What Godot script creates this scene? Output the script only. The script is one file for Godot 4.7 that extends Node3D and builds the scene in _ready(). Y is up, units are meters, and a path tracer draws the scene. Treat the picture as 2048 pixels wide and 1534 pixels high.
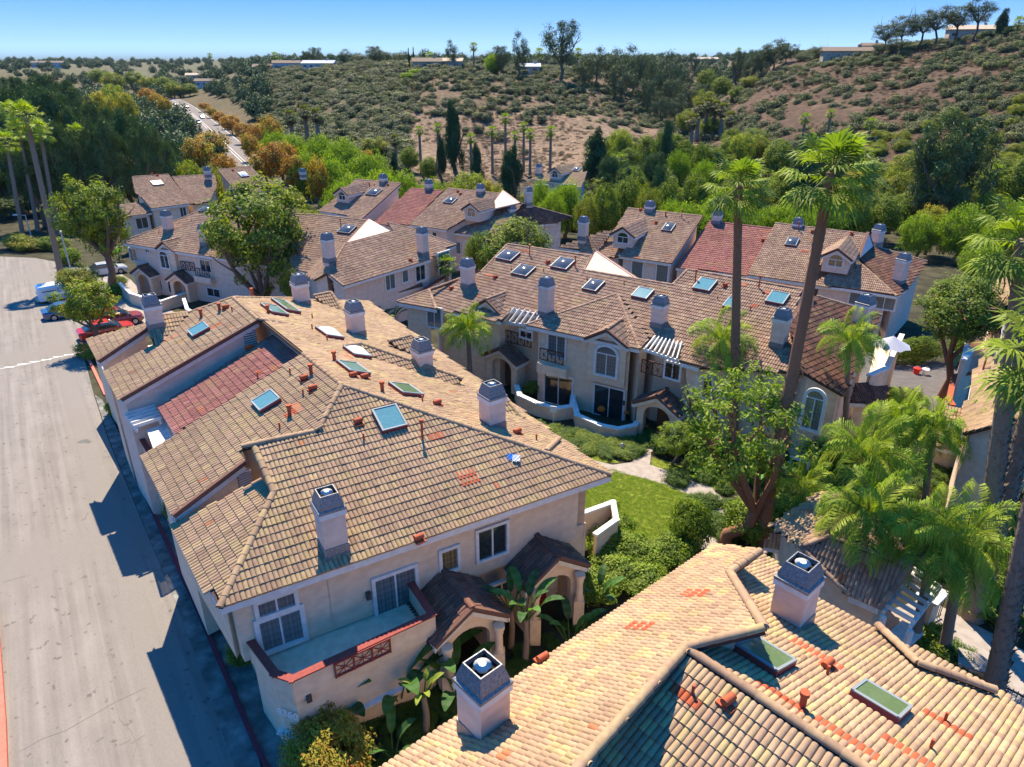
extends Node3D
# An aerial view over tile-roofed townhouses below a dry hillside. Metres, y up.

const UP := Vector3.UP
var O := Vector3.ZERO            # base of the thing that is being built; meshes are built in world metres minus O
var M := {}                      # materials by name
var rng := RandomNumberGenerator.new()
var used := {}
var tile_mesh: ArrayMesh
var cap_mesh: ArrayMesh
var tile_mats := {}
var single_left := 0             # how many roof tiles of the present house are still built singly
var protos := {}
var eye := Vector3(0, 20, 0)

var TT := [-2.3741, -1.2604, -0.6708, -0.5726, -0.4743, -0.3891, -0.3040, -0.2123, -0.1140, -0.0157, 0.0825, 0.1808, 0.2660, 0.3446, 0.4428, 0.5411, 0.6708, 0.8687, 1.4255, 3.2597]
var DD := [115.0, 135.0, 150.0, 165.0, 180.0, 200.0, 220.0, 240.0, 260.0, 280.0, 300.0, 330.0, 360.0, 400.0, 450.0, 520.0, 600.0, 750.0, 1000.0, 1600.0, 3200.0]
var HH := [
	[-5.45, -5.61, -5.71, -5.79, -5.89, -5.92, -5.80, -5.60, -5.40, -5.20, -4.97, -4.70, -4.38, -3.32, -0.57, 3.48, 8.46, 14.62, 14.28, 13.47, 8.82],
	[-5.45, -5.61, -5.71, -5.79, -5.89, -5.92, -5.80, -5.60, -5.40, -5.20, -4.97, -4.70, -4.38, -3.36, -0.72, 3.15, 7.91, 13.85, 13.74, 13.47, 8.82],
	[-5.45, -5.72, -5.91, -6.09, -6.28, -6.42, -6.40, -6.30, -6.20, -6.10, -5.84, -5.25, -4.44, -3.18, -0.75, 2.93, 7.67, 8.79, 10.65, 12.54, 8.82],
	[-5.45, -5.83, -6.12, -6.38, -6.67, -6.89, -6.91, -6.82, -6.73, -6.64, -6.53, -6.41, -6.26, -5.94, -5.10, -3.69, -0.13, 6.36, 10.07, 11.60, 8.82],
	[-5.45, -5.83, -6.12, -6.38, -6.67, -6.91, -7.00, -7.00, -7.00, -7.00, -7.00, -6.92, -6.61, -6.02, -5.14, -3.94, -1.72, 1.64, 6.54, 10.67, 8.82],
	[-5.45, -5.94, -6.32, -6.68, -7.06, -7.36, -7.43, -7.36, -7.29, -7.21, -7.13, -6.83, -5.87, -4.16, -1.29, 3.12, 5.17, 9.02, 9.78, 11.60, 10.68],
	[-5.45, -6.22, -6.85, -7.42, -7.86, -8.00, -8.00, -8.00, -7.70, -6.80, -5.45, -3.29, 0.33, 5.33, 10.46, 14.46, 14.04, 14.31, 14.75, 14.15, 12.55],
	[-5.45, -6.22, -6.85, -7.42, -7.53, -6.70, -5.40, -3.75, -1.43, 1.24, 4.33, 8.26, 12.37, 15.08, 15.62, 15.14, 15.08, 14.95, 14.75, 14.15, 12.55],
	[-5.45, -6.22, -6.85, -7.42, -7.69, -7.13, -5.23, -1.90, 2.27, 6.88, 11.50, 14.91, 16.20, 16.16, 15.84, 15.45, 15.52, 15.67, 15.92, 15.51, 14.41],
	[-5.45, -6.22, -6.85, -7.42, -7.65, -6.88, -4.87, -1.77, 2.22, 6.70, 10.94, 13.84, 14.80, 14.71, 14.58, 14.66, 14.87, 15.26, 15.92, 15.51, 14.41],
	[-5.45, -6.22, -6.85, -7.42, -7.60, -6.72, -4.60, -1.73, 1.23, 4.12, 7.81, 11.58, 13.29, 13.44, 13.50, 13.73, 14.10, 14.78, 15.92, 15.51, 14.41],
	[-5.45, -6.22, -6.85, -7.42, -7.51, -6.62, -5.29, -4.11, -3.06, -2.07, -0.75, 1.21, 3.68, 6.47, 9.37, 12.34, 13.33, 15.19, 15.78, 17.21, 18.14],
	[-5.45, -6.22, -6.85, -7.42, -7.29, -5.74, -3.95, -3.06, -2.64, -2.21, -1.73, -0.99, 0.23, 1.91, 4.11, 6.84, 9.75, 15.19, 16.33, 19.07, 21.86],
	[-5.45, -6.06, -6.55, -6.39, -4.86, -2.47, -0.10, 2.18, 4.61, 7.32, 10.50, 14.23, 17.56, 19.51, 20.38, 20.70, 20.88, 21.20, 21.74, 22.79, 25.58],
	[-5.45, -5.77, -5.36, -3.65, -1.12, 1.76, 5.02, 8.67, 12.52, 16.35, 19.61, 21.41, 22.03, 22.42, 22.82, 23.13, 23.42, 23.98, 24.90, 27.11, 33.00],
	[-5.45, -5.09, -2.68, 0.88, 4.16, 7.52, 11.25, 14.99, 18.59, 21.68, 23.83, 25.19, 26.19, 26.99, 27.56, 28.04, 28.63, 29.73, 31.58, 36.00, 47.81],
	[-5.45, -3.37, 1.60, 5.86, 8.99, 12.74, 16.97, 21.60, 25.73, 28.33, 29.95, 31.43, 33.02, 34.60, 35.84, 36.99, 38.41, 41.07, 45.51, 56.15, 84.54],
	[-5.45, -2.64, 3.34, 8.46, 12.35, 16.95, 21.82, 26.52, 30.59, 33.46, 35.58, 37.67, 39.99, 42.30, 44.20, 46.01, 48.25, 52.44, 59.42, 76.18, 120.88],
	[-5.45, -2.64, 3.34, 8.46, 12.35, 16.95, 21.82, 26.52, 30.59, 33.46, 35.58, 37.67, 39.99, 42.30, 44.20, 46.01, 48.25, 52.44, 59.42, 76.18, 120.88],
	[-5.45, -2.64, 3.34, 8.46, 12.35, 16.95, 21.82, 26.52, 30.59, 33.46, 35.58, 37.67, 39.99, 42.30, 44.20, 46.01, 48.25, 52.44, 59.42, 76.18, 120.88]]

# ---------------------------------------------------------------- meshes
class MB:
	var v := PackedVector3Array()
	var n := PackedVector3Array()
	var c := PackedColorArray()
	var col := Color.WHITE
	var o := Vector3.ZERO
	func _init(origin := Vector3.ZERO): o = origin
	func tri(a: Vector3, b: Vector3, d: Vector3):
		var m := (d - a).cross(b - a).normalized()
		v.append_array([a - o, b - o, d - o])
		n.append_array([m, m, m])
		c.append_array([col, col, col])
	func quad(a: Vector3, b: Vector3, d: Vector3, e: Vector3):
		tri(a, b, d); tri(a, d, e)
	func tri_s(a: Vector3, b: Vector3, d: Vector3, na: Vector3, nb: Vector3, nd: Vector3):
		v.append_array([a - o, b - o, d - o])
		n.append_array([na, nb, nd])
		c.append_array([col, col, col])
	func box(p: Vector3, x: Vector3, y: Vector3, z: Vector3):
		# p is the middle; x, y, z half-extents as vectors
		var q := []
		for i in 8:
			q.append(p + (x if i & 1 else -x) + (y if i & 2 else -y) + (z if i & 4 else -z))
		for f in [[0, 2, 3, 1], [4, 5, 7, 6], [0, 1, 5, 4], [2, 6, 7, 3], [0, 4, 6, 2], [1, 3, 7, 5]]:
			face(q[f[0]], q[f[1]], q[f[2]], q[f[3]], p)
	func face(a: Vector3, b: Vector3, d: Vector3, e: Vector3, inside: Vector3):
		if (d - a).cross(b - a).dot(a - inside) < 0.0: quad(a, e, d, b)
		else: quad(a, b, d, e)
	func bar(a: Vector3, b: Vector3, w: float, h: float, side := Vector3.ZERO):
		var d := b - a
		var s := side if side != Vector3.ZERO else d.cross(Vector3.UP)
		if s.length() < 0.001: s = Vector3.RIGHT
		s = s.normalized()
		var u := s.cross(d).normalized()
		box((a + b) / 2.0, d / 2.0, s * w / 2.0, u * h / 2.0)
	func tube(pts: Array, rad: Array, k := 8):
		var rings := []
		var nrm := []
		for i in pts.size():
			var d: Vector3 = (pts[mini(i + 1, pts.size() - 1)] - pts[maxi(i - 1, 0)])
			d = d.normalized() if d.length() > 1e-6 else Vector3.UP
			var s := d.cross(Vector3(0.31, 0.2, 0.93)).normalized()
			if s.length() < 0.5: s = Vector3.RIGHT
			var t := d.cross(s)
			var r := []
			var m := []
			for j in k:
				var a := TAU * j / k
				var w := s * cos(a) + t * sin(a)
				r.append(pts[i] + w * rad[i]); m.append(w)
			rings.append(r); nrm.append(m)
		for i in pts.size() - 1:
			for j in k:
				var j2 := (j + 1) % k
				tri_s(rings[i][j], rings[i + 1][j2], rings[i][j2], nrm[i][j], nrm[i + 1][j2], nrm[i][j2])
				tri_s(rings[i][j], rings[i + 1][j], rings[i + 1][j2], nrm[i][j], nrm[i + 1][j], nrm[i + 1][j2])
		for e in [0, pts.size() - 1]:
			for j in range(1, k - 1):
				if e == 0: tri(rings[e][0], rings[e][j + 1], rings[e][j])
				else: tri(rings[e][0], rings[e][j], rings[e][j + 1])
	func prism(foot: PackedVector2Array, y0: float, tops: Callable):
		# a footprint pulled up from y0 to tops(x, z)
		var idx := Geometry2D.triangulate_polygon(foot)
		var mid := Vector3.ZERO
		for p in foot: mid += Vector3(p.x, y0 + 1.0, p.y) / foot.size()
		for i in range(0, idx.size(), 3):
			var q := []
			for k in 3:
				var p := foot[idx[i + k]]
				q.append(Vector3(p.x, tops.call(p.x, p.y), p.y))
			if (q[2] - q[0]).cross(q[1] - q[0]).y < 0.0: tri(q[0], q[2], q[1])
			else: tri(q[0], q[1], q[2])
		var cw := Geometry2D.is_polygon_clockwise(foot)
		for i in foot.size():
			var a := foot[i]
			var b := foot[(i + 1) % foot.size()]
			var at := Vector3(a.x, tops.call(a.x, a.y), a.y)
			var bt := Vector3(b.x, tops.call(b.x, b.y), b.y)
			var a0 := Vector3(a.x, y0, a.y)
			var b0 := Vector3(b.x, y0, b.y)
			if cw: quad(a0, b0, bt, at)
			else: quad(a0, at, bt, b0)
	func done(smooth := true) -> ArrayMesh:
		var m := ArrayMesh.new()
		if v.is_empty(): return m
		var a := []
		a.resize(Mesh.ARRAY_MAX)
		a[Mesh.ARRAY_VERTEX] = v
		a[Mesh.ARRAY_NORMAL] = n
		a[Mesh.ARRAY_COLOR] = c
		m.add_surface_from_arrays(Mesh.PRIMITIVE_TRIANGLES, a)
		return m

func mb() -> MB: return MB.new(O)

# ---------------------------------------------------------------- nodes
func numbered(called: String) -> String:
	var k: int = used.get(called, 0)
	used[called] = k + 1
	return called if k == 0 else "%s_%03d" % [called, k]

func tag(o: Node3D, label: String, category := "", group := "", kind := "") -> Node3D:
	if label: o.set_meta("label", label)
	if category: o.set_meta("category", category)
	if group: o.set_meta("group", group)
	if kind: o.set_meta("kind", kind)
	return o

func thing(called: String, label: String, category: String, at: Vector3, group := "") -> Node3D:
	var o := Node3D.new()
	o.name = numbered(called)
	add_child(o)
	o.position = at
	O = at
	tag(o, label, category, group)
	return o

func part(called: String, m: Mesh, material: Material, parent: Node3D) -> MeshInstance3D:
	var o := MeshInstance3D.new()
	o.name = called
	o.mesh = m
	o.material_override = material
	parent.add_child(o, true)
	return o

func ground(called: String, m: Mesh, material: Material, label: String) -> MeshInstance3D:
	var o := MeshInstance3D.new()
	o.name = numbered(called)
	o.mesh = m
	o.material_override = material
	add_child(o)
	tag(o, label, "", "", "structure")
	return o

func multi(called: String, m: Mesh, ts: Array, cols: Array, material: Material, parent: Node3D, stuff := true) -> MultiMeshInstance3D:
	var mm := MultiMesh.new()
	mm.transform_format = MultiMesh.TRANSFORM_3D
	mm.use_colors = cols.size() > 0
	mm.mesh = m
	mm.instance_count = ts.size()
	for i in ts.size():
		mm.set_instance_transform(i, ts[i])
		if cols.size(): mm.set_instance_color(i, cols[i])
	var o := MultiMeshInstance3D.new()
	o.name = called
	o.multimesh = mm
	o.material_override = material
	parent.add_child(o, true)
	if stuff: o.set_meta("kind", "stuff")
	return o

# ---------------------------------------------------------------- materials
func lin(r: float, g: float, b: float) -> Color: return Color(r, g, b).linear_to_srgb()

func noise_tex(freq: float, lo: Color, hi: Color, sd: int, size := 512, oct := 5, kind := FastNoiseLite.TYPE_SIMPLEX_SMOOTH) -> NoiseTexture2D:
	var f := FastNoiseLite.new()
	f.noise_type = kind
	f.seed = sd
	f.frequency = freq
	f.fractal_octaves = oct
	var g := Gradient.new()
	g.set_color(0, lo); g.set_color(1, hi)
	var t := NoiseTexture2D.new()
	t.width = size; t.height = size
	t.seamless = true
	t.noise = f
	t.color_ramp = g
	return t

func mat(called: String, c: Color, rough := 0.9, tex: Texture2D = null, scale := 0.3, bump: Texture2D = null, bump_cm := 1.0) -> StandardMaterial3D:
	var m := StandardMaterial3D.new()
	m.resource_name = called
	m.albedo_color = c
	m.roughness = rough
	m.metallic_specular = 0.3
	if tex or bump:
		m.uv1_triplanar = true
		m.uv1_world_triplanar = true
		m.uv1_scale = Vector3.ONE * scale
	if tex: m.albedo_texture = tex
	if bump:
		m.heightmap_enabled = true
		m.heightmap_texture = bump
		m.heightmap_scale = bump_cm
	M[called] = m
	return m

func leaf_mat(called: String, back: Color) -> StandardMaterial3D:
	var m := mat(called, Color.WHITE, 0.55)
	m.vertex_color_use_as_albedo = true
	m.cull_mode = BaseMaterial3D.CULL_DISABLED
	m.backlight_enabled = true
	m.backlight = back
	return m

func streak_image() -> ImageTexture:
	# worn asphalt: long wheel streaks, blotches, grain and oil spots
	var a := FastNoiseLite.new()
	a.seed = 41; a.frequency = 1.0; a.fractal_octaves = 3
	var im := Image.create(768, 768, false, Image.FORMAT_RGB8)
	for y in 768:
		for x in 768:
			var u := x / 768.0
			var v := y / 768.0
			var fade := smoothstep(0.0, 0.12, minf(minf(u, 1.0 - u), minf(v, 1.0 - v)))
			var k := 0.9 + 0.1 * a.get_noise_2d(u * 26.0, v * 1.6) * fade + 0.05 * a.get_noise_2d(u * 7.0 + 40.0, v * 12.0) * fade + 0.09 * a.get_noise_2d(x * 0.9, y * 0.9)
			var spot := smoothstep(0.45, 0.62, a.get_noise_2d(u * 24.0 + 9.0, v * 60.0 + 5.0)) * fade
			k *= 1.0 - 0.22 * spot
			im.set_pixel(x, y, Color(k, k * 0.985, k * 0.965))
	return ImageTexture.create_from_image(im)

func stripes(n: int, dark: float) -> ImageTexture:
	# the folds of blinds and curtains behind glass
	var im := Image.create(256, 64, false, Image.FORMAT_RGB8)
	for x in 256:
		var k := lerpf(dark, 1.0, 0.5 + 0.5 * sin(TAU * n * x / 256.0)) * (0.92 + 0.08 * sin(x * 0.9))
		for y in 64: im.set_pixel(x, y, Color(k, k, k) * (0.95 + 0.05 * sin(y * 0.4)))
	return ImageTexture.create_from_image(im)

func materials():
	wear.seed = 77; wear.frequency = 0.22; wear.fractal_octaves = 4
	var soft := noise_tex(0.012, Color(0.88, 0.865, 0.85), Color(1, 1, 1), 1, 512, 6)
	var fine := noise_tex(0.08, Color(0.5, 0.5, 0.5), Color(1, 1, 1), 2)
	var grit := noise_tex(0.25, Color(0.8, 0.8, 0.8), Color(1, 1, 1), 3)
	mat("stucco", lin(0.79, 0.605, 0.435), 0.92, soft, 0.35, fine, 0.6)
	mat("stucco_pink", lin(0.78, 0.585, 0.475), 0.92, soft, 0.35, fine, 0.6)
	mat("trim", lin(0.74, 0.72, 0.69), 0.7, soft, 0.5)
	mat("deck", lin(0.085, 0.055, 0.042), 0.95, soft, 0.5)
	mat("barge", lin(0.16, 0.085, 0.065), 0.85, soft, 0.5)
	mat("terracotta", lin(0.42, 0.10, 0.045), 0.8, soft, 0.8)
	mat("red_paint", lin(0.27, 0.055, 0.045), 0.7, soft, 0.8)
	mat("iron", lin(0.075, 0.03, 0.025), 0.6)
	mat("galvanised", lin(0.36, 0.37, 0.39), 0.5, noise_tex(0.03, Color(0.55, 0.53, 0.52), Color(1, 1, 1), 7), 0.9).metallic = 0.25
	mat("soot", lin(0.015, 0.014, 0.014), 0.9)
	mat("cap_white", lin(0.72, 0.72, 0.7), 0.5)
	var t := mat("tile", Color.WHITE, 0.85, noise_tex(0.02, Color(0.84, 0.82, 0.80), Color(1, 1, 1), 9), 0.5, fine, 0.25)
	t.vertex_color_use_as_albedo = true
	var gl := mat("glass_dark", lin(0.022, 0.03, 0.034), 0.06)
	gl.metallic_specular = 0.9
	gl = mat("glass_blind", lin(0.22, 0.23, 0.235), 0.08, stripes(9, 0.78), 1.0)
	gl.metallic_specular = 0.8
	gl = mat("glass_curtain", lin(0.34, 0.24, 0.11), 0.1, stripes(7, 0.7), 1.2)
	gl.metallic_specular = 0.7
	gl = mat("glass_teal", lin(0.10, 0.24, 0.27), 0.08, soft, 0.8)
	gl.metallic_specular = 0.8
	gl = mat("glass_green", lin(0.11, 0.17, 0.075), 0.07, soft, 1.0)
	gl.metallic_specular = 0.8
	gl = mat("glass_smoke", lin(0.07, 0.07, 0.075), 0.12)
	gl.metallic_specular = 0.9
	mat("glass_milk", lin(0.6, 0.63, 0.68), 0.3)
	mat("sky_frame", lin(0.20, 0.23, 0.245), 0.45)
	mat("door_red", lin(0.20, 0.02, 0.02), 0.5)
	mat("door_wood", lin(0.14, 0.075, 0.045), 0.5)
	# grounds
	var road := noise_tex(0.012, Color(0.86, 0.82, 0.79), Color(1, 0.98, 0.97), 21, 1024, 6)
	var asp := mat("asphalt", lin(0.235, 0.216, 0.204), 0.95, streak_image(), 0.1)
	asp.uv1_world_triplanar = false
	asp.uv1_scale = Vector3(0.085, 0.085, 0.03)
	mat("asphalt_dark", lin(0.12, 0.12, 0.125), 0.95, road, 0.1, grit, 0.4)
	mat("concrete", lin(0.33, 0.305, 0.285), 0.9, road, 0.15, grit, 0.3)
	mat("far_road", lin(0.20, 0.185, 0.175), 0.95, road, 0.03)
	mat("concrete_grey", lin(0.25, 0.245, 0.235), 0.9, noise_tex(0.01, Color(0.55, 0.55, 0.53), Color(1, 1, 1), 23), 0.2, grit, 0.3)
	mat("kerb_red", lin(0.33, 0.05, 0.07), 0.8, noise_tex(0.05, Color(0.6, 0.6, 0.6), Color(1, 1, 1), 24), 0.5)
	mat("kerb_salmon", lin(0.62, 0.17, 0.12), 0.8, soft, 0.5)
	mat("paint_white", lin(0.72, 0.72, 0.7), 0.7)
	mat("crack", lin(0.16, 0.14, 0.13), 0.95)
	mat("soil", lin(0.075, 0.055, 0.04), 0.98, noise_tex(0.05, Color(0.5, 0.5, 0.5), Color(1, 1, 1), 25), 0.3, fine, 3.0)
	mat("lawn", lin(0.18, 0.25, 0.026), 0.95, noise_tex(0.03, Color(0.62, 0.52, 0.5), Color(1, 1, 1), 26, 512, 6), 0.22, fine, 3.0)
	var e := mat("earth", Color.WHITE, 0.98, noise_tex(0.02, Color(0.55, 0.55, 0.55), Color(1, 1, 1), 27, 1024, 7), 0.02, noise_tex(0.05, Color(0, 0, 0), Color(1, 1, 1), 28, 1024, 6), 0.0)
	e.vertex_color_use_as_albedo = true
	e.heightmap_enabled = false
	mat("bark", lin(0.30, 0.21, 0.16), 0.95, noise_tex(0.06, Color(0.5, 0.5, 0.5), Color(1, 1, 1), 30), 0.6, fine, 2.0)
	mat("bark_red", lin(0.45, 0.22, 0.13), 0.95, M.bark.albedo_texture, 0.6, fine, 2.0)
	mat("bark_palm", lin(0.44, 0.33, 0.25), 0.95, M.bark.albedo_texture, 0.9, fine, 2.0)
	mat("bark_palm_red", lin(0.46, 0.24, 0.14), 0.95, M.bark.albedo_texture, 0.9, fine, 2.0)
	leaf_mat("leaf", Color(0.9, 0.95, 0.5))
	leaf_mat("needle", Color(0.5, 0.55, 0.3))
	leaf_mat("frond", Color(0.9, 0.95, 0.45))
	# vehicles and small things
	for q in [["car_white", 0.72, 0.73, 0.75], ["car_red", 0.42, 0.012, 0.012], ["car_maroon", 0.22, 0.015, 0.02], ["car_blue", 0.02, 0.06, 0.14], ["car_silver", 0.45, 0.46, 0.47], ["car_black", 0.02, 0.02, 0.022]]:
		var cm := mat(q[0], lin(q[1], q[2], q[3]), 0.25)
		cm.metallic_specular = 0.6
		cm.clearcoat_enabled = true
		cm.clearcoat = 0.7
		cm.clearcoat_roughness = 0.05
	mat("rubber", lin(0.02, 0.02, 0.02), 0.85)
	mat("hub", lin(0.4, 0.4, 0.42), 0.35).metallic = 0.8
	mat("lamp_red", lin(0.4, 0.02, 0.02), 0.25)
	mat("metal_grey", lin(0.42, 0.43, 0.44), 0.5)
	mat("metal_dark", lin(0.06, 0.06, 0.06), 0.6)
	mat("cloth_grey", lin(0.36, 0.37, 0.42), 0.9)
	mat("pumpkin", lin(0.55, 0.14, 0.02), 0.6)
	mat("bucket_red", lin(0.6, 0.03, 0.02), 0.5)
	mat("plastic_green", lin(0.03, 0.12, 0.09), 0.5)
	mat("tarp_blue", lin(0.08, 0.25, 0.6), 0.5)
	mat("house_grey", lin(0.45, 0.46, 0.48), 0.9)
	mat("house_tan", lin(0.42, 0.34, 0.25), 0.9)
	mat("shingle", lin(0.22, 0.17, 0.13), 0.95, soft, 0.2)

# ---------------------------------------------------------------- roofs
func make_tile(w: float, l: float, rise: float, k: int) -> ArrayMesh:
	# one barrel of a concrete roof tile: x across, z down the slope, its nose raised over the next course
	var b := MB.new()
	var top := []
	var low := []
	var nrm := []
	for i in k + 1:
		var a := PI * i / k
		var x := -cos(a) * w / 2.0
		var y := sin(a) * rise
		top.append(Vector3(x, y * 0.92, -l / 2.0)); low.append(Vector3(x, y + 0.034, l / 2.0))
		nrm.append(Vector3(-cos(a) * 0.75, sin(a) * 0.9 + 0.12, 0.06).normalized())
	for i in k:
		b.tri_s(top[i], low[i + 1], low[i], nrm[i], nrm[i + 1], nrm[i])
		b.tri_s(top[i], top[i + 1], low[i + 1], nrm[i], nrm[i + 1], nrm[i + 1])
		var d := Vector3(0, -0.05, 0.0)
		b.tri(low[i], low[i + 1], low[i + 1] * Vector3(1, 0, 1) + d * 0.2)
		b.tri(low[i], low[i + 1] * Vector3(1, 0, 1) + d * 0.2, low[i] * Vector3(1, 0, 1) + d * 0.2)
	return b.done()

func palette(kind: String) -> Array:
	match kind:
		"front": return [Vector3(0.43, 0.295, 0.18), Vector3(0.44, 0.305, 0.19), Vector3(0.40, 0.27, 0.17), Vector3(0.455, 0.325, 0.19), Vector3(0.375, 0.245, 0.16), Vector3(0.435, 0.29, 0.185), Vector3(0.42, 0.28, 0.17), Vector3(0.48, 0.36, 0.18)]
		"pink": return [Vector3(0.36, 0.15, 0.125), Vector3(0.33, 0.135, 0.11), Vector3(0.39, 0.17, 0.14)]
		"far": return [Vector3(0.335, 0.22, 0.155), Vector3(0.37, 0.245, 0.17), Vector3(0.29, 0.185, 0.135), Vector3(0.40, 0.275, 0.19), Vector3(0.33, 0.205, 0.145)]
		"dark": return [Vector3(0.17, 0.085, 0.06), Vector3(0.21, 0.10, 0.07), Vector3(0.14, 0.075, 0.055), Vector3(0.24, 0.12, 0.08)]
		_: return [Vector3(0.40, 0.275, 0.17), Vector3(0.415, 0.285, 0.175), Vector3(0.365, 0.245, 0.155), Vector3(0.43, 0.31, 0.17), Vector3(0.385, 0.255, 0.165), Vector3(0.40, 0.265, 0.165)]

func tile_color(pal: Array, odd := 0.004) -> Color:
	var p: Vector3 = pal[rng.randi() % pal.size()] * rng.randf_range(0.88, 1.1)
	if rng.randf() < odd: p = Vector3(0.46, 0.18, 0.085)
	return Color(p.x, p.y, p.z)

var wear := FastNoiseLite.new()

func weathered(c: Color, p: Vector3) -> Color:
	# soot and lichen that gather in patches on old tiles
	var a := wear.get_noise_3d(p.x, p.y, p.z)
	var b := wear.get_noise_3d(p.x * 2.3 + 90.0, p.y * 2.3, p.z * 2.3)
	var d := c * (1.0 + 0.22 * a)
	return d.lerp(Color(0.44, 0.345, 0.13), 0.4 * smoothstep(0.12, 0.5, b) * rng.randf())

func in_view(p: Vector3) -> bool:
	var q := p - eye
	var d := -q.z * 0.909 - q.y * 0.417
	if d < 1.0: return false
	return absf(q.x / d) < 0.72 and absf((-q.y * 0.909 + q.z * 0.417) / d) < 0.54

# a roof plane: tiles on a deck, and the walls below it, in towards the house by inset, down to y0
func roof(h: Node3D, pts: Array, y0: float, kind := "tan", inset := 0.35, wall := "stucco", opts := {}):
	var n := Vector3.ZERO
	for i in pts.size():
		n += (pts[i] as Vector3).cross(pts[(i + 1) % pts.size()])
	n = n.normalized()
	if n.y < 0.0: n = -n
	var g := (n * n.y - UP).normalized()
	var c := n.cross(g).normalized()
	var o: Vector3 = pts[0]
	var poly := PackedVector2Array()
	for p in pts: poly.append(Vector2((p - o).dot(c), (p - o).dot(g)))
	# deck
	var b := mb()
	var idx := Geometry2D.triangulate_polygon(poly)
	var mid := Vector3.ZERO
	for p in pts: mid += p / pts.size()
	for i in range(0, idx.size(), 3):
		var q := [pts[idx[i]], pts[idx[i + 1]], pts[idx[i + 2]]]
		if (q[2] - q[0]).cross(q[1] - q[0]).dot(n) < 0.0: q.reverse()
		b.tri(q[0] - n * 0.015, q[1] - n * 0.015, q[2] - n * 0.015)
		b.tri(q[0] - n * 0.13, q[2] - n * 0.13, q[1] - n * 0.13)
	var ccw := not Geometry2D.is_polygon_clockwise(poly)
	for i in pts.size():
		var a: Vector3 = pts[i]
		var d: Vector3 = pts[(i + 1) % pts.size()]
		b.face(a - n * 0.015, d - n * 0.015, d - n * 0.13, a - n * 0.13, mid)
	var r := part("roof", b.done(), M.deck, h)
	# edges: white fascia under an eave, a barge board along a rake
	for i in pts.size():
		var fs := mb()
		var bg := mb()
		var a: Vector3 = pts[i]
		var d: Vector3 = pts[(i + 1) % pts.size()]
		var e := (d - a).normalized()
		var e2 := poly[(i + 1) % pts.size()] - poly[i]
		var out2 := Vector2(e2.y, -e2.x).normalized() * (1.0 if ccw else -1.0)
		var outw := c * out2.x + g * out2.y
		if absf(e.dot(UP)) < 0.06 and out2.y > 0.5:
			var flat := Vector3(outw.x, 0, outw.z).normalized()
			fs.bar(a - UP * 0.17 - flat * 0.02, d - UP * 0.17 - flat * 0.02, 0.04, 0.24)
		elif (opts.get("rakes", []) as Array).has(i):
			bg.bar(a + n * 0.01, d + n * 0.01, 0.16, 0.14, outw)
			fs.bar(a - UP * 0.26 - outw * 0.1, d - UP * 0.26 - outw * 0.1, 0.05, 0.22, outw)
		if fs.v.size(): part("fascia", fs.done(), M.trim, r)
		if bg.v.size(): part("barge_board", bg.done(), M.barge, r)
	# tiles
	var w := 0.15
	var ex: float = opts.get("course", 0.325)
	var lo := Vector2(1e9, 1e9)
	var hi := Vector2(-1e9, -1e9)
	for p in poly:
		lo = lo.min(p); hi = hi.max(p)
	var pal := palette(kind)
	var ts := []
	var cs := []
	var near := []
	var rows := int((hi.y - lo.y) / ex) + 1
	var cols := int((hi.x - lo.x) / w) + 1
	for i in rows:
		var run := 0
		var tint := Color.WHITE
		for j in cols:
			var q := Vector2(lo.x + (j + 0.5) * w, hi.y - (i + 0.45) * ex)
			if run <= 0:
				tint = tile_color(pal, opts.get("odd", 0.003)); run = rng.randi_range(1, 2)
			run -= 1
			if not Geometry2D.is_point_in_polygon(q, poly): continue
			var p := o + c * q.x + g * q.y + n * rng.randf_range(-0.006, 0.009)
			var z := (g + n * rng.randf_range(-0.018, 0.018) + c * rng.randf_range(-0.035, 0.035)).normalized()
			var x := n.cross(z).normalized()
			var t := Transform3D(Basis(x, z.cross(x), z), p - O)
			var hue := weathered(tint, p)
			if single_left > 0 and in_view(p): near.append([eye.distance_squared_to(p), t, hue])
			else:
				ts.append(t); cs.append(hue if rng.randf() < 0.6 else hue.darkened(0.06))
	if near.size():
		near.sort_custom(func(a, d): return a[0] < d[0])
		var take: int = mini(opts.get("singles", 0), mini(single_left, near.size()))
		single_left -= take
		for i in near.size():
			if i < take:
				var q: Color = near[i][2]
				var key := "%s%d" % [kind, int(q.r * 60.0) % 9]
				if not tile_mats.has(key):
					var m: StandardMaterial3D = M.tile.duplicate()
					m.vertex_color_use_as_albedo = false
					m.albedo_color = q.linear_to_srgb()
					tile_mats[key] = m
				part("roof_tile", tile_mesh, tile_mats[key], r).transform = near[i][1]
			else:
				ts.append(near[i][1]); cs.append(near[i][2])
	if ts.size(): multi("roof_tiles", tile_mesh, ts, cs, M.tile, r)
	# walls
	if inset >= 0.0:
		var foot := PackedVector2Array()
		for p in pts: foot.append(Vector2(p.x, p.z))
		for f in Geometry2D.offset_polygon(foot, -inset, Geometry2D.JOIN_MITER):
			if f.size() < 3 or Geometry2D.triangulate_polygon(f).is_empty(): continue
			var wm := mb()
			wm.prism(f, y0, func(x, z): return o.y - (n.x * (x - o.x) + n.z * (z - o.z)) / n.y - 0.14)
			part("wall", wm.done(), M[wall], h)

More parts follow.
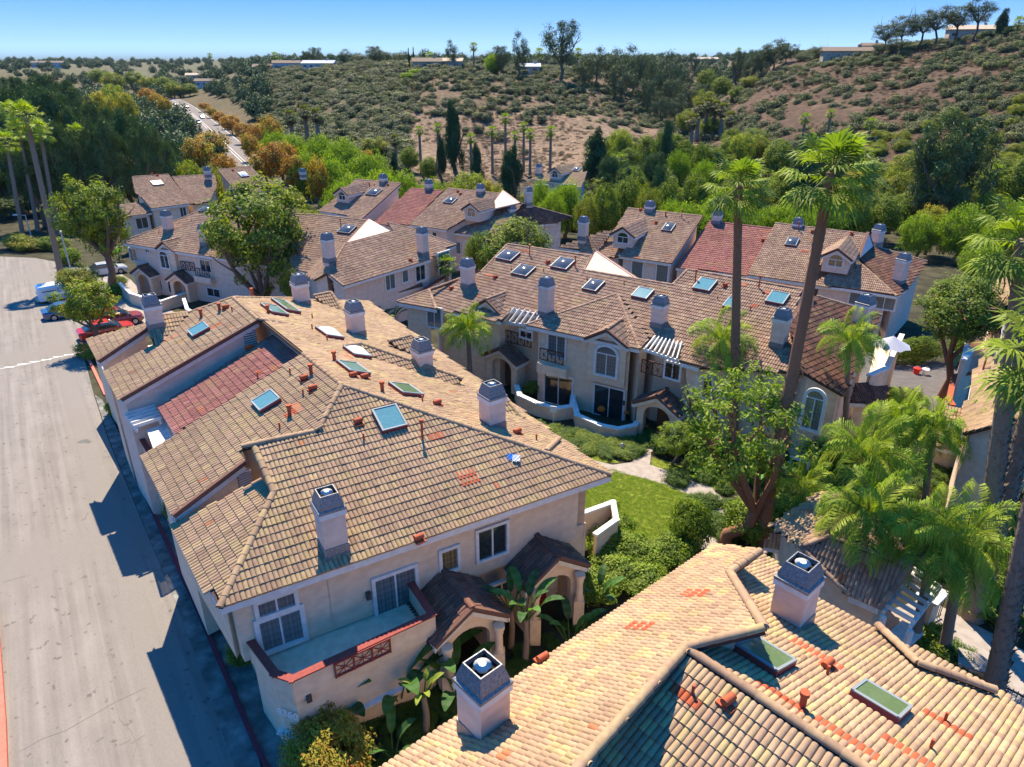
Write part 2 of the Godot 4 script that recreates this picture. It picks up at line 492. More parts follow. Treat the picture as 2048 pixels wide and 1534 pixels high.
func ridge(h: Node3D, pts: Array, kind := "tan", single := false, r := 0.115):
	# barrel tiles along a ridge, a hip or a rake
	var pal := palette(kind)
	var ts := []
	var cs := []
	for s in pts.size() - 1:
		var a: Vector3 = pts[s]
		var b: Vector3 = pts[s + 1]
		if a.y > b.y:
			var k := a; a = b; b = k
		var d := b - a
		var cnt := maxi(1, int(round(d.length() / 0.36)))
		var z := -d.normalized()
		var x := UP.cross(z).normalized()
		var y := z.cross(x)
		for i in cnt:
			var p := a + d * ((i + 0.5) / cnt) + y * rng.randf_range(0.02, 0.035)
			var t := Transform3D(Basis(x, (y + x * rng.randf_range(-0.05, 0.05)).normalized(), z).orthonormalized() * Basis.from_scale(Vector3(r / 0.115, r / 0.115, d.length() / cnt / 0.36)), p - O)
			ts.append(t); cs.append(tile_color(pal, 0.0) * Color(0.93, 0.93, 0.93))
	if single:
		var mats := []
		for i in 4:
			var m: StandardMaterial3D = M.tile.duplicate()
			m.vertex_color_use_as_albedo = false
			m.albedo_color = (cs[rng.randi() % cs.size()] as Color).linear_to_srgb()
			mats.append(m)
		var holder := part("ridge", ridge_bed(pts), M.deck, h)
		for i in ts.size(): part("ridge_tile", cap_mesh, mats[rng.randi() % 4], holder).transform = ts[i]
	else:
		multi("ridge_tiles", cap_mesh, ts, cs, M.tile, h)

func ridge_bed(pts: Array) -> ArrayMesh:
	var b := mb()
	for s in pts.size() - 1: b.bar(pts[s] - UP * 0.03, pts[s + 1] - UP * 0.03, 0.12, 0.1)
	return b.done()

func make_cap() -> ArrayMesh:
	var b := MB.new()
	var k := 7
	for i in k:
		var a0 := PI * i / k
		var a1 := PI * (i + 1) / k
		var f := func(a: float, z: float, s: float) -> Vector3: return Vector3(-cos(a) * 0.125 * s, sin(a) * 0.11 * s - 0.015, z)
		var n0 := Vector3(-cos(a0), sin(a0), 0)
		var n1 := Vector3(-cos(a1), sin(a1), 0)
		b.tri_s(f.call(a0, -0.2, 0.9), f.call(a1, 0.2, 1.06), f.call(a0, 0.2, 1.06), n0, n1, n0)
		b.tri_s(f.call(a0, -0.2, 0.9), f.call(a1, -0.2, 0.9), f.call(a1, 0.2, 1.06), n0, n1, n1)
		b.tri(f.call(a0, 0.2, 1.06), f.call(a1, 0.2, 1.06), Vector3(0, -0.015, 0.2))
		b.tri(f.call(a1, -0.2, 0.9), f.call(a0, -0.2, 0.9), Vector3(0, -0.015, -0.2))
	return b.done()

# ---------------------------------------------------------------- things on the roofs
func chimney(h: Node3D, p: Vector3, u: Vector3, top: float, w := 0.78, d := 0.78, wall := "stucco_pink"):
	# p on the roof, u along one side, top = height of the crown of the cap
	var x := Vector3(u.x, 0, u.z).normalized()
	var z := x.cross(UP)
	var b := mb()
	var y1 := top - 0.62
	b.box(Vector3(p.x, (p.y - 0.5 + y1) / 2.0, p.z), x * w / 2.0, UP * (y1 - p.y + 0.5) / 2.0, z * d / 2.0)
	var c := part("chimney", b.done(), M[wall], h)
	b = mb()
	b.box(Vector3(p.x, y1 - 0.06, p.z), x * (w / 2.0 + 0.045), UP * 0.09, z * (d / 2.0 + 0.045))
	part("collar", b.done(), M.trim, c)
	b = mb()
	b.box(Vector3(p.x, p.y + 0.03, p.z), x * (w / 2.0 + 0.025), UP * 0.22, z * (d / 2.0 + 0.025))
	part("flashing", b.done(), M.galvanised, c)
	# the metal cap: flared skirt, sloping hood with an open top, dark throat and a round lid
	b = mb()
	var ring := func(s: float, y: float) -> Array:
		return [Vector3(p.x, y, p.z) + x * (w * s) + z * (d * s), Vector3(p.x, y, p.z) - x * (w * s) + z * (d * s), Vector3(p.x, y, p.z) - x * (w * s) - z * (d * s), Vector3(p.x, y, p.z) + x * (w * s) - z * (d * s)]
	var rs := [ring.call(0.56, y1 + 0.03), ring.call(0.57, y1 + 0.12), ring.call(0.50, y1 + 0.15), ring.call(0.50, y1 + 0.24), ring.call(0.37, y1 + 0.60), ring.call(0.335, y1 + 0.60), ring.call(0.36, y1 + 0.42)]
	var inside := Vector3(p.x, y1 + 0.3, p.z)
	for i in rs.size() - 1:
		for k in 4:
			b.face(rs[i][k], rs[i][(k + 1) % 4], rs[i + 1][(k + 1) % 4], rs[i + 1][k], inside)
	part("cap", b.done(), M.galvanised, c)
	b = mb()
	var f: Array = ring.call(0.35, y1 + 0.44)
	b.quad(f[0], f[1], f[2], f[3])
	part("throat", b.done(), M.soot, c)
	b = mb()
	b.tube([Vector3(p.x, y1 + 0.4, p.z), Vector3(p.x, y1 + 0.56, p.z), Vector3(p.x, y1 + 0.565, p.z), Vector3(p.x, y1 + 0.6, p.z)], [w * 0.16, w * 0.16, w * 0.24, w * 0.1], 14)
	part("flue_lid", b.done(), M.cap_white, c)

func skylight(h: Node3D, p: Vector3, c: Vector3, g: Vector3, w: float, l: float, glass: String, dome := false):
	var n := g.cross(c).normalized()
	if n.y < 0.0: n = -n
	var b := mb()
	b.box(p + n * 0.07, c * w / 2.0, n * 0.13, g * l / 2.0)
	var s := part("skylight", b.done(), M.red_paint, h)
	b = mb()
	for k in [-1, 1]:
		b.bar(p + n * 0.22 + c * k * (w / 2.0 - 0.03) - g * l / 2.0, p + n * 0.22 + c * k * (w / 2.0 - 0.03) + g * l / 2.0, 0.07, 0.05)
		b.bar(p + n * 0.22 + g * k * (l / 2.0 - 0.03) - c * (w / 2.0 - 0.065), p + n * 0.22 + g * k * (l / 2.0 - 0.03) + c * (w / 2.0 - 0.065), 0.07, 0.045)
	part("frame", b.done(), M.sky_frame, s)
	b = mb()
	if dome:
		var k := 8
		var f := func(i: int, j: int) -> Vector3:
			var a := 2.0 * i / k - 1.0
			var e := 2.0 * j / k - 1.0
			return p + c * a * w * 0.45 + g * e * l * 0.45 + n * (0.21 + 0.24 * pow((1.0 - a * a) * (1.0 - e * e), 0.6))
		var nn := func(i: int, j: int) -> Vector3:
			var a := 2.0 * i / k - 1.0
			var e := 2.0 * j / k - 1.0
			return (n + c * a * 0.6 + g * e * 0.6).normalized()
		for i in k:
			for j in k:
				b.tri_s(f.call(i, j), f.call(i + 1, j), f.call(i + 1, j + 1), nn.call(i, j), nn.call(i + 1, j), nn.call(i + 1, j + 1))
				b.tri_s(f.call(i, j), f.call(i + 1, j + 1), f.call(i, j + 1), nn.call(i, j), nn.call(i + 1, j + 1), nn.call(i, j + 1))
		part("dome", b.done(), M[glass], s)
	else:
		b.box(p + n * 0.215, c * (w / 2.0 - 0.06), n * 0.008, g * (l / 2.0 - 0.06))
		part("pane", b.done(), M[glass], s)

func vent(h: Node3D, p: Vector3, kind := 0):
	var b := mb()
	if kind == 0:       # a thin stack
		b.tube([p - UP * 0.1, p + UP * 0.32], [0.035, 0.035], 8)
	elif kind == 1:     # a wide stack with a rain collar
		b.tube([p - UP * 0.1, p + UP * 0.4, p + UP * 0.4, p + UP * 0.5], [0.075, 0.075, 0.105, 0.105], 10)
	elif kind == 2:     # a hooded tile vent
		var x := Vector3(0.8, 0.0, -0.6)
		b.box(p + UP * 0.06, x * 0.17, UP * 0.025, x.cross(UP) * 0.2)
		b.tube([p - UP * 0.05, p + UP * 0.18], [0.075, 0.075], 8)
		b.tube([p + UP * 0.2 - x * 0.16, p + UP * 0.2 + x * 0.16], [0.1, 0.1], 9)
	else:               # a tall plumbing stack
		b.tube([p - UP * 0.1, p + UP * 0.75, p + UP * 0.75, p + UP * 0.88], [0.045, 0.045, 0.08, 0.08], 8)
	part("vent_pipe", b.done(), M.terracotta, h)

func new_tiles(h: Node3D, p: Vector3, c: Vector3, g: Vector3, across: int, down := 1):
	# a patch of bright replacement tiles, each lifted a little over the old ones
	var n := g.cross(c).normalized()
	if n.y < 0.0: n = -n
	for i in across:
		for j in down:
			var q := p + c * (i - (across - 1) / 2.0) * 0.15 + g * j * 0.325 + n * 0.012
			part("replacement_tile", tile_mesh, M.terracotta, h).transform = Transform3D(Basis(n.cross(g).normalized(), n, g), q - O)

# ---------------------------------------------------------------- walls and openings
func window(h: Node3D, bl: Vector3, u: Vector3, w: float, ht: float, cols := 2, glass := "glass_dark", arch := 0.0, transom := 0.0, trim := 0.12, called := "window"):
	# bl: lower left corner of the opening on the wall, u: along the wall to the right as seen from outside
	var n := u.cross(UP).normalized()
	var f := mb()
	var t := trim
	var z := n * 0.035
	f.box(bl + u * (w / 2.0) - UP * t / 2.0 + z, u * (w / 2.0 + t), UP * t / 2.0, n * 0.065)
	for k in [0, 1]:
		f.box(bl + u * (w * k + (t / 2.0) * (2 * k - 1)) + UP * ht / 2.0 + z, u * t / 2.0, UP * ht / 2.0, n * 0.06)
	if arch > 0.0:
		var m := 12
		for i in m:
			var a0 := PI * i / m
			var a1 := PI * (i + 1) / m
			var q := func(a: float, s: float) -> Vector3: return bl + u * (w / 2.0 - cos(a) * (w / 2.0 + s)) + UP * (ht + sin(a) * (arch + s))
			var p0: Vector3 = q.call(a0, 0.0) + n * 0.095
			var p1: Vector3 = q.call(a1, 0.0) + n * 0.095
			var p2: Vector3 = q.call(a1, t) + n * 0.095
			var p3: Vector3 = q.call(a0, t) + n * 0.095
			f.face(p0, p1, p2, p3, p0 - n)
			f.face(p3, p2, p2 - n * 0.1, p3 - n * 0.1, bl + u * w / 2.0)
	else:
		f.box(bl + u * (w / 2.0) + UP * (ht + t / 2.0) + z, u * (w / 2.0 + t), UP * t / 2.0, n * 0.065)
	var wn := part(called, f.done(), M.trim, h)
	var bars := mb()
	for i in range(1, cols):
		bars.box(bl + u * (w * i / cols) + UP * ht / 2.0 + n * 0.03, u * 0.03, UP * ht / 2.0, n * 0.025)
	if transom > 0.0:
		bars.box(bl + u * w / 2.0 + UP * transom + n * 0.03, u * w / 2.0, UP * 0.04, n * 0.027)
	if arch > 0.0:
		bars.box(bl + u * w / 2.0 + UP * ht + n * 0.03, u * w / 2.0, UP * 0.03, n * 0.028)
	if bars.v.size(): part("mullion", bars.done(), M.trim, wn)
	for i in cols:
		var g := mb()
		var c := bl + u * (w * (i + 0.5) / cols) + UP * ht / 2.0 + n * 0.012
		var tilt := n * rng.randf_range(-0.004, 0.004)
		g.box(c, u * (w / cols / 2.0 - 0.01) + tilt, UP * ht / 2.0, n * 0.006)
		part("pane", g.done(), M[glass], wn)
	if arch > 0.0:
		var g := mb()
		for i in 10:
			var a0 := PI * i / 10
			var a1 := PI * (i + 1) / 10
			var e := bl + u * w / 2.0 + UP * ht + n * 0.018
			g.tri(e, e - u * cos(a0) * w / 2.0 + UP * sin(a0) * arch, e - u * cos(a1) * w / 2.0 + UP * sin(a1) * arch)
		part("fanlight", g.done(), M[glass], wn)

func block(h: Node3D, called: String, foot: Array, y0: float, y1: float, material: String) -> MeshInstance3D:
	var f := PackedVector2Array()
	for p in foot: f.append(Vector2(p.x, p.z))
	var b := mb()
	b.prism(f, y0, func(_x, _z): return y1)
	return part(called, b.done(), M[material], h)

func low_wall(h: Node3D, pts: Array, y0: float, y1: float, cap := "trim", thick := 0.16, called := "patio_wall", cap_h := 0.12):
	var b := mb()
	var c := mb()
	for i in pts.size() - 1:
		var a: Vector3 = pts[i]
		var d: Vector3 = pts[i + 1]
		a.y = 0; d.y = 0
		var e := (d - a).normalized() * thick * 0.5
		b.box((a + d) / 2.0 + UP * (y0 + y1) / 2.0, (d - a) / 2.0 + e * 0.9, UP * (y1 - y0) / 2.0, e.cross(UP) * (1.0 - 0.02 * (i % 2)))
		c.box((a + d) / 2.0 + UP * (y1 + cap_h / 2.0), (d - a) / 2.0 + e * 1.5, UP * (cap_h / 2.0 + 0.002 * (i % 2)), e.cross(UP) * 1.6)
	var w := part(called, b.done(), M.stucco, h)
	part("coping", c.done(), M[cap], w)

func railing(h: Node3D, a: Vector3, b: Vector3, ht := 0.95, material := "iron"):
	# top and bottom rail, uprights and a crossed pattern between them
	var m := mb()
	var d := b - a
	var k := maxi(2, int(d.length() / 0.55))
	m.bar(a + UP * ht, b + UP * ht, 0.07, 0.06)
	m.bar(a + UP * 0.08, b + UP * 0.08, 0.05, 0.05)
	for i in k + 1:
		var p := a + d * i / k
		m.bar(p + UP * 0.03, p + UP * ht, 0.045, 0.045, d)
	var r := part("railing", m.done(), M[material], h)
	m = mb()
	for i in k:
		var p := a + d * i / k
		var q := a + d * (i + 1) / k
		m.bar(p + UP * 0.1, q + UP * (ht - 0.05), 0.025, 0.025)
		m.bar(q + UP * 0.1, p + UP * (ht - 0.05), 0.024, 0.024)
		m.bar((p + q) / 2.0 + UP * 0.1, (p + q) / 2.0 + UP * (ht - 0.05), 0.022, 0.022, d)
		m.bar(p + UP * ht * 0.52, q + UP * ht * 0.52, 0.02, 0.02)
	part("lattice", m.done(), M[material], r)

func pergola(h: Node3D, a: Vector3, b: Vector3, c: Vector3, d: Vector3, k: int):
	# slats from the edge a-b to the edge d-c, on two beams
	var m := mb()
	m.bar(a, b, 0.1, 0.18); m.bar(d, c, 0.1, 0.18)
	var p := part("pergola", m.done(), M.trim, h)
	for i in k:
		var t := (i + 0.5) / k
		m = mb()
		var s := a.lerp(b, t) + UP * 0.16
		var e := d.lerp(c, t) + UP * 0.16
		m.bar(s - (e - s) * 0.06, e + (e - s) * 0.08, 0.07, 0.16)
		part("slat", m.done(), M.trim, p)

func porch(h: Node3D, p: Vector3, u: Vector3, w: float, depth: float, eave: float, rise: float, y0: float, kind := "dark", door := "door_wood"):
	# a gabled porch in front of a wall: p under the ridge on the wall at y0, u along the wall to the right seen from outside
	var n := u.cross(UP).normalized()
	var e := Vector3(p.x, eave, p.z)
	var ov := 0.25
	var f := e + n * depth
	var top := UP * rise
	for s in [-1, 1]:
		var lowb: Vector3 = e + u * s * (w / 2.0 + ov) - UP * ov * rise / (w / 2.0)
		var lowf: Vector3 = lowb + n * (depth + ov)
		roof(h, [lowb, lowf, e + top + n * (depth + ov), e + top], y0, kind, -1.0, "stucco", {"rakes": [1]})
	ridge(h, [e + top, f + top + n * ov], kind)
	# front with an arched opening
	var b := mb()
	var r := w * 0.33
	var spring := y0 + minf(1.75, eave - y0 - r * 0.9)
	var k := 10
	for zz in [0.0, 0.22]:
		var q: Vector3 = f - n * zz
		var back: Vector3 = q - n * 0.3 if zz == 0.0 else q + n * 0.3
		var prev_i: Vector3 = q - u * r + UP * (spring - eave)
		b.face(q - u * w / 2.0 + UP * (y0 - eave), q - u * r + UP * (y0 - eave), prev_i, q - u * w / 2.0 + UP * (spring - eave), back)
		b.face(q + u * w / 2.0 + UP * (y0 - eave), q + u * r + UP * (y0 - eave), q + u * r + UP * (spring - eave), q + u * w / 2.0 + UP * (spring - eave), back)
		for i in k:
			var a0 := PI * i / k
			var a1 := PI * (i + 1) / k
			var i0: Vector3 = q - u * cos(a0) * r + UP * (spring - eave + sin(a0) * r * 0.8)
			var i1: Vector3 = q - u * cos(a1) * r + UP * (spring - eave + sin(a1) * r * 0.8)
			var roof_at := func(x: float) -> Vector3: return q + u * x + UP * (rise * (1.0 - absf(x) / (w / 2.0)) - 0.16)
			var x0 := -cos(a0) * w / 2.0
			var x1 := -cos(a1) * w / 2.0
			b.face(i0, i1, roof_at.call(x1), roof_at.call(x0), back)
			if i == 0: b.face(q - u * w / 2.0 + UP * (spring - eave), i0, i0, roof_at.call(x0), back)
			if i == k - 1: b.face(q + u * w / 2.0 + UP * (spring - eave), i1, i1, roof_at.call(x1), back)
			if zz == 0.0: b.face(i0, i1, i1 - n * 0.22, i0 - n * 0.22, q + UP * 3.0)
	for s in [-1, 1]:
		b.face(f + u * s * r + UP * (y0 - eave), f + u * s * r + UP * (spring - eave), f + u * s * r - n * 0.22 + UP * (spring - eave), f + u * s * r - n * 0.22 + UP * (y0 - eave), f + u * s * w)
		b.box(e + u * s * (w / 2.0 - 0.06) + n * depth / 2.0 + UP * ((y0 - eave) / 2.0 - 0.1), u * 0.06, UP * ((eave - y0) / 2.0 - 0.1), n * (depth / 2.0 - 0.01))
	part("porch_arch", b.done(), M.stucco, h)
	b = mb()
	for s in [-1, 1]:
		b.bar(f + n * 0.05 + u * s * (w / 2.0 + ov) + UP * (-ov * rise / (w / 2.0) - 0.14), f + n * 0.05 + top - UP * 0.14, 0.12, 0.2, n)
	part("porch_trim", b.done(), M.trim, h)
	b = mb()
	b.box(Vector3(p.x, y0 + 1.02, p.z) + n * 0.04, u * 0.46, UP * 1.02, n * 0.03)
	part("door", b.done(), M[door], h)

# ---------------------------------------------------------------- plants
func leaf(b: MB, p: Vector3, d: Vector3, up: Vector3, l: float, w: float):
	# a bent diamond
	var s := d.cross(up).normalized() * w * 0.5
	var m := p + d * l * 0.5 + up * l * 0.08
	var t := p + d * l
	b.tri(p, m - s, t)
	b.tri(p, t, m + s)

func rand_dir() -> Vector3:
	var z := rng.randf_range(-1, 1)
	var a := rng.randf() * TAU
	return Vector3(cos(a) * sqrt(1 - z * z), z, sin(a) * sqrt(1 - z * z))

func mixcol(pal: Array) -> Color:
	var p: Vector3 = pal[rng.randi() % pal.size()] * rng.randf_range(0.8, 1.2)
	return Color(p.x, p.y, p.z)

# a broad crown in a unit box: radius about 1 and height 2 centred on the origin
func crown_blob(clumps: int, per: int, ll: float, lw: float, pal: Array, flat := 0.85, clump_r := 0.34, shell := 0.55, droop := 0.0, cone := 0.0, lobed := 0.8) -> ArrayMesh:
	var b := MB.new()
	var lobes := []
	for i in 9: lobes.append((rand_dir() + UP * 0.25).normalized())
	for i in clumps:
		var d := rand_dir()
		var near := 0.0
		for q in lobes: near = maxf(near, d.dot(q))
		var rr := pow(rng.randf_range(shell * shell * shell, 1.0), 0.333) * 0.9 * lerpf(1.0, 0.62 + 0.38 * pow(maxf(near, 0.0), 2.5), lobed)
		var q := d * rr
		q.y *= flat
		if cone > 0.0:
			var k := 1.0 - cone * (q.y / flat * 0.5 + 0.5)
			q.x *= k; q.z *= k
		var cr := clump_r * rng.randf_range(0.6, 1.25)
		var base := mixcol(pal)
		for j in per:
			var e := rand_dir()
			var p := q + e * cr * pow(rng.randf(), 0.45) * Vector3(1, 0.75, 1)
			var nrm := (e + d * 0.6 + UP * 0.7 + rand_dir() * 0.8).normalized()
			var dir := nrm.cross(rand_dir()).normalized()
			dir = (dir - UP * droop).normalized()
			b.col = base.lerp(mixcol(pal), 0.5)
			leaf(b, p, dir, nrm, ll * rng.randf_range(0.6, 1.3), lw * rng.randf_range(0.6, 1.3))
	return b.done()

func limbs(h: float, r: float, crown_y: float, crown_r: float, n: int, fork: float, lean := 0.0) -> ArrayMesh:
	# trunk from the ground that forks and reaches into the crown
	var b := MB.new()
	var f := Vector3(rng.randf_range(-0.1, 0.1) * h + lean, h * fork, rng.randf_range(-0.1, 0.1) * h)
	b.tube([Vector3(0, -0.3, 0), Vector3(0, 0.05 * h, 0), f * 0.5 + Vector3(0.03, 0, 0.02) * h, f], [r * 1.5, r * 1.1, r * 0.95, r * 0.85], 9)
	for i in n:
		var a := TAU * i / n + rng.randf_range(-0.4, 0.4)
		var t := Vector3(cos(a) * crown_r * rng.randf_range(0.4, 0.8), crown_y + rng.randf_range(-0.1, 0.55) * crown_r, sin(a) * crown_r * rng.randf_range(0.4, 0.8))
		var m := f.lerp(t, 0.45) + Vector3(cos(a), -0.2, sin(a)) * crown_r * 0.12
		b.tube([f - UP * 0.05 * h, m, t], [r * 0.62, r * 0.4, r * 0.12], 6)
		for k in 3:
			var t2 := m.lerp(t, rng.randf_range(0.1, 0.7))
			var e := t2 + (rand_dir() + UP * 0.6) * crown_r * 0.4
			b.tube([t2, t2.lerp(e, 0.5) + rand_dir() * 0.05 * crown_r, e], [r * 0.24, r * 0.16, r * 0.05], 5)
	return b.done()

func tree(called: String, label: String, group: String, at: Vector3, height: float, width: float, crown: String, trunk := "bark", low := 0.3, stems := 5, turn := 0.0, fork := 0.32, category := "tree", lean := 0.0) -> Node3D:
	# low: how far up the crown begins, as a share of the height
	var t := thing(called, label, category, at, group)
	var ch := height * (1.0 - low)
	var cy := height * low + ch / 2.0
	part("trunk", limbs(height, maxf(0.09, height * 0.028), cy, width / 2.0, stems, fork, lean), M[trunk], t)
	var pr: Array = protos[crown]
	var c := part("crown", pr[turn_pick(pr)], M[pr[0]], t)
	c.transform = Transform3D(Basis(UP, turn) * Basis.from_scale(Vector3(width / 2.0, ch / 2.0 / 0.92, width / 2.0)), Vector3(lean, cy, 0))
	return t

func ordinal(i: int) -> String:
	var small := ["first", "second", "third", "fourth", "fifth", "sixth", "seventh", "eighth", "ninth", "tenth", "eleventh", "twelfth", "thirteenth", "fourteenth", "fifteenth", "sixteenth", "seventeenth", "eighteenth", "nineteenth"]
	if i < 19: return small[i]
	var tens := ["twent", "thirt", "fort", "fift"]
	var t := (i + 1) / 10 - 2
	return tens[t] + "ieth" if (i + 1) % 10 == 0 else tens[t] + "y-" + small[(i + 1) % 10 - 1]

func trees(called: String, label: String, group: String, crown: String, trunk: String, low: float, stems: int, fork: float, spots: Array):
	spots.sort_custom(func(a, b): return a[0].x / -a[0].z < b[0].x / -b[0].z)
	for i in spots.size():
		var s: Array = spots[i]
		tree(called, label if spots.size() == 1 else "%s, %s from the left" % [label, ordinal(i)], group, s[0], s[1], s[2], crown, trunk, low, stems, rng.randf() * TAU, fork)

func turn_pick(pr: Array) -> int: return 1 + rng.randi() % (pr.size() - 1)

func again(o: Node3D, label: String, at: Vector3, s: Vector3, turn: float) -> Node3D:
	var base: String = String(o.name).rstrip("0123456789").trim_suffix("_")
	var c: Node3D = o.duplicate()
	c.name = numbered(base)
	add_child(c)
	c.transform = Transform3D(Basis(UP, turn) * Basis.from_scale(s), at)
	if label: c.set_meta("label", label)
	return c

func palm_trunk(a: Vector3, b: Vector3, r0: float, r1: float, bow := Vector3.ZERO) -> ArrayMesh:
	var m := MB.new()
	var pts := []
	var rad := []
	var k := 22
	for i in k + 1:
		var t := float(i) / k
		pts.append(a.lerp(b, t) + bow * 4.0 * t * (1.0 - t))
		var r := lerpf(r0, r1, t) * (1.0 + 0.35 * exp(-t * 14.0)) * (1.0 + 0.06 * (i % 2))
		rad.append(r)
	m.tube(pts, rad, 10)
	return m.done()

func leaf_bases(b: Vector3, r0: float, r1: float, n: int, bow: Vector3, upto: float) -> ArrayMesh:
	# the stubs of shed leaves, winding up the trunk
	var m := MB.new()
	for i in n:
		var t := upto * (i + 0.5) / n
		var p := b * t + bow * 4.0 * t * (1.0 - t)
		var an := i * 2.399 + rng.randf_range(-0.2, 0.2)
		var d := Vector3(cos(an), 0, sin(an))
		var s := Vector3(-d.z, 0, d.x)
		var r := lerpf(r0, r1, t)
		var w := rng.randf_range(0.09, 0.14)
		var q := p + d * r * 0.9
		var tip := p + d * (r + rng.randf_range(0.05, 0.13)) + UP * rng.randf_range(0.16, 0.3)
		m.tri(q - s * w, tip, q + s * w)
		m.tri(q - s * w - UP * 0.1, tip - d * 0.02, q - s * w)
		m.tri(q + s * w, tip - d * 0.02, q + s * w - UP * 0.1)
		m.tri(q - s * w, q + s * w, tip - d * 0.1 - UP * 0.02)
	return m.done()

# crown of a fan palm: stiff fans on stalks, the lowest hanging
func fan_crown(n: int, rad: float, blades: int, pal: Array, skirt := 0.25, wind := Vector3.ZERO) -> ArrayMesh:
	var b := MB.new()
	for i in n:
		var t := float(i) / n
		var el := lerpf(1.35, -0.75 - skirt, pow(t, 0.9)) + rng.randf_range(-0.15, 0.15)
		var an := i * 2.399 + rng.randf_range(-0.25, 0.25)
		var d := (Vector3(cos(an) * cos(el), sin(el), sin(an) * cos(el)) + wind * rng.randf_range(0.4, 1.0)).normalized()
		var stalk := rad * rng.randf_range(0.42, 0.56)
		var hub := d * stalk - UP * 0.06 * rad
		var side := d.cross(UP).normalized()
		if side.length() < 0.5: side = Vector3.RIGHT
		var nm := side.cross(d).normalized()
		b.col = Color(0.16, 0.17, 0.05)
		b.bar(Vector3.ZERO, hub, 0.03, 0.02)
		var c := mixcol(pal)
		for j in blades:
			var s := (float(j) / (blades - 1) - 0.5) * 3.3
			var dir := (d * cos(s) + side * sin(s)).normalized()
			var l := rad * rng.randf_range(0.42, 0.56) * (1.0 - 0.12 * absf(s))
			var w := l * 3.3 / blades * 0.62
			var tw := nm * (0.06 if j % 2 else -0.04) * l
			var m := hub + dir * l * 0.6 + tw
			var e := hub + dir * l - UP * l * (0.14 + 0.2 * rng.randf()) + wind * l * 0.35
			var sd := dir.cross(nm).normalized() * w * 0.5
			b.col = c.lerp(mixcol(pal), 0.35)
			b.tri(hub, m - sd, m + sd)
			b.tri(m - sd, e, m + sd)
	return b.done()

# crown of a feather palm: arching ribs with hanging leaflets
func feather_crown(n: int, rad: float, leaflets: int, pal: Array, wind := Vector3.ZERO, upright := 0.0) -> ArrayMesh:
	var b := MB.new()
	for i in n:
		var t := float(i) / n
		var el := lerpf(1.4, 0.05 + upright, t) + rng.randf_range(-0.12, 0.12)
		var an := i * 2.399 + rng.randf_range(-0.3, 0.3)
		var d := (Vector3(cos(an) * cos(el), sin(el), sin(an) * cos(el)) + wind * 0.5).normalized()
		var l := rad * rng.randf_range(0.9, 1.25)
		var pts := []
		var p := Vector3(0, 0.05, 0)
		var v := d
		var k := 9
		for s in k + 1:
			pts.append(p)
			p += v * l / k
			v = (v - UP * (0.10 + 0.035 * s) * (1.0 - upright * 0.4) + wind * 0.09).normalized()
		b.col = Color(0.2, 0.19, 0.05)
		var rr := []
		for s in k + 1: rr.append(lerpf(0.03, 0.006, float(s) / k))
		b.tube(pts, rr, 4)
		var c := mixcol(pal)
		for j in leaflets:
			var f := 0.12 + 0.88 * (j + 0.5) / leaflets
			var seg := minf(f * k, k - 0.01)
			var q: Vector3 = (pts[int(seg)] as Vector3).lerp(pts[int(seg) + 1], seg - int(seg))
			var ax: Vector3 = (pts[int(seg) + 1] - pts[int(seg)]).normalized()
			var sd := ax.cross(UP).normalized()
			var ll := rad * 0.42 * (0.45 + 0.9 * sin(PI * (0.15 + 0.8 * f))) * rng.randf_range(0.8, 1.1)
			for s in [-1, 1]:
				var e: Vector3 = (sd * s * 0.75 + ax * 0.55 + UP * rng.randf_range(-0.1, 0.35) + wind * 0.4).normalized()
				var m := q + e * ll * 0.5
				var tip := q + e * ll * 0.8 - UP * ll * (0.45 + 0.25 * rng.randf()) + wind * ll * 0.3
				var w := e.cross(ax).cross(e).normalized() * 0.017 * rad / 2.0
				b.col = c.lerp(mixcol(pal), 0.4)
				b.tri(q - w * 0.6, m - w, m + w)
				b.tri(m - w, tip, m + w)
	return b.done()

func palm(called: String, label: String, group: String, base: Vector3, top: Vector3, r0: float, r1: float, crown: String, s := 1.0, boots := 0, bark := "bark_palm", bow := Vector3.ZERO) -> Node3D:
	var t := thing(called, label, "palm tree", base, group)
	part("trunk", palm_trunk(Vector3(0, -0.2, 0), top - base, r0, r1, bow), M[bark], t)
	if boots > 0: part("old_leaf_bases", leaf_bases(top - base, r0, r1, boots, bow, 1.0 if boots > 300 else 0.52), M.bark_palm, t)
	var pr: Array = protos[crown]
	var c := part("crown", pr[turn_pick(pr)], M[pr[0]], t)
	c.transform = Transform3D(Basis.from_scale(Vector3.ONE * s), top - base)
	return t

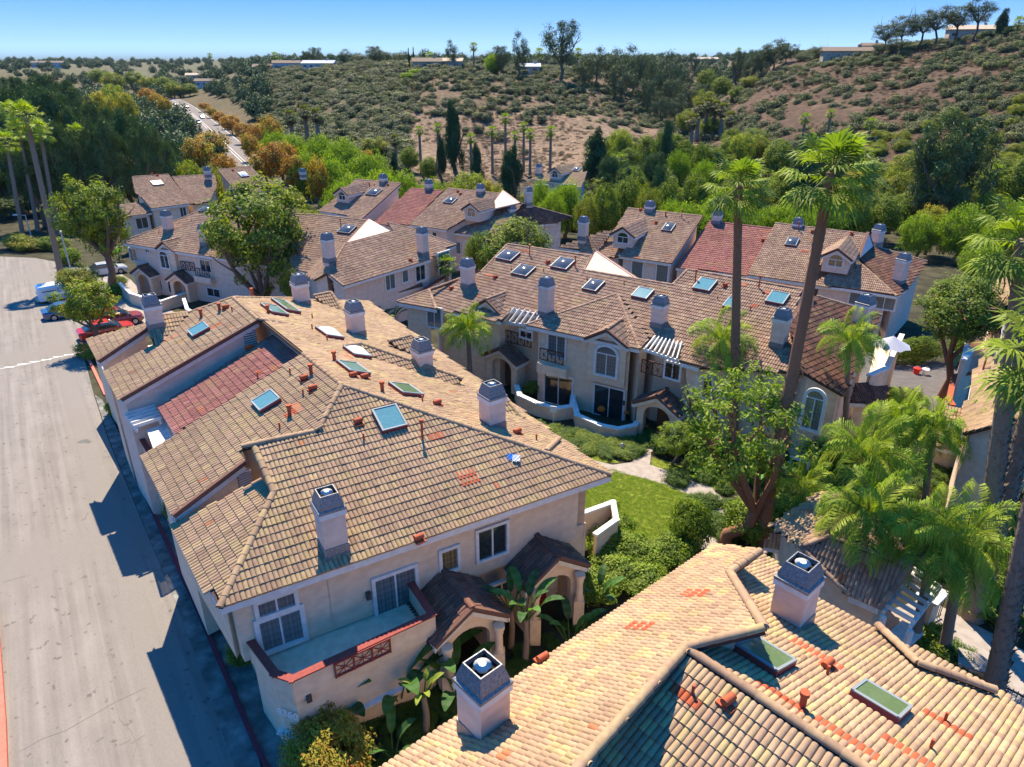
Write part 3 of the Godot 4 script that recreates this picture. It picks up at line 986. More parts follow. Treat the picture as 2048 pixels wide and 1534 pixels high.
func paddle_plant(label: String, at: Vector3, ht: float, n: int, stem := 0.0, spread := 0.5, pal := [Vector3(0.07, 0.17, 0.03), Vector3(0.10, 0.22, 0.04), Vector3(0.05, 0.12, 0.03)], group := "") -> Node3D:
	# bird of paradise or banana: big paddle leaves on long stalks, each leaf a part
	var t := thing("banana_plant", label, "plant", at, group)
	O = Vector3.ZERO
	var b := MB.new()
	if stem > 0.0:
		b.tube([Vector3(0, -0.1, 0), Vector3(0.05, stem * 0.5, 0), Vector3(0, stem, 0.03)], [0.13, 0.11, 0.09], 9)
		part("stem", b.done(), M.bark_palm, t)
	for i in n:
		var an := i * 2.399 + rng.randf_range(-0.3, 0.3)
		var o := spread * (0.35 + 0.75 * i / n)
		var d := Vector3(cos(an), 0, sin(an))
		var h0 := ht * rng.randf_range(0.42, 0.6)
		var root := Vector3(0, stem * 0.96, 0) + d * 0.05
		var knee := root + d * o * h0 * 0.7 + UP * h0 * 0.8
		b = MB.new()
		b.col = Color(0.12, 0.2, 0.04)
		b.tube([root, knee], [0.035, 0.022], 5)
		var ll := ht * rng.randf_range(0.42, 0.6)
		var wd := ll * rng.randf_range(0.3, 0.38)
		var k := 7
		var prev := []
		var v := (d * o + UP * 0.9).normalized()
		var p := knee
		var c := mixcol(pal)
		for s in k + 1:
			var f := float(s) / k
			var hw := wd * 0.5 * pow(maxf(sin(PI * clampf(f * 0.93 + 0.06, 0, 1)), 0.0), 0.6)
			var sd := v.cross(UP).normalized()
			var nm := sd.cross(v).normalized()
			var row := [p - sd * hw + nm * hw * 0.28, p, p + sd * hw + nm * hw * 0.28]
			if s > 0:
				b.col = c * Color(1.0, 1.0, 1.0) if s % 2 else c.lightened(0.03)
				for e in 2:
					b.quad(prev[e], prev[e + 1], row[e + 1], row[e])
			prev = row
			p += v * ll / k
			v = (v - UP * 0.17 + d * 0.05).normalized()
		part("leaf", b.done(), M.leaf, t)
	return t

# ---------------------------------------------------------------- vehicles
func wheel(parent: Node3D, p: Vector3, axis: Vector3, r: float):
	var b := mb()
	b.tube([p - axis * 0.11, p - axis * 0.1, p + axis * 0.1, p + axis * 0.11], [r * 0.85, r, r, r * 0.85], 16)
	var w := part("wheel", b.done(), M.rubber, parent)
	b = mb()
	b.tube([p - axis * 0.125, p + axis * 0.125], [r * 0.6, r * 0.6], 12)
	part("rim", b.done(), M.hub, w)

func loft(rows: Array, f: Vector3, s: Vector3, p: Vector3) -> ArrayMesh:
	# rows: [along, half width low, half width high, y low, y high]; closed body with a bevelled shoulder
	var b := mb()
	var rings := []
	for r in rows:
		var ring := []
		for q in [[-r[1], r[3]], [-r[1], lerpf(r[3], r[4], 0.72)], [-r[2], r[4]], [r[2], r[4]], [r[1], lerpf(r[3], r[4], 0.72)], [r[1], r[3]]]:
			ring.append(p + f * r[0] + s * q[0] + UP * q[1])
		rings.append(ring)
	for i in rings.size() - 1:
		var inside := Vector3.ZERO
		for k in 6: inside += (rings[i][k] + rings[i + 1][k]) / 12.0
		for k in 6:
			b.face(rings[i][k], rings[i][(k + 1) % 6], rings[i + 1][(k + 1) % 6], rings[i + 1][k], inside)
	for e in [0, rings.size() - 1]:
		var c := Vector3.ZERO
		for k in 6: c += rings[e][k] / 6.0
		for k in 6:
			b.tri(c, rings[e][k], rings[e][(k + 1) % 6])
	return b.done()

func car(called: String, label: String, category: String, at: Vector3, f: Vector3, paint: String, style := "sedan", group := "") -> Node3D:
	# at: on the ground under its middle, f: forward
	var t := thing(called, label, category, at, group)
	f = f.normalized()
	var s := f.cross(UP).normalized()
	var wb := 1.36
	var r := 0.33
	var p := at
	if style == "pickup":
		wb = 1.85; r = 0.39
		part("body", loft([[-2.85, 0.9, 0.86, 0.55, 1.12], [-2.8, 0.97, 0.93, 0.4, 1.14], [0.95, 0.98, 0.94, 0.38, 1.16], [1.1, 0.98, 0.92, 0.38, 1.14], [2.6, 0.96, 0.86, 0.4, 1.08], [2.85, 0.85, 0.75, 0.5, 0.95]], f, s, p), M[paint], t)
		part("cab", loft([[-0.95, 0.88, 0.75, 1.1, 1.78], [-0.8, 0.9, 0.76, 1.1, 1.86], [0.5, 0.9, 0.76, 1.1, 1.86], [1.35, 0.88, 0.7, 1.08, 1.16]], f, s, p), M[paint], t)
		part("canopy", loft([[-2.82, 0.9, 0.74, 1.13, 1.72], [-2.6, 0.92, 0.8, 1.13, 1.84], [-1.05, 0.92, 0.8, 1.13, 1.88], [-0.98, 0.9, 0.78, 1.13, 1.84]], f, s, p), M[paint], t)
		for k in [-1, 1]:
			for q in [[-1.8, 0.62], [-0.3, 0.36], [0.45, 0.3]]:
				var g := mb()
				g.box(p + f * q[0] + s * k * 0.87 + UP * 1.48, f * q[1], (UP * 1.0 - s * k * 0.28).normalized() * 0.17, s * 0.03)
				part("side_window", g.done(), M.glass_dark, t)
			var l := mb()
			l.box(p - f * 2.84 + s * k * 0.8 + UP * 0.92, f * 0.03, UP * 0.14, s * 0.09)
			part("tail_light", l.done(), M.lamp_red, t)
			l = mb()
			l.box(p + f * 2.8 + s * k * 0.68 + UP * 0.82, f * 0.06, UP * 0.08, s * 0.14)
			part("headlight", l.done(), M.cap_white, t)
		var g2 := mb()
		g2.box(p + f * 0.95 + UP * 1.5, f * 0.33 - UP * 0.29, s * 0.7, (UP * 0.33 + f * 0.29).normalized() * 0.03)
		part("windscreen", g2.done(), M.glass_dark, t)
		g2 = mb()
		g2.box(p - f * 2.77 + UP * 1.48, f * 0.02, UP * 0.2, s * 0.62)
		part("rear_window", g2.done(), M.glass_dark, t)
		g2 = mb()
		g2.box(p - f * 2.93 + UP * 0.5, f * 0.08, UP * 0.09, s * 0.9)
		part("bumper", g2.done(), M.hub, t)
	else:
		var roofy := 1.62 if style == "suv" else 1.42
		part("body", loft([[-2.2, 0.72, 0.66, 0.42, 0.86], [-2.05, 0.86, 0.78, 0.28, 0.94], [-0.9, 0.9, 0.84, 0.22, 0.95], [0.8, 0.9, 0.84, 0.22, 0.93], [1.9, 0.86, 0.74, 0.26, 0.82], [2.2, 0.68, 0.58, 0.38, 0.68]], f, s, p), M[paint], t)
		part("cabin", loft([[-1.95 if style == "suv" else -1.7, 0.78, 0.66, 0.9, 1.0], [-1.45 if style == "suv" else -1.0, 0.8, 0.6, 0.9, roofy - 0.03], [-0.2, 0.8, 0.6, 0.9, roofy], [0.3, 0.8, 0.6, 0.9, roofy - 0.03], [1.2, 0.78, 0.66, 0.9, 0.95]], f, s, p), M.glass_dark, t)
		part("roof_panel", loft([[-1.4 if style == "suv" else -1.0, 0.61, 0.58, roofy - 0.05, roofy + 0.01], [-0.2, 0.63, 0.6, roofy - 0.03, roofy + 0.03], [0.28, 0.61, 0.58, roofy - 0.06, roofy + 0.005]], f, s, p), M[paint], t)
		for k in [-1, 1]:
			var l := mb()
			l.box(p - f * 2.1 + s * k * 0.66 + UP * 0.76, f * 0.06, UP * 0.08, s * 0.15)
			part("tail_light", l.done(), M.lamp_red, t)
			l = mb()
			l.box(p + f * 2.06 + s * k * 0.6 + UP * 0.62, f * 0.09, UP * 0.06, s * 0.14)
			part("headlight", l.done(), M.cap_white, t)
			l = mb()
			l.box(p + f * 0.85 + s * k * 0.95 + UP * 0.98, f * 0.06, UP * 0.06, s * 0.08)
			part("mirror", l.done(), M[paint], t)
	for k in [-1, 1]:
		for e in [-1, 1]:
			wheel(t, p + f * wb * e + s * k * (0.82 if style != "pickup" else 0.9) + UP * r, s, r)
	return t

func sheet(pts: Array, lift: float, steep := true) -> ArrayMesh:
	# a flat patch of ground that follows the slope of the estate
	var f := PackedVector2Array()
	for p in pts: f.append(Vector2(p.x, p.z))
	var b := MB.new()
	var idx := Geometry2D.triangulate_polygon(f)
	for i in range(0, idx.size(), 3):
		var q := []
		for k in 3: q.append(Vector3(f[idx[i + k]].x, slope_y(f[idx[i + k]].y) + lift, f[idx[i + k]].y))
		if (q[2] - q[0]).cross(q[1] - q[0]).y < 0.0: b.tri(q[0], q[2], q[1])
		else: b.tri(q[0], q[1], q[2])
	return b.done()

func strip(pts: Array, w: float, lift: float, thick := 0.0) -> ArrayMesh:
	# a band of width w along a line on the ground, or a kerb of that height
	var b := MB.new()
	for i in pts.size() - 1:
		var a: Vector3 = pts[i]
		var d: Vector3 = pts[i + 1]
		a.y = slope_y(a.z) + lift; d.y = slope_y(d.z) + lift
		var s := (d - a).cross(UP).normalized() * w / 2.0
		if thick > 0.0:
			b.box((a + d) / 2.0 + UP * (thick / 2.0 - 0.1), (d - a) / 2.0, UP * (thick / 2.0 + 0.1), s)
		else: b.quad(a - s, d - s, d + s, a + s)
	return b.done()

func slope_y(z: float) -> float: return -0.055 * (-z - 16.0)

func ground_y(x: float, z: float) -> float:
	var d := -z
	if d <= 115.0: return -0.055 * (maxf(d, 10.0) - 16.0)
	var t := clampf(x / d, TT[0], TT[TT.size() - 1])
	var i := 0
	while i < TT.size() - 2 and t > TT[i + 1]: i += 1
	var j := 0
	while j < DD.size() - 2 and d > DD[j + 1]: j += 1
	var fd := clampf((d - DD[j]) / (DD[j + 1] - DD[j]), 0.0, 1.0)
	var ft: float = (t - TT[i]) / (TT[i + 1] - TT[i])
	var hs := []
	for k in [i - 1, i, i + 1, i + 2]:
		var r: Array = HH[clampi(k, 0, TT.size() - 1)]
		hs.append(lerpf(r[j], r[j + 1], fd))
	return cubic_interpolate(hs[1], hs[2], hs[0], hs[3], ft)

# ---------------------------------------------------------------- fittings
func sign_text(h: Node3D, called: String, text: String, p: Vector3, u: Vector3, size: float):
	var t := TextMesh.new()
	var f := SystemFont.new()
	f.font_names = PackedStringArray(["Droid Sans"])
	t.font = f
	t.text = text
	t.font_size = 64
	t.pixel_size = size / 64.0 * 1.35
	t.depth = 0.03
	var o := part(called, t, M.cap_white, h)
	var n := u.cross(UP).normalized()
	o.transform = Transform3D(Basis(u, UP, n), p - O)

func column(h: Node3D, p: Vector3):
	var b := mb()
	b.box(Vector3(p.x, 0.5, p.z), Vector3(0.2, 0, 0), Vector3(0, 0.62, 0), Vector3(0, 0, 0.2))
	var pts := []
	var rad := []
	for q in [[1.1, 0.19], [1.2, 0.2], [1.22, 0.15], [1.5, 0.14], [1.9, 0.13], [1.95, 0.16], [2.1, 0.16], [2.12, 0.2], [2.3, 0.2]]:
		pts.append(Vector3(p.x, q[0], p.z)); rad.append(q[1])
	b.tube(pts, rad, 14)
	part("column", b.done(), M.stucco, h)

func fixture(h: Node3D, p: Vector3, n: Vector3):
	var b := mb()
	b.box(p + n * 0.06, n * 0.07, UP * 0.14, n.cross(UP) * 0.08)
	part("wall_lamp", b.done(), M.metal_dark, h)

func lattice(h: Node3D, o: Vector3, x: Vector3, y: Vector3):
	# a white diamond trellis in a frame; o, x, y three of its corners
	var b := mb()
	var u := x - o
	var v := y - o
	b.bar(o, x, 0.08, 0.06); b.bar(o, y, 0.08, 0.055); b.bar(x, x + v, 0.08, 0.055); b.bar(y, y + u, 0.08, 0.06)
	var p := part("trellis", b.done(), M.trim, h)
	b = mb()
	var k := 11
	for i in range(-k, k):
		var a := float(i) / k
		var f := maxf(a, 0.0)
		var t := minf(1.0 + a, 1.0)
		b.bar(o + u * f + v * (f - a), o + u * t + v * (t - a), 0.035, 0.02)
		b.bar(o + u * f + v * (1.0 - f + a), o + u * t + v * (1.0 - t + a), 0.034, 0.022)
	part("laths", b.done(), M.trim, p)

func louvre(h: Node3D, p: Vector3, u: Vector3, w: float, ht: float):
	var n := u.cross(UP).normalized()
	var b := mb()
	b.box(p, u * w / 2.0, UP * ht / 2.0, n * 0.015)
	var v := part("attic_vent", b.done(), M.deck, h)
	for i in 7:
		b = mb()
		b.box(p + UP * (ht * ((i + 0.5) / 7.0 - 0.5)) + n * 0.03, u * w / 2.0, (UP * 0.7 - n * 0.7) * 0.035, n * 0.008)
		part("slat", b.done(), M.stucco_pink, v)

func gable(h: Node3D, a: Vector3, b: Vector3, c: Vector3, material: String):
	# an upright triangle of wall between two roofs
	var n := (b - a).cross(c - a).normalized() * 0.08
	var m := mb()
	var mid := (a + b + c) / 3.0
	m.tri(a + n, b + n, c + n); m.tri(a - n, c - n, b - n)
	m.face(a + n, b + n, b - n, a - n, mid); m.face(b + n, c + n, c - n, b - n, mid); m.face(c + n, a + n, a - n, c - n, mid)
	var g := part("gable", m.done(), M[material], h)
	m = mb()
	m.bar(a, b, 0.26, 0.1); m.bar(b, c, 0.26, 0.1)
	part("barge_board", m.done(), M.barge, g)

func dormer(h: Node3D, p: Vector3, g: Vector3, kind: String):
	# a gabled dormer with an arched window; p on the roof under its front, g down the slope
	var n := Vector3(g.x, 0, g.z).normalized()
	var u := UP.cross(n).normalized()
	var w := 2.1
	var k := -g.y / Vector2(g.x, g.z).length()
	var b := mb()
	var l := 1.9 / k
	b.box(p + UP * 0.6 - n * l * 0.35, u * w / 2.0, UP * 0.75, n * l * 0.35)
	part("dormer_wall", b.done(), M.stucco_pink, h)
	for s in [-1, 1]:
		var e0: Vector3 = p + u * s * (w / 2.0 + 0.3) + UP * 1.15 + n * 0.3
		var r0: Vector3 = p + UP * 2.0 + n * 0.3
		roof(h, [e0, r0, p + UP * 2.0 - n * 2.0 / k, p + u * s * (w / 2.0 + 0.3) + UP * 1.15 - n * 1.15 / k], 0.0, kind, -1.0, "stucco", {"rakes": [0]})
	b = mb()
	var f := p + n * 0.02
	b.tri(f - u * w / 2.0 + UP * 1.3, f + u * w / 2.0 + UP * 1.3, f + UP * 1.95)
	part("dormer_gable", b.done(), M.stucco_pink, h)
	window(h, p - u * 0.55 + UP * 0.45 + n * 0.01, u, 1.1, 0.55, 2, "glass_dark", 0.42)

func eave_gable(h: Node3D, p: Vector3, u: Vector3, w: float, rise: float, k: float, y0: float, kind: String):
	# a small gable that breaks the eave over a projecting panel of wall; p on the eave
	var n := u.cross(UP).normalized()
	var b := mb()
	var q := p - n * 0.05
	b.box(Vector3(q.x, (y0 + p.y) / 2.0, q.z) - n * 0.2, u * (w / 2.0 - 0.2), UP * (p.y - y0) / 2.0, n * 0.2)
	b.tri(q - u * (w / 2.0 - 0.2), q + u * (w / 2.0 - 0.2), q + UP * rise * (1.0 - 0.4 / w))
	part("wall", b.done(), M.stucco, h)
	for s in [-1, 1]:
		var e: Vector3 = p + u * s * w / 2.0 + n * 0.18
		var r := p + UP * (rise + 0.06) + n * 0.18
		roof(h, [e, r, r - n * (rise / k + 0.15), e - n * 0.25], 0.0, kind, -1.0, "stucco", {"rakes": [0]})
	ridge(h, [p + UP * (rise + 0.07) + n * 0.15, p + UP * (rise + 0.07) - n * (rise / k)], kind)

func post(h: Node3D, p: Vector3, y0: float, y1: float):
	var b := mb()
	b.box(Vector3(p.x, (y0 + y1) / 2.0, p.z), Vector3(0.08, 0, 0), Vector3(0, (y1 - y0) / 2.0, 0), Vector3(0, 0, 0.08))
	part("post", b.done(), M.trim, h)

func small_house(label: String, at: Vector3, w: float, d: float, ht: float, turn: float, wall: String, roof_mat: String):
	var t := thing("hilltop_house", label, "house", at, "houses on the ridge")
	O = Vector3.ZERO
	t.rotation.y = turn
	var b := mb()
	b.box(Vector3(0, ht / 2.0 - 1.0, 0), Vector3(w / 2.0, 0, 0), Vector3(0, ht / 2.0 + 1.0, 0), Vector3(0, 0, d / 2.0))
	part("wall", b.done(), M[wall], t)
	b = mb()
	var r := ht + d * 0.2
	var e := w / 2.0 + 0.6
	var q := d / 2.0 + 0.6
	for s in [-1, 1]:
		b.face(Vector3(-e, ht - 0.1, q * s), Vector3(e, ht - 0.1, q * s), Vector3(e, r, 0), Vector3(-e, r, 0), Vector3.ZERO)
		b.tri(Vector3(e * s, ht - 0.1, -q), Vector3(e * s, ht - 0.1, q), Vector3(e * s, r, 0))
	b.quad(Vector3(-e, ht - 0.12, -q), Vector3(e, ht - 0.12, -q), Vector3(e, ht - 0.12, q), Vector3(-e, ht - 0.12, q))
	part("roof", b.done(), M[roof_mat], t)
	var k := int(w / 3.5)
	for i in k:
		window(t, Vector3(-w / 2.0 + (i + 0.28) * w / k, ht * 0.35, d / 2.0), Vector3.RIGHT, w / k * 0.45, 1.3, 2, "glass_dark")
	b = mb()
	b.box(Vector3(w * 0.25, r, -d * 0.1), Vector3(0.5, 0, 0), Vector3(0, 0.9, 0), Vector3(0, 0, 0.5))
	part("chimney", b.done(), M[wall], t)

func street_lamp(label: String, at: Vector3, ht: float, arm: Vector3):
	var t := thing("street_lamp", label, "street lamp", at)
	O = Vector3.ZERO
	var b := mb()
	b.tube([Vector3(0, -0.2, 0), Vector3(0, 0.4, 0), Vector3(0, ht, 0)], [0.13, 0.1, 0.07], 10)
	part("pole", b.done(), M.metal_grey, t)
	b = mb()
	b.tube([Vector3(0, ht - 0.05, 0), Vector3(0, ht + 0.05, 0) + arm], [0.045, 0.04], 8)
	part("arm", b.done(), M.metal_grey, t)
	b = mb()
	var d := arm.normalized()
	b.box(Vector3(0, ht + 0.06, 0) + arm + d * 0.3, d * 0.4, UP * 0.09, d.cross(UP) * 0.18)
	part("lamp_head", b.done(), M.metal_grey, t)

func bush(called: String, label: String, group: String, at: Vector3, s: Vector3, crown: String, turn := 0.0, category := "shrub") -> Node3D:
	var t := thing(called, label, category, at, group)
	var pr: Array = protos[crown]
	var c := part("foliage", pr[turn_pick(pr)], M[pr[0]], t)
	c.transform = Transform3D(Basis(UP, turn) * Basis.from_scale(s), Vector3(0, s.y * 0.72, 0))
	return t

# ---------------------------------------------------------------- crowns that trees share
func make_protos():
	var V3 := func(a, b, c): return Vector3(a, b, c)
	var green := [V3.call(0.145, 0.210, 0.036), V3.call(0.102, 0.160, 0.029), V3.call(0.217, 0.275, 0.043), V3.call(0.072, 0.123, 0.026), V3.call(0.304, 0.348, 0.058)]
	var lime := [V3.call(0.275, 0.375, 0.037), V3.call(0.200, 0.300, 0.031), V3.call(0.375, 0.450, 0.050), V3.call(0.150, 0.237, 0.025)]
	var autumn := [V3.call(0.552, 0.240, 0.036), V3.call(0.456, 0.156, 0.024), V3.call(0.504, 0.336, 0.060), V3.call(0.336, 0.240, 0.048), V3.call(0.360, 0.120, 0.024)]
	var gold := [V3.call(0.432, 0.372, 0.048), V3.call(0.336, 0.336, 0.042), V3.call(0.264, 0.300, 0.036), V3.call(0.480, 0.312, 0.048)]
	var pine := [V3.call(0.099, 0.153, 0.054), V3.call(0.072, 0.117, 0.045), V3.call(0.153, 0.207, 0.063), V3.call(0.180, 0.216, 0.081)]
	var dark := [V3.call(0.060, 0.111, 0.043), V3.call(0.085, 0.145, 0.051), V3.call(0.051, 0.085, 0.037)]
	var gum := [V3.call(0.112, 0.135, 0.060), V3.call(0.083, 0.112, 0.048), V3.call(0.150, 0.165, 0.075)]
	var scrub := [V3.call(0.115, 0.135, 0.054), V3.call(0.081, 0.108, 0.041), V3.call(0.162, 0.169, 0.068), V3.call(0.135, 0.128, 0.068)]
	var dry := [V3.call(0.20, 0.13, 0.09), V3.call(0.16, 0.11, 0.08), V3.call(0.22, 0.16, 0.10)]
	var red := [V3.call(0.345, 0.299, 0.034), V3.call(0.414, 0.230, 0.034), V3.call(0.276, 0.299, 0.034), V3.call(0.437, 0.138, 0.034), V3.call(0.391, 0.368, 0.057)]
	var hedge := [V3.call(0.070, 0.126, 0.028), V3.call(0.098, 0.168, 0.035), V3.call(0.140, 0.210, 0.042)]
	protos["broad"] = ["leaf", crown_blob(200, 62, 0.07, 0.034, green, 0.95, 0.165, 0.35, 0.0, 0.0, 1.25), crown_blob(210, 62, 0.068, 0.034, green + [gold[1]], 0.95, 0.16, 0.35, 0.0, 0.0, 1.25)]
	protos["olive"] = ["leaf", crown_blob(150, 50, 0.09, 0.045, green + gold, 0.9, 0.26), crown_blob(150, 50, 0.1, 0.045, green + [gold[1]], 0.9, 0.27)]
	protos["lime"] = ["leaf", crown_blob(130, 60, 0.12, 0.03, lime, 0.85, 0.3, 0.5, 0.9), crown_blob(130, 60, 0.12, 0.03, lime, 0.85, 0.28, 0.5, 0.9)]
	protos["autumn"] = ["leaf", crown_blob(110, 50, 0.09, 0.06, autumn, 0.9, 0.24, 0.45), crown_blob(110, 50, 0.09, 0.06, autumn + gold, 0.9, 0.24, 0.45)]
	protos["gold"] = ["leaf", crown_blob(110, 50, 0.09, 0.055, gold, 0.9, 0.26), crown_blob(120, 45, 0.09, 0.05, gold + lime, 0.9, 0.24)]
	protos["pine"] = ["needle", crown_blob(120, 90, 0.12, 0.022, pine, 0.92, 0.17, 0.35), crown_blob(105, 90, 0.12, 0.022, pine, 0.95, 0.16, 0.3), crown_blob(130, 80, 0.12, 0.022, pine + gum, 0.92, 0.16, 0.35)]
	protos["spire"] = ["needle", crown_blob(46, 110, 0.2, 0.035, dark, 1.0, 0.24, 0.2, 0.2, 0.6, 1.2), crown_blob(40, 110, 0.2, 0.035, dark + pine, 1.0, 0.26, 0.2, 0.2, 0.5, 1.2), crown_blob(50, 100, 0.2, 0.03, dark, 1.0, 0.22, 0.2, 0.2, 0.65, 1.2)]
	protos["gum"] = ["needle", crown_blob(64, 70, 0.11, 0.03, gum, 0.95, 0.25, 0.45, 0.4), crown_blob(54, 70, 0.11, 0.03, gum, 0.95, 0.27, 0.5, 0.4)]
	protos["open"] = ["leaf", crown_blob(150, 34, 0.065, 0.034, green + lime, 0.85, 0.13, 0.45, 0.3)]
	protos["young"] = ["leaf", crown_blob(120, 50, 0.09, 0.05, gold + lime + green, 0.85, 0.2, 0.4)]
	protos["scrub"] = ["needle", crown_blob(40, 34, 0.2, 0.09, scrub, 0.75, 0.4), crown_blob(36, 34, 0.2, 0.09, scrub + [dark[1]], 0.75, 0.42), crown_blob(30, 34, 0.2, 0.08, scrub + [gold[1]], 0.7, 0.42)]
	protos["dry"] = ["needle", crown_blob(30, 34, 0.22, 0.03, dry, 0.7, 0.42)]
	protos["photinia"] = ["leaf", crown_blob(260, 60, 0.075, 0.03, red, 0.85, 0.2)]
	protos["hedge"] = ["leaf", crown_blob(120, 50, 0.1, 0.05, hedge, 0.8, 0.28), crown_blob(110, 50, 0.11, 0.05, green, 0.8, 0.28)]
	protos["fresh"] = ["leaf", crown_blob(120, 45, 0.13, 0.06, lime + green, 0.8, 0.28)]
	protos["grass"] = ["leaf", crown_blob(8, 7, 0.5, 0.1, lime, 0.4, 0.6)]
	protos["far"] = ["needle", crown_blob(26, 22, 0.28, 0.14, dark + scrub, 0.9, 0.4)]
	var fan := [V3.call(0.195, 0.270, 0.045), V3.call(0.285, 0.360, 0.053), V3.call(0.135, 0.195, 0.038)]
	var fanb := [V3.call(0.308, 0.392, 0.042), V3.call(0.392, 0.448, 0.056), V3.call(0.210, 0.280, 0.042)]
	var queen := [V3.call(0.217, 0.334, 0.036), V3.call(0.304, 0.420, 0.043), V3.call(0.160, 0.246, 0.029), V3.call(0.406, 0.464, 0.058)]
	protos["fan_small"] = ["frond", fan_crown(26, 1.7, 9, fan, 0.3), fan_crown(26, 1.7, 9, fan, 0.3)]
	protos["fan_skirt"] = ["frond", fan_crown(40, 1.7, 8, [fan[2], V3.call(0.14, 0.10, 0.06)], 0.75)]
	protos["fan_left"] = ["frond", fan_crown(36, 2.2, 14, fanb, 0.2, Vector3(-0.35, 0.05, 0.1)), fan_crown(36, 2.2, 14, fanb, 0.2, Vector3(-0.3, 0.1, 0.0))]
	protos["fan_big"] = ["frond", fan_crown(34, 2.4, 22, fan + [fanb[0]], 0.15, Vector3(0.12, 0.0, 0.15)), fan_crown(36, 2.4, 22, fan + fanb, 0.1, Vector3(0.15, 0.05, 0.1))]
	protos["queen"] = ["frond", feather_crown(16, 2.1, 60, queen), feather_crown(15, 2.1, 60, queen, Vector3(0.12, 0, 0.1)), feather_crown(17, 2.1, 60, queen, Vector3(-0.1, 0, 0.05))]
	protos["queen_up"] = ["frond", feather_crown(18, 1.9, 54, [V3.call(0.3, 0.38, 0.03), V3.call(0.24, 0.32, 0.03), V3.call(0.36, 0.42, 0.05)], Vector3(-0.12, 0.05, 0.0), 0.1)]

# ---------------------------------------------------------------- the land
func hill_color(x: float, z: float, nz: FastNoiseLite) -> Color:
	var d := -z
	var t := x / maxf(d, 1.0)
	var a := nz.get_noise_2d(x, z) * 0.5 + 0.5
	var b := nz.get_noise_2d(x * 4.0 + 300.0, z * 4.0) * 0.5 + 0.5
	var soil := Vector3(0.07, 0.065, 0.035)
	var tan_ := Vector3(0.34, 0.235, 0.155).lerp(Vector3(0.22, 0.14, 0.09), a)
	if d > 262.0 and d < 420.0: tan_ = tan_.lerp(Vector3(0.15, 0.105, 0.06), 0.6)
	var brown := Vector3(0.13, 0.08, 0.052).lerp(Vector3(0.27, 0.19, 0.12), clampf((b - 0.6) * 3.0, 0, 1))
	var olive := Vector3(0.12, 0.105, 0.045).lerp(Vector3(0.19, 0.14, 0.08), a)
	var c := soil
	var hill := olive.lerp(tan_, smoothstep(-0.23, -0.12, t + (b - 0.5) * 0.1))
	hill = hill.lerp(brown, smoothstep(0.14, 0.34, t + (a - 0.5) * 0.1))
	c = soil.lerp(hill, smoothstep(150.0, 205.0, d + (b - 0.5) * 40.0 + maxf(t, 0.0) * 70.0))
	c = c.lerp(Vector3(0.16, 0.15, 0.08), smoothstep(500.0, 900.0, d))
	c *= 0.8 + 0.4 * b
	return Color(c.x, c.y, c.z)

func terrain():
	var nz := FastNoiseLite.new()
	nz.seed = 5; nz.frequency = 0.012; nz.fractal_octaves = 5
	var ds := [9.9, 16.0, 30.0, 50.0, 75.0, 115.0]
	var d := 115.0
	while d < 3100.0:
		d *= 1.018
		ds.append(d)
	var ts := []
	for i in 33: ts.append(-6.0 + 5.2 * i / 32.0)
	for i in 250: ts.append(-0.79 + 1.6 * i / 249.0)
	for i in 32: ts.append(0.83 + 4.0 * (i + 1) / 32.0)
	var v := PackedVector3Array()
	var c := PackedColorArray()
	var idx := PackedInt32Array()
	for dd in ds:
		for t in ts:
			var x: float = t * dd
			var y := ground_y(x, -dd)
			if dd > 125.0:
				var k: float = smoothstep(125.0, 200.0, dd) * (1.0 - 0.85 * exp(-pow((t + 0.42) / 0.09, 2)))
				y += k * (nz.get_noise_2d(x * 1.5, dd * 1.5) * 1.6 + nz.get_noise_2d(x * 6.0, dd * 6.0) * 0.5)
			v.append(Vector3(x, y, -dd))
			c.append(hill_color(x, -dd, nz))
	var w := ts.size()
	for i in ds.size() - 1:
		for j in w - 1:
			var a := i * w + j
			idx.append_array([a, a + w, a + w + 1, a, a + w + 1, a + 1])
	var st := SurfaceTool.new()
	var arr := []
	arr.resize(Mesh.ARRAY_MAX)
	arr[Mesh.ARRAY_VERTEX] = v; arr[Mesh.ARRAY_COLOR] = c; arr[Mesh.ARRAY_INDEX] = idx
	var m := ArrayMesh.new()
	m.add_surface_from_arrays(Mesh.PRIMITIVE_TRIANGLES, arr)
	st.create_from(m, 0)
	st.generate_normals()
	ground("terrain", st.commit(), M.earth, "the valley, the dry brown hillsides and the far plateau")
	var b := MB.new()
	b.quad(Vector3(-400, 0.33, -9.9), Vector3(400, 0.33, -9.9), Vector3(400, 0.33, 300), Vector3(-400, 0.33, 300))
	ground("ground", b.done(), M.soil, "bare ground in front of the houses")

func far_road(l: Array, r: Array):
	var b := MB.new()
	var lines := MB.new()
	for i in l.size() - 1:
		for k in 6:
			var f0 := k / 6.0
			var f1 := (k + 1) / 6.0
			var up := UP * 0.35
			var a0: Vector3 = l[i].lerp(l[i + 1], f0) + up
			var a1: Vector3 = l[i].lerp(l[i + 1], f1) + up
			var c0: Vector3 = r[i].lerp(r[i + 1], f0) + up
			var c1: Vector3 = r[i].lerp(r[i + 1], f1) + up
			b.quad(a0, a1, c1, c0)
			for q in [0.03, 0.46, 0.54, 0.97]:
				lines.quad(a0.lerp(c0, q - 0.006) + UP * 0.03, a1.lerp(c1, q - 0.006) + UP * 0.03, a1.lerp(c1, q + 0.006) + UP * 0.03, a0.lerp(c0, q + 0.006) + UP * 0.03)
	ground("road", b.done(), M.far_road, "wide pale boulevard climbing away at the upper left")
	ground("road_marking", lines.done(), M.paint_white, "white lane lines on the far boulevard")

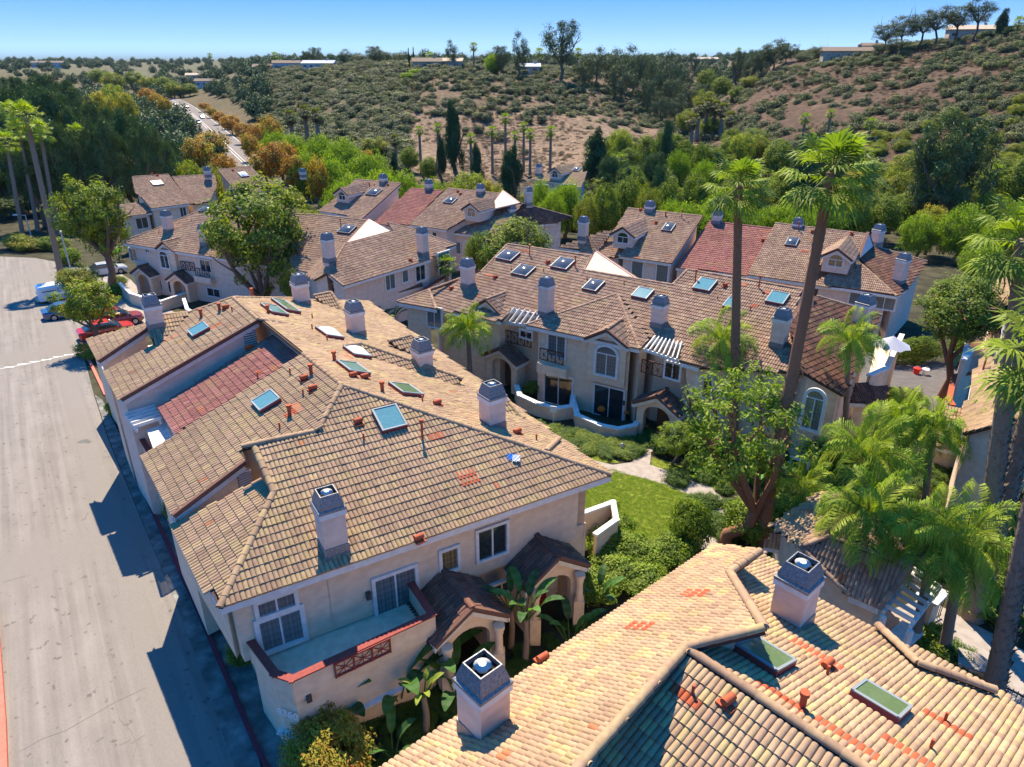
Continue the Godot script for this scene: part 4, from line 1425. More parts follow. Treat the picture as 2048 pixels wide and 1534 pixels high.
func manhole(label: String, p: Vector3):
	var b := MB.new()
	b.tube([p - UP * 0.05, p + UP * 0.02], [0.42, 0.42], 24)
	ground("manhole_cover", b.done(), M.concrete_grey, label)

func road_t(d: float) -> float: return lerpf(-0.34, -0.45, clampf((d - 205.0) / 300.0, 0.0, 1.0))

func chaparral():
	# shrubs over the slopes: the nearest ones each a thing, the rest one mass
	var nz := FastNoiseLite.new()
	nz.seed = 11; nz.frequency = 0.02; nz.fractal_octaves = 3
	var all := []
	var tries := 0
	while all.size() < 9500 and tries < 90000:
		tries += 1
		var t := rng.randf_range(-0.62, 0.78)
		var d := 150.0 + 340.0 * pow(rng.randf(), 0.8)
		var x := t * d
		var n := nz.get_noise_2d(x, -d)
		var e := nz.get_noise_2d(x * 3.0 + 500.0, -d * 3.0)
		var dens := 0.25 + n * 0.9 + e * 0.5
		if t < -0.14: dens += 0.9                     # the left slope is thickly grown
		if t > -0.14 and t < 0.1 and d < 250.0: dens -= 0.6   # bare dry slope
		if t > 0.12: dens += 0.3
		if t > -0.14 and t < 0.1 and d > 258.0: dens += 0.75
		if t < -0.3 and t > -0.55 and d < 560.0 and absf(t - road_t(d)) < 0.035 + 6.0 / d: dens = -1.0
		if t < -0.42 and d < 300.0: dens = -1.0
		if rng.randf() > dens: continue
		var s := rng.randf_range(0.7, 2.0) * (1.25 if t < -0.12 else 1.0)
		all.append([d, Vector3(x, ground_y(x, -d) - 0.15, -d), s])
	all.sort_custom(func(a, b): return a[0] < b[0])
	var first := []
	for k in 3: first.append(null)
	var rest := [[], [], []]
	for i in all.size():
		var p: Vector3 = all[i][1]
		var s: float = all[i][2]
		var k := rng.randi() % 3
		var sc := Vector3(s * rng.randf_range(0.9, 1.4), s * rng.randf_range(0.7, 1.1), s * rng.randf_range(0.9, 1.4))
		if i < 280:
			if first[k] == null:
				first[k] = thing("shrub", "grey-green chaparral shrub on the dry slope", "shrub", p, "chaparral shrubs on the slopes")
				O = Vector3.ZERO
				part("foliage", protos["scrub"][k + 1], M.needle, first[k]).position.y = 0.6
				first[k].scale = sc
			else: again(first[k], "", p, sc, rng.randf() * TAU)
		else:
			rest[k].append(Transform3D(Basis(UP, rng.randf() * TAU) * Basis.from_scale(sc), p + UP * 0.6 * s))
	for k in 3:
		var o := multi(numbered("chaparral"), protos["scrub"][k + 1], rest[k], [], M.needle, self)
		tag(o, ["dense grey-green chaparral over the far slopes", "olive chaparral scattered over the far slopes", "yellowish chaparral scattered over the far slopes"][k])
	var tufts := []
	for i in 9000:
		var t := rng.randf_range(-0.3, 0.78)
		var d := rng.randf_range(165.0, 330.0)
		var x := t * d
		var s := rng.randf_range(0.25, 0.8)
		tufts.append(Transform3D(Basis(UP, rng.randf() * TAU) * Basis.from_scale(Vector3(s * 1.3, s * 0.7, s * 1.3)), Vector3(x, ground_y(x, -d) + 0.2, -d)))
	tag(multi("dry_grass", protos["dry"][1], tufts, [], M.needle, self), "dry brown grass tufts over the slopes")

func skyline_woods():
	var ts := []
	for i in 1500:
		var t := rng.randf_range(-0.72, 0.72)
		var d := 480.0 + 1500.0 * pow(rng.randf(), 1.6)
		if t > 0.35: continue
		var x := t * d
		var s := rng.randf_range(2.0, 4.2) * (1.0 + d * 0.0004)
		ts.append(Transform3D(Basis(UP, rng.randf() * TAU) * Basis.from_scale(Vector3(s, s * rng.randf_range(0.8, 1.5), s)), Vector3(x, ground_y(x, -d) + s * 0.6, -d)))
	tag(multi("distant_trees", protos["far"][1], ts, [], M.needle, self), "dark band of distant trees along the skyline")
	ts = []
	for i in 420:
		var t := rng.randf_range(-0.72, -0.32)
		var d := rng.randf_range(170.0, 480.0)
		if absf(t - road_t(d)) < 0.03 + 6.0 / d: continue
		var x := t * d
		var s := rng.randf_range(2.4, 4.5)
		ts.append(Transform3D(Basis(UP, rng.randf() * TAU) * Basis.from_scale(Vector3(s, s * rng.randf_range(1.0, 1.5), s)), Vector3(x, ground_y(x, -d) + s * 0.9, -d)))
	tag(multi("woodland", protos["far"][1], ts, [], M.needle, self), "dark woodland behind the left pine grove")
	ts = []
	for i in 520:
		var t := rng.randf_range(-0.3, 0.78)
		var d := rng.randf_range(112.0, 185.0)
		var x := t * d
		if t > -0.2 and t < 0.12 and d > 150.0: continue
		var s := rng.randf_range(0.9, 2.4)
		ts.append(Transform3D(Basis(UP, rng.randf() * TAU) * Basis.from_scale(Vector3(s, s * rng.randf_range(0.8, 1.1), s)), Vector3(x, ground_y(x, -d) + s * 0.6, -d)))
	tag(multi("undergrowth", protos["olive"][1], ts, [], M.leaf, self), "green undergrowth filling the valley beyond the roofs")

func alley_sheet(pts: Array):
	# laid in axes that run along the alley, so that its wear does too
	var o := ground("alley", null, M.asphalt, "pale worn asphalt alley running along the townhouse row")
	o.rotation.y = 0.602
	var m := sheet(pts, 0.01)
	var st := SurfaceTool.new()
	st.append_from(m, 0, o.transform.affine_inverse())
	o.mesh = st.commit()

func patch(called: String, label: String, pts: Array, n: int, s0: float, s1: float, crown: String):
	var f := PackedVector2Array()
	var lo := Vector2(1e9, 1e9)
	var hi := Vector2(-1e9, -1e9)
	for p in pts:
		f.append(Vector2(p.x, p.z)); lo = lo.min(Vector2(p.x, p.z)); hi = hi.max(Vector2(p.x, p.z))
	var ts := []
	var tries := 0
	while ts.size() < n and tries < n * 20:
		tries += 1
		var q := Vector2(rng.randf_range(lo.x, hi.x), rng.randf_range(lo.y, hi.y))
		if not Geometry2D.is_point_in_polygon(q, f): continue
		var s := rng.randf_range(s0, s1)
		ts.append(Transform3D(Basis(UP, rng.randf() * TAU) * Basis.from_scale(Vector3(s, s * 0.7, s)), Vector3(q.x, ground_y(q.x, q.y) + s * 0.25, q.y)))
	tag(multi(numbered(called), protos[crown][1], ts, [], M[protos[crown][0]], self), label)

# ---------------------------------------------------------------- small things
func umbrella(label: String, at: Vector3):
	var t := thing("patio_umbrella", label, "umbrella", at)
	O = Vector3.ZERO
	var b := mb()
	b.tube([Vector3(0, 0, 0), Vector3(0, 2.5, 0)], [0.03, 0.03], 8)
	part("pole", b.done(), M.trim, t)
	for i in 8:
		b = mb()
		var a0 := TAU * i / 8
		var a1 := TAU * (i + 1) / 8
		var e := func(a: float, r: float, y: float) -> Vector3: return Vector3(cos(a) * r, y, sin(a) * r)
		var top := Vector3(0, 2.5, 0)
		var m: Vector3 = (e.call(a0, 1.15, 1.85) + e.call(a1, 1.15, 1.85)) / 2.0 * Vector3(0.97, 1.03, 0.97)
		b.tri(top, e.call(a0, 1.15, 1.85), m); b.tri(top, m, e.call(a1, 1.15, 1.85))
		part("panel", b.done(), M.cloth_grey, t)

func air_conditioner(label: String, at: Vector3, u: Vector3, material := "metal_dark"):
	var t := thing("air_conditioner", label, "air conditioner", at)
	O = Vector3.ZERO
	u = Vector3(u.x, 0, u.z).normalized()
	var n := u.cross(UP)
	var b := mb()
	b.box(UP * 0.05, u * 0.48, UP * 0.05, n * 0.48)
	part("base", b.done(), M.concrete_grey, t)
	b = mb()
	b.box(UP * 0.45, u * 0.38, UP * 0.34, n * 0.38)
	part("housing", b.done(), M[material], t)
	for k in 9:
		b = mb()
		b.box(UP * (0.17 + k * 0.068), u * 0.395, UP * 0.012, n * 0.395)
		part("louvre", b.done(), M.metal_grey, t)
	b = mb()
	b.tube([UP * 0.78, UP * 0.83], [0.34, 0.34], 18)
	part("fan_guard", b.done(), M.metal_dark, t)
	b = mb()
	b.tube([UP * 0.82, UP * 0.85], [0.09, 0.07], 10)
	part("fan_hub", b.done(), M.metal_grey, t)

func pumpkin(label: String, at: Vector3, r: float):
	var t := thing("pumpkin", label, "pumpkin", at)
	O = Vector3.ZERO
	var b := mb()
	var f := func(i: int, j: int) -> Vector3:
		var a := TAU * i / 20.0
		var e := PI * j / 8.0 - PI / 2.0
		var k := r * (1.0 - 0.12 * absf(sin(a * 5.0)))
		return Vector3(cos(a) * cos(e) * k, r * 0.75 + sin(e) * r * 0.75, sin(a) * cos(e) * k)
	for i in 20:
		for j in 8: b.quad(f.call(i, j), f.call(i, j + 1), f.call(i + 1, j + 1), f.call(i + 1, j))
	part("shell", b.done(), M.pumpkin, t)
	b = mb()
	b.tube([UP * r * 1.4, UP * r * 1.75 + Vector3(0.03, 0, 0)], [0.03, 0.02], 6)
	part("stalk", b.done(), M.bark, t)

func bucket(label: String, at: Vector3, material: String):
	var t := thing("bucket", label, "bucket", at)
	O = Vector3.ZERO
	var b := mb()
	b.tube([Vector3.ZERO, UP * 0.42, UP * 0.42, UP * 0.46], [0.19, 0.25, 0.275, 0.275], 14)
	part("pail", b.done(), M[material], t)
	b = mb()
	var pts := []
	var rad := []
	for i in 9:
		pts.append(Vector3(cos(PI * i / 8) * 0.26, 0.42 + sin(PI * i / 8) * 0.2, 0)); rad.append(0.012)
	b.tube(pts, rad, 5)
	part("handle", b.done(), M.metal_grey, t)

func bin(label: String, at: Vector3):
	var t := thing("wheeled_bin", label, "bin", at)
	O = Vector3.ZERO
	var b := mb()
	b.box(UP * 0.55, Vector3(0.3, 0, 0), UP * 0.5, Vector3(0, 0, 0.34))
	part("body", b.done(), M.plastic_green, t)
	b = mb()
	b.box(UP * 1.09, Vector3(0.33, 0, 0), UP * 0.04, Vector3(0, 0, 0.38))
	part("lid", b.done(), M.plastic_green, t)
	for s in [-1, 1]:
		b = mb()
		b.tube([Vector3(s * 0.28, 0.1, 0.33), Vector3(s * 0.34, 0.1, 0.33)], [0.1, 0.1], 10)
		part("wheel", b.done(), M.rubber, t)

func garden_sign(label: String, at: Vector3):
	var t := thing("garden_sign", label, "sign", at)
	O = Vector3.ZERO
	var b := mb()
	b.box(UP * 0.5, Vector3(0.03, 0, 0), UP * 0.6, Vector3(0, 0, 0.02))
	part("stake", b.done(), M.trim, t)
	b = mb()
	b.box(UP * 1.05, Vector3(0.2, 0, 0.05), UP * 0.22, Vector3(-0.005, 0, 0.02))
	part("board", b.done(), M.cap_white, t)

func path_light(label: String, at: Vector3):
	var t := thing("path_light", label, "path light", at)
	O = Vector3.ZERO
	var b := mb()
	b.tube([Vector3.ZERO, UP * 0.5], [0.08, 0.08], 10)
	part("post", b.done(), M.trim, t)
	b = mb()
	b.tube([UP * 0.5, UP * 0.54, UP * 0.62], [0.14, 0.14, 0.04], 12)
	part("hood", b.done(), M.trim, t)

func tarp(label: String, at: Vector3):
	var t := thing("tarpaulin", label, "tarpaulin", at)
	O = Vector3.ZERO
	for k in 2:
		var b := mb()
		var n := 7
		var f := func(i: int, j: int) -> Vector3:
			return Vector3((i - 3.0) * 0.05 + k * 0.2, 0.04 + 0.04 * sin(i * 2.1 + j * 1.7 + k) + (-0.35 * (j - 3.0) * 0.05), (j - 3.0) * 0.05 + k * 0.1)
		for i in n - 1:
			for j in n - 1: b.quad(f.call(i, j), f.call(i + 1, j), f.call(i + 1, j + 1), f.call(i, j + 1))
		part("sheet", b.done(), M.tarp_blue if k == 0 else M.cap_white, t)

func iron_fence(label: String, pts: Array):
	var t := thing("iron_fence", label, "fence", pts[0])
	for i in pts.size() - 1:
		var a: Vector3 = pts[i]
		var d: Vector3 = pts[i + 1]
		var b := mb()
		b.bar(a + UP * 1.15, d + UP * 1.15, 0.05, 0.05); b.bar(a + UP * 0.15, d + UP * 0.15, 0.045, 0.045)
		part("rail", b.done(), M.metal_dark, t)
		var k := int((d - a).length() / 0.13)
		for j in k:
			b = mb()
			var p := a.lerp(d, (j + 0.5) / k)
			b.bar(p, p + UP * 1.25, 0.025, 0.025, d - a)
			part("bar", b.done(), M.metal_dark, t)

func iron_gate(label: String, a: Vector3, d: Vector3):
	iron_fence(label, [a, d])

func utility_box(label: String, at: Vector3):
	var t := thing("utility_box", label, "utility box", at)
	O = Vector3.ZERO
	var u := Vector3(0.85, 0, 0.5)
	var n := u.cross(UP)
	var b := mb()
	b.box(UP * 0.3, u * 0.55, UP * 0.32, n * 0.4)
	part("body", b.done(), M.stucco, t)
	b = mb()
	b.box(UP * 0.65, u * 0.6, UP * 0.035, n * 0.45)
	part("lid", b.done(), M.concrete, t)

func ground_cover():
	patch("grass", "short mown grass on the lawn between the townhouses", [Vector3(3.26, -0.82, -30.89), Vector3(4.76, -0.98, -33.83), Vector3(5.64, -1.00, -34.23), Vector3(6.58, -0.96, -33.54), Vector3(8.25, -0.91, -32.55), Vector3(9.74, -0.83, -31.14), Vector3(9.68, -0.74, -29.45), Vector3(8.99, -0.64, -27.69), Vector3(7.55, -0.53, -25.70), Vector3(4.92, -0.47, -24.61), Vector3(3.51, -0.53, -25.70)], 5200, 0.06, 0.13, "grass")
	patch("ground_cover", "dark green ground cover in the side bed by the near house", [Vector3(-6.5, 0, -16.2), Vector3(1.5, 0, -21.0), Vector3(3.5, 0, -22.2), Vector3(4.2, 0, -19.5), Vector3(-1.5, 0, -14.0), Vector3(-5.0, 0, -13.5)], 150, 0.25, 0.5, "hedge")
	patch("ground_cover", "leafy ground cover under the palms by the gatehouse", [Vector3(11, 0, -38), Vector3(24, 0, -38), Vector3(26, 0, -27), Vector3(17, 0, -24), Vector3(9, 0, -25), Vector3(8.5, 0, -32)], 170, 0.4, 0.9, "hedge")
	patch("ground_cover", "green plants in the beds behind the pink townhouse", [Vector3(-30, 0, -68), Vector3(-10, 0, -62), Vector3(-8, 0, -52), Vector3(-18, 0, -48), Vector3(-30, 0, -56)], 200, 0.4, 0.9, "hedge")
	patch("ground_cover", "plants in the beds between the back rows", [Vector3(-15, 0, -75), Vector3(20, 0, -62), Vector3(18, 0, -54), Vector3(-8, 0, -66)], 160, 0.4, 1.0, "hedge")

func _ready():
	# camera
	var cam := Camera3D.new()
	cam.name = "camera"
	cam.position = eye
	cam.rotation_degrees = Vector3(-24.66, 0, 0)
	cam.fov = 56.75
	cam.far = 4000.0
	cam.near = 0.1
	add_child(cam)
	cam.current = true
	# sky
	var sky := ProceduralSkyMaterial.new()
	sky.sky_top_color = Color(0.09, 0.52, 0.90)
	sky.sky_horizon_color = Color(0.70, 0.85, 0.95)
	sky.sky_energy_multiplier = 0.76
	sky.ground_energy_multiplier = 0.6
	sky.sky_curve = 0.032
	sky.ground_bottom_color = Color(0.25, 0.22, 0.18)
	sky.ground_horizon_color = Color(0.6, 0.62, 0.62)
	sky.sun_angle_max = 1.0
	var env := Environment.new()
	env.background_mode = Environment.BG_SKY
	env.sky = Sky.new()
	env.sky.sky_material = sky
	env.tonemap_mode = Environment.TONE_MAPPER_LINEAR
	env.tonemap_exposure = 2.75
	env.sdfgi_enabled = true
	env.ssao_enabled = true
	env.ssil_enabled = true
	env.fog_enabled = true
	env.fog_density = 0.00003
	env.fog_light_color = Color(0.72, 0.83, 0.95)
	var we := WorldEnvironment.new()
	we.name = "world_environment"
	we.environment = env
	add_child(we)
	# sun, high behind the houses
	var sun := DirectionalLight3D.new()
	sun.name = "sun"
	sun.light_energy = 1.35
	sun.light_color = Color(1.0, 0.94, 0.83)
	sun.light_angular_distance = 0.5
	sun.shadow_enabled = true
	add_child(sun)
	sun.look_at_from_position(Vector3.ZERO, Vector3(0.13, -0.81, 0.573), UP)
	rng.seed = 20240
	materials()
	tile_mesh = make_tile(0.15, 0.37, 0.055, 6)
	cap_mesh = make_cap()
	make_protos()
	house_by_the_alley()
	house_in_front()
	house_across_the_lawn()
	house_behind_the_tree()
	houses_behind()
	house_at_the_right()
	gatehouse_by_the_path()
	grounds()
	vehicles()
	small_things()
	near_trees()
	far_trees()
	garden()

func house_by_the_alley():
	var h: Node3D
	h = thing("townhouse", "long tan tiled townhouse row along the alley with a red roof strip", "house", Vector3(-3.00, 0.00, -30.00), "townhouses of the estate")
	single_left = 300
	roof(h, [Vector3(-8.53, 5.40, -16.12), Vector3(3.81, 5.40, -23.36), Vector3(-6.73, 8.20, -25.51), Vector3(-7.16, 7.47, -23.09), Vector3(-9.14, 7.47, -21.93), Vector3(-8.02, 6.68, -20.21)], 2.60, "tan", 0.45, "stucco", {"singles": 200})
	roof(h, [Vector3(-8.53, 5.40, -16.12), Vector3(-8.18, 6.42, -20.60), Vector3(-8.87, 6.41, -21.48), Vector3(-11.76, 5.34, -20.22)], 2.60, "tan", 0.30, "stucco", {"singles": 100})
	roof(h, [Vector3(-11.59, 5.75, -20.18), Vector3(-14.44, 5.79, -24.21), Vector3(-9.13, 8.21, -28.78), Vector3(-6.73, 8.20, -25.51), Vector3(-7.11, 7.56, -22.92), Vector3(-10.06, 6.76, -23.03), Vector3(-9.66, 6.70, -22.17)], 0.00, "tan", 0.25, "stucco", {"rakes": [6]})
	roof(h, [Vector3(-16.36, 5.30, -29.46), Vector3(-11.35, 7.65, -34.10), Vector3(-8.05, 7.65, -29.65), Vector3(-9.75, 7.40, -30.74), Vector3(-14.44, 5.29, -26.83)], 0.00, "pink", 0.10, "stucco_pink")
	roof(h, [Vector3(-20.18, 5.83, -32.17), Vector3(-18.24, 6.69, -33.76), Vector3(-17.75, 6.84, -33.80), Vector3(-17.32, 7.49, -36.42), Vector3(-15.03, 8.20, -36.76), Vector3(-12.56, 8.18, -33.29), Vector3(-17.80, 5.85, -29.07)], -1.00, "tan", 0.18, "stucco_pink", {"rakes": [5]})
	roof(h, [Vector3(-22.68, 6.29, -35.64), Vector3(-19.26, 7.21, -35.47), Vector3(-18.96, 7.18, -34.93), Vector3(-20.59, 6.25, -32.58)], -1.00, "tan", 0.25, "stucco", {"rakes": [2]})
	roof(h, [Vector3(-18.90, 7.60, -35.39), Vector3(-17.24, 7.56, -36.24), Vector3(-17.75, 6.84, -33.80), Vector3(-18.04, 6.75, -33.39), Vector3(-18.73, 7.21, -34.33)], -1.00, "tan", 0.10, "stucco")
	roof(h, [Vector3(-6.73, 8.20, -25.51), Vector3(3.81, 5.40, -23.36), Vector3(-10.58, 3.80, -49.75), Vector3(-15.04, 8.20, -36.77)], 0.00, "front", 0.45, "stucco")
	ridge(h, [Vector3(-8.53, 5.40, -16.12), Vector3(-8.02, 6.68, -20.21)], "tan", true)
	ridge(h, [Vector3(-8.02, 6.68, -20.21), Vector3(-9.14, 7.47, -21.93)], "tan")
	ridge(h, [Vector3(-9.51, 7.55, -21.78), Vector3(-7.16, 7.47, -23.09), Vector3(-6.73, 8.20, -25.51)], "tan", true)
	ridge(h, [Vector3(-6.73, 8.20, -25.51), Vector3(3.81, 5.40, -23.36)], "tan", true)
	ridge(h, [Vector3(-9.13, 8.21, -28.78), Vector3(-6.73, 8.20, -25.51)], "tan", true)
	ridge(h, [Vector3(-11.33, 7.67, -34.04), Vector3(-8.05, 7.66, -29.65)], "tan")
	ridge(h, [Vector3(-15.03, 8.20, -36.76), Vector3(-12.56, 8.18, -33.29)], "tan")
	ridge(h, [Vector3(-12.49, 8.25, -33.09), Vector3(-11.33, 7.67, -34.04)], "tan")
	ridge(h, [Vector3(-15.03, 8.20, -36.76), Vector3(-17.32, 7.49, -36.42), Vector3(-18.90, 7.60, -35.39)], "tan")
	ridge(h, [Vector3(-15.04, 8.20, -36.77), Vector3(-13.21, 6.32, -42.41)], "tan")
	ridge(h, [Vector3(-18.90, 7.60, -35.39), Vector3(-18.57, 7.32, -34.77), Vector3(-17.75, 6.84, -33.80)], "tan")
	ridge(h, [Vector3(1.32, 6.13, -23.92), Vector3(1.97, 5.47, -26.08)], "tan", true)
	roof(h, [Vector3(-8.15, 7.25, -32.07), Vector3(-7.40, 7.23, -32.45), Vector3(-2.40, 5.86, -31.31), Vector3(-3.12, 5.79, -30.67), Vector3(-4.82, 6.29, -31.17)], 0.00, "tan", 0.20, "stucco")
	ridge(h, [Vector3(-8.15, 7.25, -32.07), Vector3(-7.40, 7.23, -32.45), Vector3(-2.40, 5.86, -31.31)], "tan")
	roof(h, [Vector3(-6.63, 6.12, -35.58), Vector3(-5.52, 6.16, -36.37), Vector3(-4.21, 5.64, -35.60), Vector3(-4.93, 5.50, -34.75)], 0.00, "tan", 0.20, "stucco")
	ridge(h, [Vector3(-6.63, 6.12, -35.58), Vector3(-5.52, 6.16, -36.37), Vector3(-4.21, 5.64, -35.60)], "tan")
	roof(h, [Vector3(-0.37, 5.90, -29.24), Vector3(0.49, 5.35, -28.12), Vector3(0.13, 5.35, -27.92), Vector3(-0.36, 5.57, -28.27)], 0.00, "tan", 0.20, "stucco")
	ridge(h, [Vector3(-0.37, 5.90, -29.24), Vector3(0.49, 5.35, -28.12), Vector3(0.13, 5.35, -27.92)], "tan")
	roof(h, [Vector3(-12.56, 6.26, -43.23), Vector3(-11.62, 6.29, -43.87), Vector3(-10.59, 5.56, -42.33), Vector3(-11.72, 5.84, -42.48)], 0.00, "tan", 0.20, "stucco")
	ridge(h, [Vector3(-12.56, 6.26, -43.23), Vector3(-11.62, 6.29, -43.87), Vector3(-10.59, 5.56, -42.33)], "tan")
	chimney(h, Vector3(-5.75, 5.69, -18.61), Vector3(0.86, 0.00, -0.51), 7.82, 0.78, 0.78)
	chimney(h, Vector3(-0.80, 6.28, -25.80), Vector3(-0.59, 0.00, -0.80), 8.20, 0.78, 0.78)
	chimney(h, Vector3(-4.39, 5.95, -32.07), Vector3(-0.59, 0.00, -0.80), 7.66, 0.76, 0.76)
	chimney(h, Vector3(-8.53, 6.22, -36.52), Vector3(-0.59, 0.00, -0.80), 8.14, 0.78, 0.78)
	chimney(h, Vector3(-12.70, 6.48, -41.04), Vector3(-0.59, 0.00, -0.80), 8.34, 0.80, 0.80)
	chimney(h, Vector3(-18.55, 7.28, -34.88), Vector3(0.59, 0.00, 0.80), 9.02, 0.75, 0.75)
	skylight(h, Vector3(-9.81, 7.36, -25.58), Vector3(0.59, 0.00, 0.80), Vector3(-0.76, -0.33, 0.56), 1.08, 0.94, "glass_teal")
	skylight(h, Vector3(-4.71, 7.34, -24.14), Vector3(0.86, 0.00, -0.51), Vector3(0.47, -0.36, 0.80), 1.01, 1.19, "glass_teal")
	skylight(h, Vector3(-15.78, 7.37, -33.74), Vector3(0.59, 0.00, 0.80), Vector3(-0.76, -0.33, 0.56), 1.08, 0.93, "glass_teal")
	skylight(h, Vector3(-4.51, 7.15, -27.04), Vector3(-0.59, 0.00, -0.80), Vector3(0.75, -0.36, -0.55), 1.29, 1.05, "glass_green")
	skylight(h, Vector3(-6.92, 7.63, -28.23), Vector3(-0.59, 0.00, -0.80), Vector3(0.75, -0.36, -0.55), 1.44, 0.99, "glass_green")
	skylight(h, Vector3(-7.44, 7.05, -31.44), Vector3(-0.59, 0.00, -0.80), Vector3(0.75, -0.36, -0.55), 1.30, 0.95, "glass_milk", true)
	skylight(h, Vector3(-12.75, 7.19, -38.03), Vector3(-0.59, 0.00, -0.80), Vector3(0.75, -0.36, -0.55), 2.51, 0.84, "glass_green")
	skylight(h, Vector3(-12.71, 7.64, -36.01), Vector3(-0.59, 0.00, -0.80), Vector3(0.75, -0.36, -0.55), 1.80, 0.95, "glass_green")
	skylight(h, Vector3(-9.38, 7.05, -34.06), Vector3(-0.59, 0.00, -0.80), Vector3(0.75, -0.36, -0.55), 1.53, 0.97, "glass_milk", true)
	vent(h, Vector3(-8.31, 8.04, -26.88), 1)
	vent(h, Vector3(-9.33, 7.85, -27.32), 0)
	vent(h, Vector3(-8.52, 7.91, -26.53), 2)
	vent(h, Vector3(-7.94, 7.88, -25.62), 2)
	vent(h, Vector3(-8.29, 7.75, -25.44), 0)
	vent(h, Vector3(-8.54, 7.45, -24.30), 1)
	vent(h, Vector3(-8.74, 7.24, -23.58), 0)
	vent(h, Vector3(-15.34, 7.85, -35.46), 1)
	vent(h, Vector3(-16.32, 7.55, -35.36), 1)
	vent(h, Vector3(-15.02, 7.95, -35.50), 2)
	vent(h, Vector3(-14.49, 7.99, -34.98), 0)
	vent(h, Vector3(-5.79, 7.40, -23.69), 2)
	vent(h, Vector3(-3.38, 6.86, -23.49), 3)
	vent(h, Vector3(-5.48, 7.10, -22.99), 0)
	vent(h, Vector3(-3.09, 5.38, -19.25), 2)
	vent(h, Vector3(-5.27, 7.60, -26.12), 1)
	vent(h, Vector3(-3.09, 6.86, -26.38), 2)
	vent(h, Vector3(0.22, 6.07, -25.34), 2)
	vent(h, Vector3(0.99, 5.85, -25.22), 0)
	vent(h, Vector3(-6.62, 7.81, -27.05), 2)
	vent(h, Vector3(-6.21, 7.62, -27.32), 2)
	vent(h, Vector3(-3.69, 7.07, -26.28), 0)
	vent(h, Vector3(-12.71, 7.83, -35.19), 1)
	vent(h, Vector3(-14.75, 7.65, -38.75), 1)
	vent(h, Vector3(-7.87, 7.74, -29.03), 1)
	vent(h, Vector3(-10.26, 7.27, -34.32), 0)
	vent(h, Vector3(-9.09, 7.29, -32.64), 0)
	vent(h, Vector3(-11.04, 6.85, -37.20), 0)
	vent(h, Vector3(-11.62, 6.65, -29.62), 0)
	vent(h, Vector3(-12.93, 6.89, -32.52), 2)
	new_tiles(h, Vector3(-1.70, 6.11, -22.25), Vector3(0.86, 0.00, -0.51), Vector3(0.47, -0.36, 0.80), 5, 2)
	new_tiles(h, Vector3(-8.28, 7.57, -24.53), Vector3(0.59, 0.00, 0.80), Vector3(-0.76, -0.33, 0.56), 3, 2)
	new_tiles(h, Vector3(-8.42, 7.59, -24.83), Vector3(0.59, 0.00, 0.80), Vector3(-0.76, -0.33, 0.56), 3, 1)
	new_tiles(h, Vector3(-2.90, 6.86, -23.77), Vector3(0.86, 0.00, -0.51), Vector3(0.47, -0.36, 0.80), 4, 1)
	new_tiles(h, Vector3(-14.79, 7.69, -33.92), Vector3(0.59, 0.00, 0.80), Vector3(-0.76, -0.33, 0.56), 2, 2)
	new_tiles(h, Vector3(-17.22, 7.02, -33.97), Vector3(0.59, 0.00, 0.80), Vector3(-0.76, -0.33, 0.56), 2, 2)
	new_tiles(h, Vector3(-7.69, 7.37, -30.39), Vector3(-0.59, 0.00, -0.80), Vector3(0.75, -0.36, -0.55), 4, 1)
	new_tiles(h, Vector3(-11.68, 6.74, -30.11), Vector3(0.59, 0.00, 0.80), Vector3(-0.76, -0.33, 0.56), 2, 1)
	window(h, Vector3(-7.90, 2.81, -17.01), Vector3(0.86, 0.00, -0.51), 1.25, 1.19, 2, "glass_blind", 0.00, 0.00, 0.16, "window")
	window(h, Vector3(-7.85, 4.22, -17.04), Vector3(0.86, 0.00, -0.51), 1.10, 0.50, 2, "glass_blind", 0.00, 0.00, 0.13, "transom_window")
	window(h, Vector3(-4.63, 2.02, -18.93), Vector3(0.86, 0.00, -0.51), 1.44, 2.01, 2, "glass_blind", 0.00, 0.00, 0.13, "sliding_door")
	window(h, Vector3(-2.49, 3.34, -20.18), Vector3(0.86, 0.00, -0.51), 0.60, 0.89, 1, "glass_curtain", 0.00, 0.00, 0.12, "window")
	window(h, Vector3(-1.23, 3.26, -20.93), Vector3(0.86, 0.00, -0.51), 1.16, 1.28, 2, "glass_dark", 0.00, 0.00, 0.12, "window")
	window(h, Vector3(-0.74, 1.40, -21.21), Vector3(0.86, 0.00, -0.51), 0.77, 0.44, 2, "glass_dark", 0.00, 0.00, 0.12, "window")
	block(h, "wall", [Vector3(-8.43, 0.00, -16.70), Vector3(-5.84, 0.00, -18.22), Vector3(-7.65, 0.00, -20.61), Vector3(-10.24, 0.00, -19.10)], 2.66, 5.2, "stucco")
	block(h, "wall", [Vector3(-8.17, 0.00, -17.49), Vector3(-26.83, 0.00, -42.24), Vector3(-16.31, 0.00, -48.42), Vector3(3.04, 0.00, -24.07)], -1.5, 2.65, "stucco")
	block(h, "balcony_floor", [Vector3(-7.03, 3.50, -15.55), Vector3(-6.47, 3.50, -15.34), Vector3(-2.62, 3.50, -18.01), Vector3(-3.69, 3.50, -19.83), Vector3(-8.34, 3.50, -17.10)], 0, 2.55, "stucco")
	low_wall(h, [Vector3(-8.19, 3.50, -16.84), Vector3(-7.03, 3.50, -15.55), Vector3(-6.47, 3.50, -15.34), Vector3(-2.62, 3.50, -18.01), Vector3(-3.54, 3.50, -19.57)], 2.5, 3.38, "red_paint", 0.16, "parapet", 0.05)
	low_wall(h, [Vector3(-7.03, 3.50, -15.55), Vector3(-6.47, 3.50, -15.34), Vector3(-2.62, 3.50, -18.01)], 0.85, 0.98, "trim", 0.26, "belt_course", 0.06)
